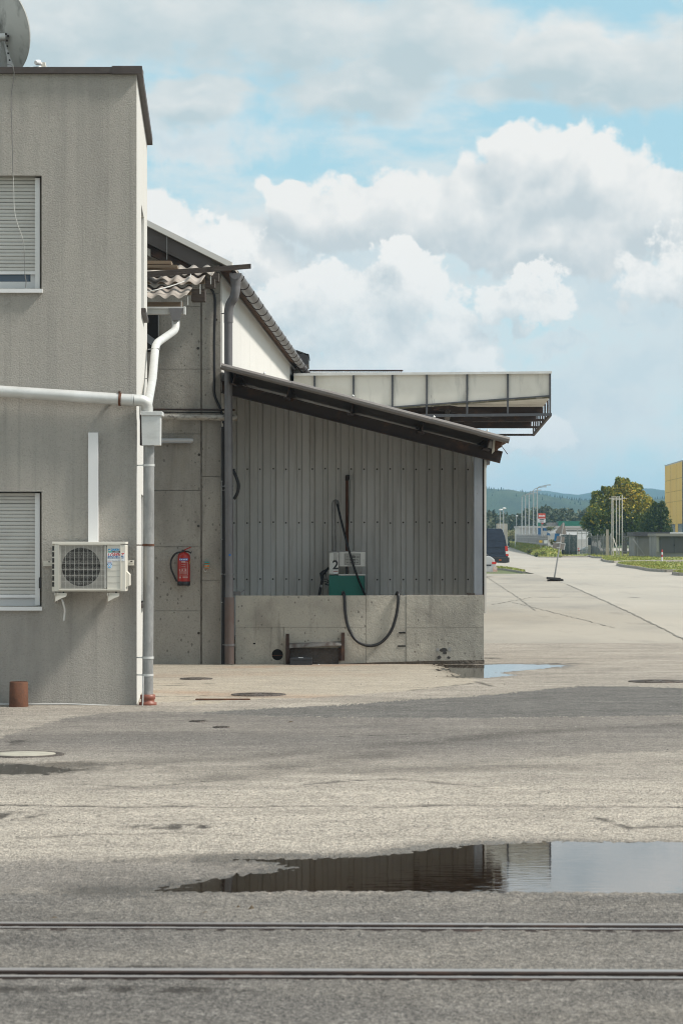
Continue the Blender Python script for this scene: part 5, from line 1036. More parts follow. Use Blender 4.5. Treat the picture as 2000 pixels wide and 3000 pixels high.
# ------------------------------------------------------------------ loading canopy behind the shed
DN = 59.0; DN2 = 70.6
M_cframe = mat('canopy_frame', (.065, .07, .08), .6, .1, layers=[((.11, .115, .125), (3, 3, 3), .5, .7, .6)])
cn = thing('loading_canopy', 'large raised steel loading canopy with dirty white panels behind the shed', 'canopy', W(1350, 1823, DN))
yt = lambda x: 1091 + (1612 - x) * .0085
yb = lambda x: 1157 + (1612 - x) * .0719
div = [860, 921, 1035, 1149, 1250, 1368, 1487, 1611]
for a, b in zip(div[:-1], div[1:]):
    q = MB(); q.prism([W(a + .5, yb(a), DN + .03), W(b - .5, yb(b), DN + .03), W(b - .5, yt(b), DN + .03), W(a + .5, yt(a), DN + .03)], (0, .04, 0)); q.build('panel', M_canopyp(), cn)
for i, x in enumerate(div[1:]):
    y1 = yb(x) + 4 if x < 1200 else 1216
    q = MB(); q.pbox(x - 2.6, yt(x) - 1, x + 2.6, y1, DN - .02, .06); q.build('upright', M_cframe, cn)
q = MB(); q.hexa([W(x, y, d) for dy in (0, 1) for d in (DN - .06, DN + .3) for x, y in ((860, yt(860) + (3 if not dy else -4)), (1616, yt(1616) + (3 if not dy else -4)))]); q.build('coping', M_galvl(), cn)
q = MB(); q.hexa([W(x, y, d) for dy in (0, 1) for d in (DN - .03, DN + .10) for x, y in ((1000, yb(1000) + (4 if not dy else 0)), (1612, yb(1612) + (4 if not dy else 0)))]); q.build('drip_rail', M_cframe, cn)
q = MB(); q.hexa([W(x, y, d) for dy in (0, 1) for d in (DN + .02, DN + .12) for x, y in ((1000, yb(1000) + (9 if not dy else 4)), (1611, yb(1611) + (9 if not dy else 4)))]); q.build('lower_edge_board', mat('mossy_edge', (.16, .155, .11), .9, layers=[((.4, .38, .33), (4, 4, 4), .5, .6, .7)]), cn)
xr0 = W(1612, 0, DN).x; xr1 = W(1562, 0, DN2).x; xl0 = -1.0
zs0 = W(0, 1160, DN).z
q = MB(); q.hexa([(x, y, z) for z in (zs0 - .02, zs0 + .05) for (y, xr) in ((DN + .1, xr0), (DN2, xr1)) for x in (xl0, xr)]); q.build('soffit', M_canopyp(), cn)
q = MB(); q.hexa([(x, y, z) for z in (5.10, 5.15) for (y, xr) in ((DN + .3, xr0), (DN2, xr1)) for x in (xl0, xr)]); q.build('roof_deck', M_roofd(), cn)
q = MB(); q.hexa([(x, y, z) for z in (zs0 + .06, 5.09) for (y, xr) in ((DN + .1, xr0), (DN2, xr1)) for x in (xr - .05, xr)]); q.build('side_panel', M_canopyp(), cn)
for d in (62.5, 66.5, 70.5):
    xr = xr0 + (xr1 - xr0) * (d - DN) / (DN2 - DN)
    MB().ibeam((xl0, d, zs0 - .14), (xr - .05, d, zs0 - .14), .10, .16, .02).build('cross_beam', M_steeld(), cn)
for x in (0.9, 2.2): MB().ibeam((x, DN + .2, zs0 - .33), (x + .3, DN2, zs0 - .33), .1, .14, .02).build('long_beam', M_steeld(), cn)
MB().bar(W(1270, 1190, DN + 3), W(1440, 1216, DN + 3), .1, .14).build('brace', M_steeld(), cn)
zc_ = W(0, 1214, DN).z
def lowx(t): return xr0 + (xr1 - xr0) * t
q = MB(); q.bar((W(1180, 0, DN).x, DN, zc_ - .03), (W(1615, 0, DN).x, DN, zc_), .06, .055); q.build('bottom_chord', M_cframe, cn)
q = MB(); q.bar((W(1180, 0, DN).x, DN2, zc_ + .0), (xr1, DN2, zc_), .05, .05); q.build('bottom_chord', M_steeld(), cn)
q = MB(); q.bar((xr0, DN, zc_), (xr1, DN2, zc_), .05, .06); q.build('side_chord', M_steeld(), cn)
for k in range(1, 8):
    t = k / 7; x = lowx(t); d = DN + (DN2 - DN) * t; q = MB(); q.bar((x, d, zc_), (x, d, zs0), .035, .035, up=(0, 1, 0)); q.build('hanger', M_steeld(), cn)
for k, d in enumerate((63, 67)):
    x = lowx((d - DN) / (DN2 - DN)); q = MB(); q.bar((W(1180, 0, DN).x, d, zc_ + .05), (x, d, zc_ + .05), .05, .05); q.build('tie_bar', M_steeld(), cn)
for x in (0.6, 2.85):      # the posts that carry it, hidden behind the shed from here
    MB().ibeam((x, 64.5, 0), (x, 64.5, zs0 - .03), .18, .18, .02, up=(0, 1, 0)).build('post', M_steeld(), cn)
rg_ = MB(); n = 46; x0 = W(905, 0, 62).x; x1 = W(1180, 0, 62).x      # ribbed sheet roof seen edge-on above
for i in range(n):
    xa = x0 + (x1 - x0) * i / n; xb2 = x0 + (x1 - x0) * (i + 1) / n; z0_ = 5.16; z1_ = W(0, 1088, 62).z
    for j in range(4):
        f0 = j / 4; f1 = (j + 1) / 4; h = lambda f: .03 * math.cos(2 * math.pi * f)
        rg_.add([(xa + (xb2 - xa) * f0, 62, z0_ + h(f0)), (xa + (xb2 - xa) * f1, 62, z0_ + h(f1)), (xa + (xb2 - xa) * f1, 64, z1_ + .1 + h(f1)), (xa + (xb2 - xa) * f0, 64, z1_ + .1 + h(f0))], [(0, 1, 2, 3)], True)
rg_.build('sheet_roof', mat('sheet_pale', (.5, .48, .44), .7, layers=[((.25, .22, .19), (6, 3, 3), .5, .65, .6)]), cn)
q = MB(); q.pbox(905, 1083, 1180, 1087, 63.8, .1); q.build('ridge_board', M_steeld(), cn)
q = MB(); q.box(W(870, 0, 63).x, W(903, 0, 63).x, 63, 64.6, W(0, 1068, 63).z, W(0, 1036, 63).z); q.add([], []); q.prism([W(866, 1024, 63), W(905, 1038, 63), W(905, 1042, 63), W(866, 1028, 63)], (0, 1.8, 0)); mtag(q, 'roof_vent', mat('vent_black', (.03, .03, .033), .5), 'small dark box behind the far end of the warehouse gutter', 'roof vent')
fl = thing('eave_box', 'white slanting box hung under the far end of the warehouse eave', 'box', W(878, 1120, 60))
q = MB(); q.prism([W(861, 1085, 60), W(869, 1074, 60), W(897, 1112, 60), W(894, 1124, 60), W(884, 1118, 60), W(866, 1100, 60)], (0, .5, 0)); q.build('casing', M_canopyp(), fl)
# ------------------------------------------------------------------ drains and bits on the yard
M_iron = mat('cast_iron', (.11, .095, .085), .75, .3, layers=[((.05, .042, .038), (20, 40, 20), .45, .62, .8), ((.20, .15, .11), (8, 8, 8), .56, .72, .5)], bump=[(50, .01, 'voro')])
def manhole(px, py, r, label, fill=None):
    c = G(px, py); t = thing('manhole_cover', label, 'manhole cover', c)
    MB().lathe(c + Vector((0, 0, .004)), [(r, -.02), (r, .010), (r * .93, .013), (r * .88, .009), (r * .80, .010), (r * .795, .002)], 40).build('frame', M_iron, t)
    m = MB(); m.lathe(c + Vector((0, 0, .004)), [(r * .79, -.02), (r * .79, .011 if not fill else .012), (r * .5, .0125), (.002, .013)], 40); m.build('lid', fill or M_iron, t)
    if not fill:
        for k in range(8):
            a = 2 * math.pi * k / 8; q = MB(); q.bar(c + Vector((r * .2 * math.cos(a), r * .2 * math.sin(a), .0175)), c + Vector((r * .7 * math.cos(a), r * .7 * math.sin(a), .0165)), .02, .006); q.build('rib', M_iron, t)
    return t
manhole(68, 2214, .325, 'large manhole cover with concrete filling beside the left puddle', mat('manhole_concrete', (.38, .36, .30), .9, layers=[((.25, .235, .2), (8, 8, 8), .45, .7, .7)]))
manhole(1928, 1999, .36, 'dark iron manhole cover at the right edge beyond the asphalt band')
manhole(757, 2037.5, .30, 'rusty iron manhole cover on the apron near the office corner')
manhole(575, 1991, .20, 'dark worn drain cover on the apron nearest the concrete gable')
manhole(580, 2117, .085, 'small round valve cover at the edge of the dark patch')
manhole(648, 2134, .078, 'smaller round valve cover right of the other valve cover')
q = MB(); c = G(650, 2053)
q.prism([c + Vector((-.28, -.03, .008)), c + Vector((.30, -.02, .008)), c + Vector((.29, .05, .008)), c + Vector((-.27, .05, .008))], (0, 0, .012)); mtag(q, 'steel_strip', M_rust(), 'flat rusty steel strip lying on the apron beside the manhole', 'steel strip')
M_leaf = mat('dry_leaf', (.10, .07, .04), .8)
for (px, py, s, l) in ((736, 2672, .016, 'upright brown dry leaf between puddle and far rail'), (697, 2667, .010, 'curled pale leaf left of the upright dry leaf'), (600, 2682, .014, 'flat pale leaf scrap on the asphalt before the rail'), (157, 2698, .02, 'tiny yellowish leaf by the far rail at left'), (850, 2120, .03, 'dark scrap lying on the grey patch')):
    c = G(px, py) + Vector((0, 0, .01)); q = MB(); q.add([c + Vector((-s, 0, 0)), c + Vector((0, -s * .4, s * .2)), c + Vector((s, 0, .004)), c + Vector((s * .1, s * .3, s * 1.3 if 'upright' in l else s * .4))], [(0, 1, 3), (1, 2, 3), (0, 1, 2)]); mtag(q, 'fallen_leaf', M_leaf, l, 'leaf')
# loose stones scattered over the worn yard
st = MB(); rs = np.random.default_rng(5)
for i in range(2600):
    d = 14448 / rs.uniform(2000 - 1578, 2560 - 1578); x = rs.uniform(-1.15, 1.15) * d * 1000 / F; s = rs.uniform(.003, .009) * (1.6 if rs.random() < .06 else 1)
    if (d > 29 and x < -1.9) or 13.6 < d < 16.4 or (d > 34.5 and x > 1): continue
    P = [Vector((x, d, .006)) + Vector((s * rs.uniform(.7, 1.3) * math.cos(a), s * rs.uniform(.7, 1.3) * math.sin(a), 0)) for a in (0, 1.4, 2.6, 4.2, 5.3)]; top = Vector((x, d, .006 + s * rs.uniform(.5, .9)))
    st.add(P + [top], [(k, (k + 1) % 5, 5) for k in range(5)])
o = st.build('loose_grit', mat('grit', (.30, .285, .26), .9, layers=[((.12, .11, .10), (40, 40, 40), .45, .55, .9), ((.5, .48, .44), (55, 55, 55), .55, .62, .8)])); o['kind'] = 'stuff'; o['label'] = 'loose pale and dark grit scattered over the yard'
# ------------------------------------------------------------------ verges, kerbs and grass
M_turf = mat('turf', (.20, .22, .06), .95, layers=[((.32, .26, .09), (.4, .12, 1), .48, .66, .8), ((.12, .16, .04), (1.2, .3, 1), .5, .7, .7)])
M_kerb = mat('kerb_stone', (.34, .32, .285), .9, layers=[((.16, .145, .125), (2, 2, 6), .45, .66, .7)])
def island(front, back, hz=.13, hb=.13, nblade=2500, bl=.07, name='grass_island'):
    Fp = [G(*p) for p in front]; Bp = [Vector(p) if len(p) == 3 else G(*p) for p in back]
    top = MB(); n = len(Fp); assert n == len(Bp)
    A = [p + Vector((0, 0, hz)) for p in Fp]; B = [Vector((p.x, p.y, p.z + hb)) for p in Bp]
    for i in range(n - 1):
        for j in range(4):
            top.add([A[i].lerp(B[i], j / 4), A[i + 1].lerp(B[i + 1], j / 4), A[i + 1].lerp(B[i + 1], (j + 1) / 4), A[i].lerp(B[i], (j + 1) / 4)], [(0, 1, 2, 3)])
    o = struct(top.build(name, M_turf))
    k = MB()
    for a, b in zip(Fp[:-1], Fp[1:]):
        k.bar(a + Vector((0, -.08, hz * .5 - .03)), b + Vector((0, -.08, hz * .5 - .03)), .16, hz + .10)
    k.build('kerb', M_kerb, o)
    g = MB(); r_ = random.Random(int(Fp[0].x * 10) + n)
    ar = [((A[i + 1] - A[i]).length + .01) * ((B[i] - A[i]).length + (B[i + 1] - A[i + 1]).length + .1) for i in range(n - 1)]
    for _ in range(nblade):
        i = r_.choices(range(n - 1), ar)[0]; u, v = r_.random(), r_.random(); p = A[i].lerp(A[i + 1], u).lerp(B[i].lerp(B[i + 1], u), v)
        h = bl * r_.uniform(.4, 1.3); w = .05 + bl * .25; an = r_.uniform(0, 3.14); d_ = Vector((math.cos(an) * w, math.sin(an) * w, 0)); tip = p + Vector((r_.uniform(-.5, .5) * h, r_.uniform(-.5, .5) * h, h))
        g.add([p - d_, p + d_, tip], [(0, 1, 2)])
    og = g.build('grass_blades', mat('grass_blade', (.26, .30, .07), .8, layers=[((.42, .33, .10), (.5, .2, 1), .48, .66, .8), ((.14, .20, .04), (3, 1, 1), .5, .66, .6)]), o, kind='stuff')
    return o
island([(1808, 1657), (1830, 1662), (1870, 1667), (1905, 1674), (1950, 1677), (2400, 1676)], [(1815, 1654), (1830, 1652.5), (1870, 1651.5), (1905, 1651.5), (1950, 1651.5), (2400, 1650)], nblade=9000)
island([(1762, 1640.5), (1772, 1646), (1795, 1649.3), (1850, 1648.5), (1900, 1647), (2400, 1644)], [(1765, 1639), (1775, 1636.5), (1795, 1635), (1850, 1634), (1900, 1634), (2400, 1633)], nblade=7000)
island([(1640, 1633.4), (1718, 1633.2), (1722, 1630.5), (1742, 1635.5), (1790, 1636.8), (1860, 1634), (2400, 1632)], [(1640, 1617), (1718, 1617), (1722, 1617), (1742, 1617), (1790, 1617), (1860, 1617), (2400, 1617)], nblade=9000, hb=.1)
# the weedy bank left of it, rising to the grey fence
FB = [W(1640, 1608, 290), W(1605, 1604, 302), W(1570, 1598, 335), W(1540, 1594, 385), W(1510, 1590, 470), W(1485, 1587, 620)]
bf = [(1645, 1634), (1578, 1633), (1553, 1626), (1535, 1619), (1512, 1610), (1490, 1602.5)]
island(bf, [tuple(p) for p in FB], hz=.05, hb=0.0, nblade=15000, bl=.20, name='weedy_bank')
island([(1972, 1684), (1990, 1687), (2300, 1690)], [(1980, 1681), (1995, 1680), (2300, 1678)], nblade=1200, name='grass_tip')
island([(1452, 1667.5), (1480, 1668.5), (1510, 1673), (1535, 1677.5)], [(1452, 1663.5), (1482, 1665.5), (1510, 1671), (1534, 1676)], hz=.03, hb=.03, nblade=1200, bl=.1, name='grass_strip')
# ------------------------------------------------------------------ vehicles
def wheel(parent, c, r, w=.2):
    tmb = MB(); tmb.lathe(c, [(r * .62, -w / 2), (r * .95, -w / 2), (r, -w / 2 + .03), (r, w / 2 - .03), (r * .95, w / 2), (r * .62, w / 2)], 24, (0, 1, 0)); t = tmb.build('wheel', M_black(), parent)
    MB().lathe(c + Vector((0, -w / 2 + .03, 0)), [(r * .62, 0), (r * .58, .015), (r * .2, .02), (r * .1, .03)], 16, (0, -1, 0)).build('rim', M_galv(), t)
DV = 168.0; xv = W(1489, 0, DV).x; sc_ = DV / F
van = thing('van', 'dark blue panel van parked on the road with its rear showing past the shed', 'van', (xv - 2.9, DV + 1, 0))
M_van = mat('van_paint', (.012, .02, .042), .25, layers=[((.02, .03, .055), (1, 1, 1), .4, .7, .5)], spec=.6)
prof = [(-.02, .62), (-.05, .98), (-.10, 1.35), (-.20, 1.85), (-.33, 2.22), (-.42, 2.31), (-3.9, 2.33), (-4.35, 2.15), (-4.95, 1.35), (-5.75, 1.05), (-5.85, .62)]
def vanshell(pr, y0, y1, m, name):
    q = MB(); n = len(pr); tum = lambda z: .12 * max(0, (z - 1.0) / 1.3)
    vs = [(xv + x, y0 + tum(z), z) for x, z in pr] + [(xv + x, y1 - tum(z), z) for x, z in pr]
    q.add(vs, [tuple(range(n))[::-1], tuple(range(n, 2 * n))] + [(i, (i + 1) % n, n + (i + 1) % n, n + i) for i in range(n)]); return q.build(name, m, van, bevel=.03)
vanshell(prof, DV, DV + 2.0, M_van, 'body')
vanshell([(.05, .32), (.06, .62), (-1.0, .66), (-1.1, .5), (-1.15, .32), (-.2, .28)], DV - .02, DV + 2.02, mat('bumper_grey', (.035, .035, .04), .6), 'rear_bumper')
vanshell([(-2.1, .30), (-2.1, .60), (-4.4, .6), (-4.5, .3)], DV - .01, DV + 2.01, MATS['bumper_grey'], 'sill_moulding')
for z in (.88, 1.20, 1.62): q = MB(); q.box(xv - 4.2, xv - .22, DV + (.12 * max(0, (z - 1) / 1.3)) - .012, DV + .05, z, z + .03); q.build('body_crease', M_van, van)
q = MB(); q.tube([(xv - 1.55 + .48 * math.cos(a), DV - .02, .36 + .48 * math.sin(a)) for a in [math.pi * k / 12 for k in range(13)]], .045, 8); q.build('wheel_arch', MATS['bumper_grey'], van)
wheel(van, Vector((xv - 1.55, DV + .12, .35)), .35); wheel(van, Vector((xv - 1.55, DV + 1.88, .35)), .35); wheel(van, Vector((xv - 4.9, DV + .12, .35)), .35); wheel(van, Vector((xv - 4.9, DV + 1.88, .35)), .35)
for (z0, z1, m_) in ((.70, .82, mat('lamp_red', (.55, .03, .02), .25)), (.82, .98, mat('lamp_clear', (.75, .74, .72), .2)), (.98, 1.28, MATS['lamp_red'])):
    q = MB(); q.hexa([(xv - .055 - .07 * ((z - .7) / .6) + o, y, z) for z in (z0, z1) for y in (DV - .01, DV + .1) for o in (-.09, .06)]); q.build('tail_light', m_, van)
q = MB(); q.box(xv - .55, xv - .42, DV - .03, DV - .01, .44, .49); q.build('side_marker', mat('lamp_orange', (.8, .16, .02), .3), van)
q = MB(); q.box(xv - 4.55, xv - 3.75, DV + .02, DV + .04, 1.35, 1.95); q.build('side_window', M_glassd, van)
DQ = 128.0; xq = W(1451, 0, DQ).x
car = thing('car', 'silver car with worn red and white rear parked in front of the van', 'car', (xq - 2, DQ + .8, 0))
M_car = mat('car_silver', (.52, .53, .53), .35, .3, layers=[((.36, .36, .36), (3, 3, 3), .5, .7, .5)])
pq = [(0, .30), (.02, .55), (-.06, .80), (-.22, .92), (-.55, .95), (-1.05, 1.38), (-2.2, 1.42), (-2.9, 1.0), (-3.8, .85), (-3.9, .5), (-3.85, .25), (-.1, .22)]
q = MB(); n = len(pq); vs = [(xq + x, DQ + .1 * max(0, z - .9), z) for x, z in pq] + [(xq + x, DQ + 1.65 - .1 * max(0, z - .9), z) for x, z in pq]
q.add(vs, [tuple(range(n))[::-1], tuple(range(n, 2 * n))] + [(i, (i + 1) % n, n + (i + 1) % n, n + i) for i in range(n)]); q.build('body', M_car, car, bevel=.03)
q = MB(); q.box(xq - .12, xq + .07, DQ - .02, DQ + 1.67, .24, .46); q.build('bumper', mat('bumper_rust', (.50, .32, .26), .6, layers=[((.6, .55, .5), (6, 6, 6), .5, .6, .8)]), car)
q = MB(); q.box(xq - .16, xq + .03, DQ - .012, DQ + .3, .58, .68); q.build('tail_light', MATS['lamp_red'], car)
q = MB(); q.box(xq - .42, xq - .2, DQ - .012, DQ + .01, .5, .56); q.build('side_strip', M_black(), car)
wheel(car, Vector((xq - .75, DQ + .08, .29)), .29, .16); wheel(car, Vector((xq - 3.1, DQ + .08, .29)), .29, .16); wheel(car, Vector((xq - .75, DQ + 1.55, .29)), .29, .16); wheel(car, Vector((xq - 3.1, DQ + 1.55, .29)), .29, .16)
q = MB(); q.prism([(xq - 1.0, DQ + .03, .98), (xq - 1.15, DQ + .05, 1.32), (xq - 2.15, DQ + .05, 1.35), (xq - 2.6, DQ + .03, 1.0)], (0, .01, 0)); q.build('side_window', M_glassd, car)
# ------------------------------------------------------------------ leaning road sign seen from behind
DG = 115.6
sg = thing('road_sign', 'leaning road sign seen from behind on black rubber feet', 'road sign', W(1624, 1703, DG))
M_back = mat('sign_back', (.27, .245, .22), .6, .2, layers=[((.18, .165, .15), (3, 3, 3), .45, .7, .6)])
MB().tube([W(1622, 1702, DG), W(1650, 1531, DG)], .032, 10).build('pole', M_galv(), sg)
ps = lambda pts, dd, dep, m, name: MB().prism([W(x, y, DG + dd) for x, y in pts], (0, dep, 0)).build(name, m, sg)
ps([(1649, 1531), (1652, 1531), (1659, 1562), (1657, 1566), (1628, 1562), (1626, 1558)], .05, .03, M_back, 'triangle_plate')
ps([(1631, 1570), (1654, 1573), (1652, 1590), (1629, 1587)], .05, .03, M_back, 'upper_plate')
ps([(1625, 1563), (1640, 1562), (1637, 1572), (1631, 1572), (1628, 1585), (1622, 1584)], .10, .03, mat('sign_blue', (.03, .17, .36), .4), 'blue_plate')
ps([(1620, 1591), (1655, 1594), (1652, 1611), (1617, 1606)], .05, .03, M_back, 'lower_plate')
ps([(1619, 1589.5), (1655.5, 1592.5), (1655.5, 1594), (1619, 1591)], .04, .05, M_galvl(), 'plate_rim'); ps([(1653.5, 1594), (1655.5, 1594), (1652.5, 1611), (1650.8, 1611)], .04, .05, M_galvl(), 'plate_rim')
for (x, y) in ((1645, 1566), (1639, 1590), (1635, 1605)): q = MB(); q.pbox(x - 5, y - 1.2, x + 5, y + 1.2, DG - .04, .1); q.build('clamp', M_galvl(), sg)
for k, (x0, x1, y0, y1, tilt) in enumerate(((1600, 1642, 1690, 1697, 3), (1602, 1640, 1698, 1704, -1), (1628, 1650, 1692, 1699, 5))):
    q = MB(); q.hexa([W(x, y, d) for yy in (0, 1) for d in (DG - .3 + k * .1, DG + .3 + k * .1) for x, y in ((x0, (y1 if not yy else y0)), (x1, (y1 if not yy else y0) + tilt))]); q.build('rubber_foot', mat('foot_rubber', (.035, .033, .032), .8), sg, bevel=.02)
q = MB(); q.pbox(1612, 1702.5, 1640, 1706, DG - .3, .5); q.build('timber_pad', mat('pad_brown', (.22, .12, .07), .9), sg)
# ------------------------------------------------------------------ street furniture on the verge
hy = thing('hydrant', 'red fire hydrant standing on the grass before the dark green fence', 'hydrant', W(1693, 1625, 290))
MB().lathe(W(1693, 1626, 290), [(.10, 0), (.10, .32), (.15, .34), (.15, .52), (.12, .58), (.10, .66), (.04, .74)], 12).build('body', mat('hydrant_red', (.32, .05, .045), .5), hy)
MB().lathe(W(1693, 1626, 290), [(.125, 0), (.125, .34)], 12).build('foot', M_concl(), hy)
MB().lathe(W(1693, 1610, 290), [(.155, 0), (.155, .06)], 12).build('white_band', M_pvc(), hy)
bo = thing('marker_post', 'short red and white striped post on the grass island', 'post', W(1938.5, 1650, 199))
for k in range(5):
    z = .1 + k * .17; c = W(1938.5, 1650, 199); MB().lathe(Vector((c.x, c.y, z)), [(.055, 0), (.055, .17)], 10).build('stripe', mat('post_red', (.40, .03, .03), .5) if k in (2, 4) else M_pvc(), bo)
cpst = MB(); cpst.hexa([W(x, y, d) for y, (xa, xb_) in ((1626, (1774, 1783)), (1551, (1774.5, 1782.5))) for d in (266, 266.3) for x in (xa, xb_)]); mtag(cpst, 'concrete_post', mat('post_concrete', (.38, .34, .28), .9, layers=[((.5, .27, .06), (3, 3, 1.2), .66, .72, .8), ((.25, .23, .2), (4, 4, 2), .5, .7, .5)]), 'square concrete post with orange stain standing before the fence', 'post')
pf = thing('pole_frame', 'group of slim pale poles joined by crossbars in front of the tree', 'pole', W(1805, 1626, 262))
for (x0, x1, yt_) in ((1791.5, 1791, 1458), (1794.5, 1795.5, 1460), (1804.5, 1805.5, 1455), (1813.5, 1813.5, 1454), (1822, 1821.5, 1450)): MB().tube([W(x1, 1628, 262), W(x0, yt_, 262)], .04, 8).build('pole', mat('pole_pale', (.55, .52, .47), .7), pf)
for (x0, x1, y) in ((1783, 1836, 1460), (1790, 1815, 1456), (1795, 1822, 1464)): MB().tube([W(x0, y, 262), W(x1, y, 262)], .03, 8).build('crossbar', MATS['pole_pale'], pf)
MB().tube([W(1796, 1577, 262), W(1812, 1625, 261)], .04, 8).build('stay', MATS['pole_pale'], pf)
def simple_sign(px, y0, y1, yb_, d, w, m, label):
    t = thing('small_sign', label, 'sign', W(px, yb_, d)); MB().tube([W(px, yb_ + 2, d), W(px, y0, d)], .035, 8).build('post', M_galv(), t); q = MB(); q.pbox(px - w / 2, y0, px + w / 2, y1, d - .05, .03); q.build('plate', m, t)
simple_sign(1583.5, 1583, 1590, 1620, 300, 9, mat('sign_yellow', (.6, .38, .04), .5), 'small yellow sign on a post in the weedy bank')
simple_sign(1598, 1583, 1592, 1622, 295, 10, mat('sign_white', (.62, .64, .64), .5), 'small white sign on a post right of the yellow sign')
gb = MB(); c = W(1529, 1591, 420); gb.lathe(c, [(.13, 0), (.14, .3), (.15, .46), (.1, .54)], 10); mtag(gb, 'green_bin', mat('bin_green', (.03, .22, .10), .5), 'small green bin on the weedy bank by the grey fence', 'bin')
# fences
def fence(name, label, pts, step, hgt, m, mp, dz=0.0, jitter=.0, every=6, wid=.9):
    P = [Vector(p) for p in pts]; t = thing(name, label, 'fence', P[0]); k = 0
    for a, b in zip(P[:-1], P[1:]):
        n = max(1, int((b - a).length / step)); u = (b - a).normalized()
        for i in range(n):
            p = a.lerp(b, i / n); q = a.lerp(b, (i + wid) / n); h = hgt + random.uniform(-jitter, jitter)
            MB().hexa([Vector((v.x, v.y + o, v.z + z)) for z in (0, h) for o in (0, .04) for v in (p, q)]).build('fence_board', m, t)
            if k % every == 0: MB().tube([p + Vector((0, -.06, 0)), p + Vector((0, -.06, hgt + .15))], .04, 6).build('fence_post', mp, t)
            k += 1
        for z in (.35, hgt - .3): MB().bar(a + Vector((0, .07, z)), b + Vector((0, .07, z)), .05, .06).build('fence_rail', mp, t)
    return t
M_fgrey = mat('fence_grey', (.22, .215, .21), .8, layers=[((.13, .125, .12), (2, .3, 1), .45, .68, .7), ((.3, .29, .28), (5, 1, 3), .5, .7, .5)])
M_fpost = mat('fence_steel', (.34, .34, .335), .6, .3)
fence('board_fence', 'grey board fence following the weedy bank beyond the van', [p + Vector((0, .4, -.05)) for p in FB[1:5]], .9, 1.25, M_fgrey, M_fpost, jitter=.08)
fence('green_fence', 'dark green sheet fence behind the leaning road sign', [W(1645, 1624, 288), W(1690, 1626, 285)], .26, 2.0, mat('fence_green', (.02, .045, .038), .7, layers=[((.045, .07, .06), (4, 1, .5), .5, .66, .7)]), M_fpost, jitter=.04)
fence('slat_fence', 'weathered grey slat fence between the hydrant and the pole group', [W(1731, 1627, 280), W(1797, 1627, 276)], .20, 1.95, M_fgrey, M_fpost, jitter=.10, wid=.72)
fence('mesh_gate', 'thin barred gate standing right of the slim pole group', [W(1823, 1627, 262), W(1853, 1627, 262)], .17, 2.0, M_fpost, M_fpost, wid=.28)
fence('railing', 'tall thin railing in the gap beside the hydrant', [W(1690, 1626, 285), W(1731, 1627, 280)], .28, 2.45, M_fpost, M_fpost, wid=.14)
MB_ = MB(); MB_.pbox(1722, 1575, 1731, 1627, 279.5, .2); mtag(MB_, 'gate_pier', mat('pier_dark', (.03, .036, .034), .8), 'narrow dark gate pier left of the slat fence', 'pier')
MB_ = MB(); MB_.pbox(1722.5, 1597, 1730.5, 1627, 278.6, .3); mtag(MB_, 'meter_post', M_concl(), 'squat pale concrete meter post before the dark gate pier', 'post')
hc_ = thing('parked_car', 'grey car bonnet half hidden behind the railing gap', 'car', W(1708, 1622, 300))
q = MB(); q.prism([W(1690, 1620, 300), W(1694, 1612, 300), W(1702, 1610, 300), W(1716, 1603, 300), W(1740, 1600, 300), W(1755, 1606, 300), W(1758, 1622, 300), W(1690, 1622, 300)], (0, 1.7, 0)); q.build('body', mat('car_grey', (.25, .27, .29), .3, .3), hc_, bevel=.03)
q = MB(); q.prism([W(1703, 1610, 299.98), W(1716, 1604, 299.98), W(1730, 1603, 299.98), W(1731, 1609, 299.98)], (0, .02, 0)); q.build('windscreen', mat('screen_pale', (.5, .55, .58), .2), hc_)
# garages
M_rend = mat('garage_render', (.27, .265, .255), .9, layers=[((.2, .195, .185), (.8, .8, .5), .45, .7, .6)])
ga = thing('garage', 'low grey garage with dark flat roof slab left of its neighbour', 'garage', W(1905, 1632, 256))
q = MB(); q.pbox(1858, 1570, 1962, 1636, 256, 5); q.build('wall', M_rend, ga); q = MB(); q.pbox(1853, 1558.5, 1962, 1570.5, 255.6, 5.6); q.build('roof_slab', mat('slab_dark', (.075, .072, .075), .8), ga)
q = MB(); q.pbox(1911, 1575, 1923, 1598, 255.95, .1); q.build('window', M_glassd, ga); q = MB(); q.pbox(1866, 1572, 1869, 1634, 255.9, .1); q.build('drainpipe', M_galv(), ga)
gb2 = thing('garage', 'low grey garage with wide dark double door at the right edge', 'garage', W(1990, 1634, 248))
q = MB(); q.pbox(1922, 1571, 2150, 1638, 248, 6); q.build('wall', M_rend, gb2); q = MB(); q.pbox(1920, 1563, 2155, 1571, 247.5, 6.6); q.build('roof_slab', mat('slab_pale', (.24, .23, .215), .9), gb2)
for (a, b) in ((1933, 1973.5), (1974.5, 2020)): q = MB(); q.pbox(a, 1573, b, 1620, 247.9, .12); q.build('door_leaf', mat('door_grey', (.10, .097, .10), .7), gb2)
q = MB(); q.pbox(1973, 1595, 1975.5, 1600, 247.8, .1); q.build('door_handle', M_black(), gb2)
q = MB(); q.pbox(1923, 1572, 1930, 1617, 247.85, .15); q.build('pilaster', mat('pilaster_pale', (.33, .325, .31), .9), gb2)
q = MB(); q.pbox(1962, 1559.5, 2060, 1564, 258, 4); mtag(q, 'white_shed_roof', M_white(), 'flat white roof strip just above the right garage', 'roof')
MB_ = MB(); MB_.bar(W(1853, 1578, 254), W(1888, 1627, 254), .08, .08); mtag(MB_, 'barrier_stay', M_fpost, 'slanting steel stay in front of the left garage wall', 'stay')
MB_ = MB(); MB_.tube([W(1907, 1634, 252), W(1907, 1567, 252)], .05, 8); mtag(MB_, 'steel_pole', M_fpost, 'plain steel pole standing before the left garage wall', 'pole')
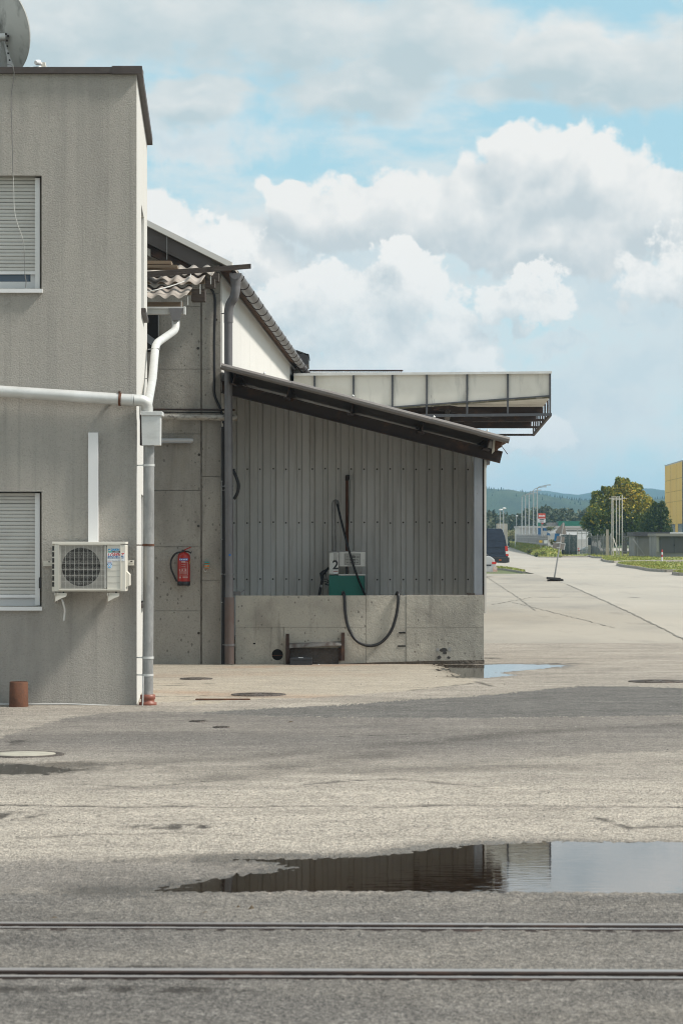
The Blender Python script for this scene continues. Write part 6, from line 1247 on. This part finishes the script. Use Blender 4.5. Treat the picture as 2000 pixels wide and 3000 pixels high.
MB_ = MB(); MB_.pbox(1875, 1626, 1887, 1632, 252, .4); mtag(MB_, 'concrete_block', M_concl(), 'small pale concrete block on the grass before the left garage', 'block')
# yellow building
yb2 = thing('yellow_building', 'tall yellow metal-clad building at the right edge behind the tree', 'building', W(1975, 1632, 335))
A0 = W(1947, 1366, 345); B0 = W(1998, 1351, 322); M_yel = mat('yellow_cladding', (.86, .52, .05), .5, .0, layers=[((.76, .42, .03), (.3, .3, .25), .45, .68, .6), ((.85, .60, .16), (.6, .6, .1), .5, .7, .4)])
ytop = A0.z; rowsz = [3.4, 6.0, 7.2, 8.6, ytop]
for i in range(3):
    a = A0.lerp(B0, i / 3 + .006); b = A0.lerp(B0, (i + 1) / 3 - .006)
    for z0, z1 in zip(rowsz[:-1], rowsz[1:]): MB().hexa([Vector((v.x, v.y + o, z)) for z in (z0 + .015, z1 - .015) for o in (0, .1) for v in (a, b)]).build('panel', M_yel, yb2)
q = MB(); q.hexa([Vector((v.x + .06 + o, v.y + o * .1, z)) for z in (0, ytop - .05) for v in (A0, B0) for o in (0, 9)]); q.build('wall', mat('yellow_shadow_joint', (.28, .14, .02), .7), yb2)
for t0, t1 in ((0, .36), (.62, .76)): q = MB(); a = A0.lerp(B0, t0); b = A0.lerp(B0, t1); q.hexa([Vector((v.x, v.y + o, z)) for z in (0, 3.4) for o in (-.02, .1) for v in (a, b)]); q.build('pier', M_yel, yb2)
for t0, t1 in ((.38, .61), (.78, .99)):
    q = MB(); a = A0.lerp(B0, t0); b = A0.lerp(B0, t1); q.hexa([Vector((v.x, v.y + o, z)) for z in (0.6, 3.35) for o in (.03, .1) for v in (a, b)]); w_ = q.build('window', mat('window_dark', (.05, .05, .04), .2), yb2)
q = MB(); q.box(B0.x + .02, B0.x + 9, B0.y - .05, B0.y + .25, 0, ytop + .1); q.build('glass_front', M_glassd, yb2)
q = MB(); q.hexa([Vector((v.x, v.y + o, z)) for z in (ytop, ytop + .12) for o in (-.1, .4) for v in (A0, B0)]); q.build('parapet', M_galv(), yb2)
# far yard: white hall, containers, pylon sign, masts
wb = thing('white_hall', 'long low white industrial hall beyond the grey fence', 'building', W(1620, 1610, 455))
q = MB(); q.pbox(1521, 1546, 1760, 1612, 455, 12); q.build('wall', mat('hall_white', (.58, .57, .54), .8), wb); q = MB(); q.pbox(1519, 1541, 1760, 1546.5, 454.6, 13); q.build('roof_edge', mat('hall_edge', (.42, .41, .39), .8), wb)
for k, x in enumerate((1540, 1555, 1570)): q = MB(); q.pbox(x, 1552, x + 1, 1606, 454.9, .1); q.build('joint', MATS['hall_edge'], wb)
for (x0, x1, y0, y1) in ((1576, 1589, 1547, 1570), (1592, 1625, 1546.5, 1555)):
    q = MB(); q.pbox(x0, y0, x1, y1, 450, 2.5); mtag(q, 'blue_container', mat('container_blue', (.015, .09, .22), .5), 'upright blue container before the white hall' if x0 < 1590 else 'long low blue container beside the upright one', 'container')
q = MB(); q.prism([W(1600, 1569, 446), W(1606, 1554, 446), W(1612, 1569, 446)], (0, .5, 0)); mtag(q, 'blue_cone', MATS['container_blue'], 'small blue pointed heap cover before the white hall', 'cover')
for (x0, x1, y0, y1, d, m_, l) in ((1640, 1745, 1559, 1580, 420, M_white(), 'long white trailer behind the railing'), (1608, 1660, 1550, 1562, 440, M_pvc(), 'shorter white trailer left of the long one')):
    q = MB(); q.prism([W(x0, y1, d), W(x1, y1, d), W(x1, y0 + 2, d), W(x1 - 4, y0, d), W(x0 + 3, y0, d), W(x0, y0 + 3, d)], (0, 2.4, 0)); mtag(q, 'white_trailer', m_, l, 'trailer')
q = MB(); q.pbox(1640, 1553, 1735, 1556, 430, 3); mtag(q, 'flat_roof', mat('edge_dark', (.12, .11, .10), .8), 'thin dark edge line above the long white trailer', 'roof')
q = MB(); q.pbox(1636, 1527, 1760, 1541, 480, 5); gc_ = tag(q.build('green_container', mat('container_green', (.015, .15, .095), .55)), 'long green container on the skyline of the white hall', 'container')
q = MB(); q.pbox(1605, 1531, 1635, 1541, 482, 4); mtag(q, 'grey_shed', M_fgrey, 'small grey shed left of the green container', 'shed')
py_ = thing('pylon_sign', 'tall sign with red top panel and white lower panel beyond the fence', 'sign', W(1587, 1612, 448))
q = MB(); q.pbox(1576.5, 1504, 1597, 1519.5, 448, .4); q.build('red_panel', mat('sign_red', (.55, .07, .03), .5), py_); q = MB(); q.pbox(1576, 1519.5, 1597, 1531, 448, .4); q.build('white_panel', M_sticker, py_)
q = MB(); q.pbox(1584, 1531, 1589, 1612, 448.1, .2); q.build('post', M_fpost, py_)
for k in range(6): q = MB(); q.pbox(1578 + k * 3.0, 1509.5 + (k % 2) * .4, 1580.2 + k * 3.0, 1513.3, 447.95, .06); q.build('sign_letter', M_sticker, py_)
for k in range(5): q = MB(); q.pbox(1579.5 + k * 3.0, 1521, 1582.1 + k * 3.0, 1523.8, 447.95, .06); q.build('sign_letter', M_black(), py_); q = MB(); q.pbox(1580.5 + k * 2.8, 1526.5, 1582.3 + k * 2.8, 1528.7, 447.95, .06); q.build('sign_letter', M_plastic(), py_)
q = MB(); q.pbox(1575, 1532, 1583, 1541.5, 447.8, .2); q.build('green_flag_panel', MATS['container_green'], py_); q = MB(); q.pbox(1586, 1532, 1591, 1535, 447.8, .2); q.build('red_flag_panel', MATS['sign_red'], py_)
M_mast = mat('mast_steel', (.42, .44, .46), .5, .4)
for (x, y, d, l) in ((1528, 1456, 430, 'leftmost of the five tall curved lamp masts beyond the fence'), (1538.5, 1452, 412, 'second from left of the five tall curved lamp masts'), (1549, 1446, 395, 'middle one of the five tall curved lamp masts'), (1562, 1437, 375, 'second from right of the five tall curved lamp masts'), (1573, 1432, 360, 'rightmost and tallest of the five curved lamp masts')):
    t = thing('lamp_mast', l, 'lamp mast', (W(x, y, d).x, d, 0), 'row of tall lamp masts'); c = W(x, y, d)
    MB().tube([Vector((c.x, d, 0)), c], [.085, .06], 8).build('mast', M_mast, t); MB().tube(bend([c, c + Vector((.12, -1.0, .25)), c + Vector((1.1, -3.5, .42))], 5, .45), .045, 6).build('arm', M_mast, t); q = MB(); e_ = c + Vector((1.1, -3.5, .42)); q.box(e_.x - .05, e_.x + .35, e_.y - .3, e_.y, e_.z - .06, e_.z + .05); q.build('lantern', M_mast, t)
for (x, y, d, l) in ((1464, 1494, 300, 'shorter street lamp left above the concrete kiosk behind the van'), (1474, 1490, 296, 'street lamp right above the concrete kiosk behind the van'), (1512, 1512, 480, 'plain far lamp post left of the tall masts')):
    t = thing('street_lamp', l, 'street lamp', (W(x, y, d).x, d, 0)); c = W(x, y, d)
    MB().tube([Vector((c.x, d, 0)), c], .05, 8).build('post', M_mast, t); MB().sphere(c + Vector((.08, 0, .03)), .16, 10, 6, (1.3, 1, .5)).build('head', M_white(), t)
q = MB(); q.pbox(1457, 1534, 1486, 1625, 305, 3); kk_ = tag(q.build('concrete_kiosk', M_concl()), 'square concrete kiosk rising behind the van roof', 'kiosk')
# ------------------------------------------------------------------ trees
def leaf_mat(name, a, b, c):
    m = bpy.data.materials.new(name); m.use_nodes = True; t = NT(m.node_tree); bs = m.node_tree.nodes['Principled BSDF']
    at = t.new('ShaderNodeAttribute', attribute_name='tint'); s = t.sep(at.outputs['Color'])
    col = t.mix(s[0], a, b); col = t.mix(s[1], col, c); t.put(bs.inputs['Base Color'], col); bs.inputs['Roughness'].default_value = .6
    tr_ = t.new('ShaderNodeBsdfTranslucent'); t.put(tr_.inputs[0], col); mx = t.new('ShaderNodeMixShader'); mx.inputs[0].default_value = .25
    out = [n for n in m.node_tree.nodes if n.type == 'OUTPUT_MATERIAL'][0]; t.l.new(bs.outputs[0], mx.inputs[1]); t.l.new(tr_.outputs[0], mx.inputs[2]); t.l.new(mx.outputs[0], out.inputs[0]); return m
def leaves(name, clumps, per, size, material, parent, tintf, seed, droop=0.0):
    r = np.random.default_rng(seed); V = []; T = []
    for (cx, cy, cz, rx, ry, rz) in clumps:
        n = int(per * (rx * rz) ** .5 * 1.0); u = r.normal(size=(n, 3)); u /= np.linalg.norm(u, axis=1)[:, None]; rad = r.random(n) ** .38
        P = np.array([cx, cy, cz]) + u * rad[:, None] * np.array([rx, ry, rz])
        a = r.normal(size=(n, 3)); a[:, 2] -= droop; a /= np.linalg.norm(a, axis=1)[:, None]; b = np.cross(a, r.normal(size=(n, 3))); b /= np.linalg.norm(b, axis=1)[:, None] + 1e-9
        s = size * r.uniform(.6, 1.4, n)[:, None]
        V.append(np.stack([P - a * s, P - b * s * .45, P + a * s, P + b * s * .45], 1)); tt = tintf(P, r, n); T.append(np.repeat(tt[:, None, :], 4, 1))
    V = np.concatenate(V).reshape(-1, 3); T = np.concatenate(T).reshape(-1, 4); n = len(V) // 4; base = POS[parent.name] if parent is not None else Vector((0, 0, 0))
    me = bpy.data.meshes.new(name); me.vertices.add(len(V)); me.vertices.foreach_set('co', (V - np.array(base)).reshape(-1).astype(np.float32)); me.loops.add(len(V)); me.loops.foreach_set('vertex_index', np.arange(len(V), dtype=np.int32)); me.polygons.add(n); me.polygons.foreach_set('loop_start', np.arange(0, len(V), 4, dtype=np.int32)); me.polygons.foreach_set('loop_total', np.full(n, 4, np.int32)); me.update(); me.validate()
    c = me.color_attributes.new('tint', 'FLOAT_COLOR', 'POINT'); c.data.foreach_set('color', T.reshape(-1).astype(np.float32)); me.materials.append(material)
    o = bpy.data.objects.new(name, me); COL.objects.link(o)
    if parent is not None: o.parent = parent
    POS[o.name] = Vector(base); return o
M_bark = mat('bark', (.07, .055, .042), .95, layers=[((.13, .11, .09), (8, 8, 2), .5, .7, .6)])
def tree(name, label, px, d, clumps_px, trunk_top, per, size, mat_, tintf, seed):
    base = Vector((W(px, 0, d).x, d, 0)); t = thing(name, label, 'tree', base); r = random.Random(seed); C = []
    for (x, y, rx, ry) in clumps_px:
        c = W(x, y, d); C.append((c.x, d + r.uniform(-.35, .35) * rx / F * d * 1.2, c.z, rx / F * d, rx / F * d, ry / F * d))
    q = MB(); tt = base + Vector((0, 0, trunk_top)); q.tube([base, base + Vector((.1, 0, trunk_top * .5)), tt], [.30, .22, .16], 10)
    for (cx, cy, cz, *_r) in C[::2]:
        e_ = Vector((cx, cy, cz)); st_ = base + Vector((.05, 0, trunk_top * r.uniform(.5, 1))); q.tube([st_, st_.lerp(e_, .5) + Vector((0, 0, .3)), e_], [.12, .07, .02], 6)
    q.build('trunk', M_bark, t); leaves('crown', C, per, size, mat_, t, tintf, seed); return t
M_lf = leaf_mat('leaf_autumn', (.075, .12, .022), (.26, .29, .05), (.78, .55, .05)); M_lfd = leaf_mat('leaf_dark', (.03, .06, .016), (.07, .11, .025), (.14, .16, .04))
def tint_aut_shade(P, r, n):
    w = W(1845, 1452, 300); dist = np.hypot((P[:, 0] - w.x - .2) / 2.7, (P[:, 2] - w.z) / 1.8); y = np.clip(1.25 - dist, 0, 1) * (r.random(n) < .5); y = np.maximum(y, (r.random(n) < .10) * .8 * (P[:, 2] > 3.2)); return np.stack([r.random(n) * np.clip((P[:, 2] - 1.5) / 4, .15, 1), y * r.uniform(.6, 1, n), y * 0, np.ones(n)], -1)  # autumn yellow on top; greens painted darker low down for the crown's shaded bottom
tint_pl = lambda P, r, n: np.stack([r.random(n), r.random(n) ** 4, r.random(n) * 0, np.ones(n)], -1)
cl1 = [(1835, 1420, 22, 26), (1808, 1440, 26, 28), (1862, 1440, 28, 28), (1780, 1465, 30, 30), (1830, 1460, 40, 36), (1885, 1462, 28, 28), (1755, 1495, 30, 30), (1800, 1500, 44, 40), (1855, 1500, 44, 40), (1895, 1500, 30, 34), (1740, 1525, 28, 26), (1775, 1540, 36, 32), (1825, 1545, 44, 36), (1875, 1545, 40, 34), (1905, 1470, 10, 24), (1820, 1402, 9, 14), (1845, 1405, 8, 14), (1790, 1430, 14, 14), (1732, 1510, 14, 14), (1750, 1562, 18, 16), (1800, 1572, 28, 18), (1893, 1440, 5, 12), (1765, 1450, 10, 12)]
rt_ = random.Random(31)
for _ in range(34):
    a_ = rt_.uniform(-.35, math.pi + .35); cl1.append((1826 + 92 * math.cos(a_) * rt_.uniform(.92, 1.12), 1505 - 98 * math.sin(a_) * rt_.uniform(.92, 1.12), rt_.uniform(4, 9), rt_.uniform(5, 12)))
tree('autumn_tree', 'large round tree turning yellow at the top behind the pole group', 1828, 300, [(x - 9, y + 9, rx * 1.18, ry * 1.08) for x, y, rx, ry in cl1], 3.2, 850, .13, M_lf, tint_aut_shade, 3)
cl2 = [(1930, 1500, 24, 28), (1908, 1520, 24, 30), (1945, 1530, 22, 30), (1925, 1550, 34, 30), (1955, 1558, 16, 20), (1895, 1550, 20, 26), (1938, 1480, 9, 12), (1918, 1483, 8, 12), (1950, 1500, 8, 14), (1960, 1570, 10, 12)]
tree('dark_tree', 'dense dark green tree right of the yellowing one, before the yellow building', 1928, 292, [(x, y, rx * 1.15, ry * 1.1) for x, y, rx, ry in cl2], 2.2, 800, .12, M_lfd, tint_pl, 5)
# bushes in the weeds
rb_ = random.Random(4)
for (x, y, d, w_, l) in ((1580, 1625, 268, 14, 'bushy clump of weeds at the corner of the bank'), (1545, 1616, 300, 10, 'smaller clump of weeds farther up the bank'), (1615, 1590, 300, 13, 'reddish tall weeds at the end of the grey board fence'), (1612, 1548, 440, 13, 'pale round bush before the far wood')):
    t = thing('bush', l, 'bush', W(x, y + 8, d)); c = W(x, y, d)
    leaves('foliage', [(c.x + rb_.uniform(-.4, .4), d + rb_.uniform(-.3, .3), c.z + rb_.uniform(-.1, .2), w_ / F * d * .6, .5, w_ / F * d * .5) for _ in range(5)], 260, .09, leaf_mat('leaf_weed', (.06, .11, .025), (.14, .17, .05), (.26, .17, .08)) if 'leaf_weed' not in bpy.data.materials else bpy.data.materials['leaf_weed'], t, tint_pl, 9); MB().tube([W(x, y + 8, d), c], .03, 5).build('stem', M_bark, t)
# far wood in front of the hills
cw = []; rw_ = random.Random(8)
for x in range(1250, 2500, 7):
    top = 1497 + 7 * math.sin(x * .035) + rw_.uniform(-8, 8) - (9 if 1590 < x < 1680 else 0); y = top
    while y < 1580:
        rr = rw_.uniform(9, 16); cw.append((*W(x + rw_.uniform(-5, 5), y + rr, 600 + rw_.uniform(-20, 20) + (y - 1500) * -.3), rr / F * 600, rr / F * 600, rr / F * 600)); y += rr * 1.1
wood = leaves('far_wood', cw, 42, .42, leaf_mat('leaf_wood', (.035, .055, .02), (.09, .11, .045), (.15, .15, .07)), None, tint_pl, 12); wood['kind'] = 'stuff'; wood['label'] = 'dark belt of far trees at the foot of the hills'
bkw = MB(); bkw.add([(W(1200, 0, 640).x, 640, -.05), (W(2600, 0, 640).x, 640, -.05), (W(2600, 0, 640).x, 640, 6.5), (W(1200, 0, 640).x, 640, 6.5)], [(0, 1, 2, 3)])
# maize field strip before the wood
mz = leaves('maize_field', [(*W(x, 1566 + rw_.uniform(-2, 2), 520), 2.2, 3, .8) for x in range(1440, 1530, 6)], 160, .25, leaf_mat('leaf_maize', (.16, .17, .06), (.25, .24, .10), (.3, .26, .12)), None, tint_pl, 15); mz['kind'] = 'stuff'; mz['label'] = 'pale maize strip behind the van before the far wood'
# ------------------------------------------------------------------ hills
def ridge(name, d, prof, depth, material, amp, res, conifers=0):
    xs = np.linspace(W(prof[0][0], 0, d).x, W(prof[-1][0], 0, d).x, res); pxs = 1000 + xs * F / d
    zt_ = CH + (HY - np.interp(pxs, [p[0] for p in prof], [p[1] for p in prof])) / F * d; V = []; rows = 26
    for j in range(rows + 1):
        t = j / rows; s = math.sin(t * math.pi / 2) ** .9; yy = d - depth + depth * t
        V.append(np.stack([xs, np.full(res, yy), zt_ * s * (yy / d) ** .5 + (fbm(xs * .055 + 7, np.full(res, yy * .055), 5, 4) - .5) * amp * (1 if t < 1 else .8)], -1))
    V.append(np.stack([xs, np.full(res, d + depth), zt_ * 0 - 5], -1)); V = np.stack(V); n, m = V.shape[:2]; q = MB()
    q.v = [tuple(v) for v in V.reshape(-1, 3)]; q.f = [(j * m + i, j * m + i + 1, (j + 1) * m + i + 1, (j + 1) * m + i) for j in range(n - 1) for i in range(m - 1)]; q.sm = [True] * len(q.f)
    o = struct(q.build(name, material))
    if conifers:
        f = MB(); rr = random.Random(2)
        for k in range(conifers):
            i = rr.randrange(m); j = rows if rr.random() < .62 else rr.randrange(4, rows); p = V[j, i]; h = rr.uniform(1.2, 3.0) * (1.0 if j == rows else .9); w_ = h * rr.uniform(.22, .38); bz = p[2] - .5
            f.add([(p[0] - w_, p[1], bz), (p[0], p[1] - w_, bz), (p[0] + w_, p[1], bz), (p[0], p[1] + w_, bz), (p[0], p[1], bz + h + .5)], [(0, 1, 4), (1, 2, 4), (2, 3, 4), (3, 0, 4)])
        f.build('hill_conifers', mat('conifer', (.02, .04, .016), .9), o, kind='stuff')
    return o
M_hill = mat('hill_forest', (.04, .07, .025), .95, layers=[((.022, .042, .016), (.05, .012, .05), .42, .6, .9), ((.08, .10, .04), (.03, .006, .05), .55, .68, .8)], bump=[(.6, 2.0, 'noise')])
ridge('hill', 2200, [(200, 1470), (900, 1445), (1300, 1432), (1424, 1434), (1470, 1436), (1500, 1440), (1560, 1447), (1600, 1455), (1640, 1461), (1680, 1465), (1720, 1466), (1800, 1470), (1900, 1465), (2000, 1458), (2600, 1440), (3200, 1470)], 500, M_hill, 2.2, 420, 1500)
ridge('mountain', 4400, [(0, 1480), (1200, 1452), (1500, 1446), (1545, 1440), (1590, 1437), (1640, 1446), (1690, 1450), (1735, 1442), (1790, 1432), (1840, 1436), (1890, 1430), (1945, 1438), (2100, 1425), (2600, 1430), (3200, 1470)], 700, M_hill, 1.5, 200)
fd = MB(); fd.add([W(1605, 1465, 2150), W(1700, 1468, 2150), W(1725, 1479, 2120), W(1615, 1473, 2120)], [(0, 1, 2, 3)])
# ------------------------------------------------------------------ the hazy air
hz = MB(); hz.box(-1400, 1900, -60, 5600, -1.2, 90); hzo = hz.build('haze', None if False else mat('haze_air', (1, 1, 1)))
hm = MATS['haze_air']; hm.node_tree.nodes.clear(); pv = hm.node_tree.nodes.new('ShaderNodeVolumePrincipled'); ho = hm.node_tree.nodes.new('ShaderNodeOutputMaterial'); hm.node_tree.links.new(pv.outputs[0], ho.inputs['Volume'])
pv.inputs['Color'].default_value = (.37, .68, .96, 1); pv.inputs['Density'].default_value = 1.8e-4; pv.inputs['Anisotropy'].default_value = .0
hzo['kind'] = 'stuff'; hzo['label'] = 'thin blue summer haze over the fields and hills'
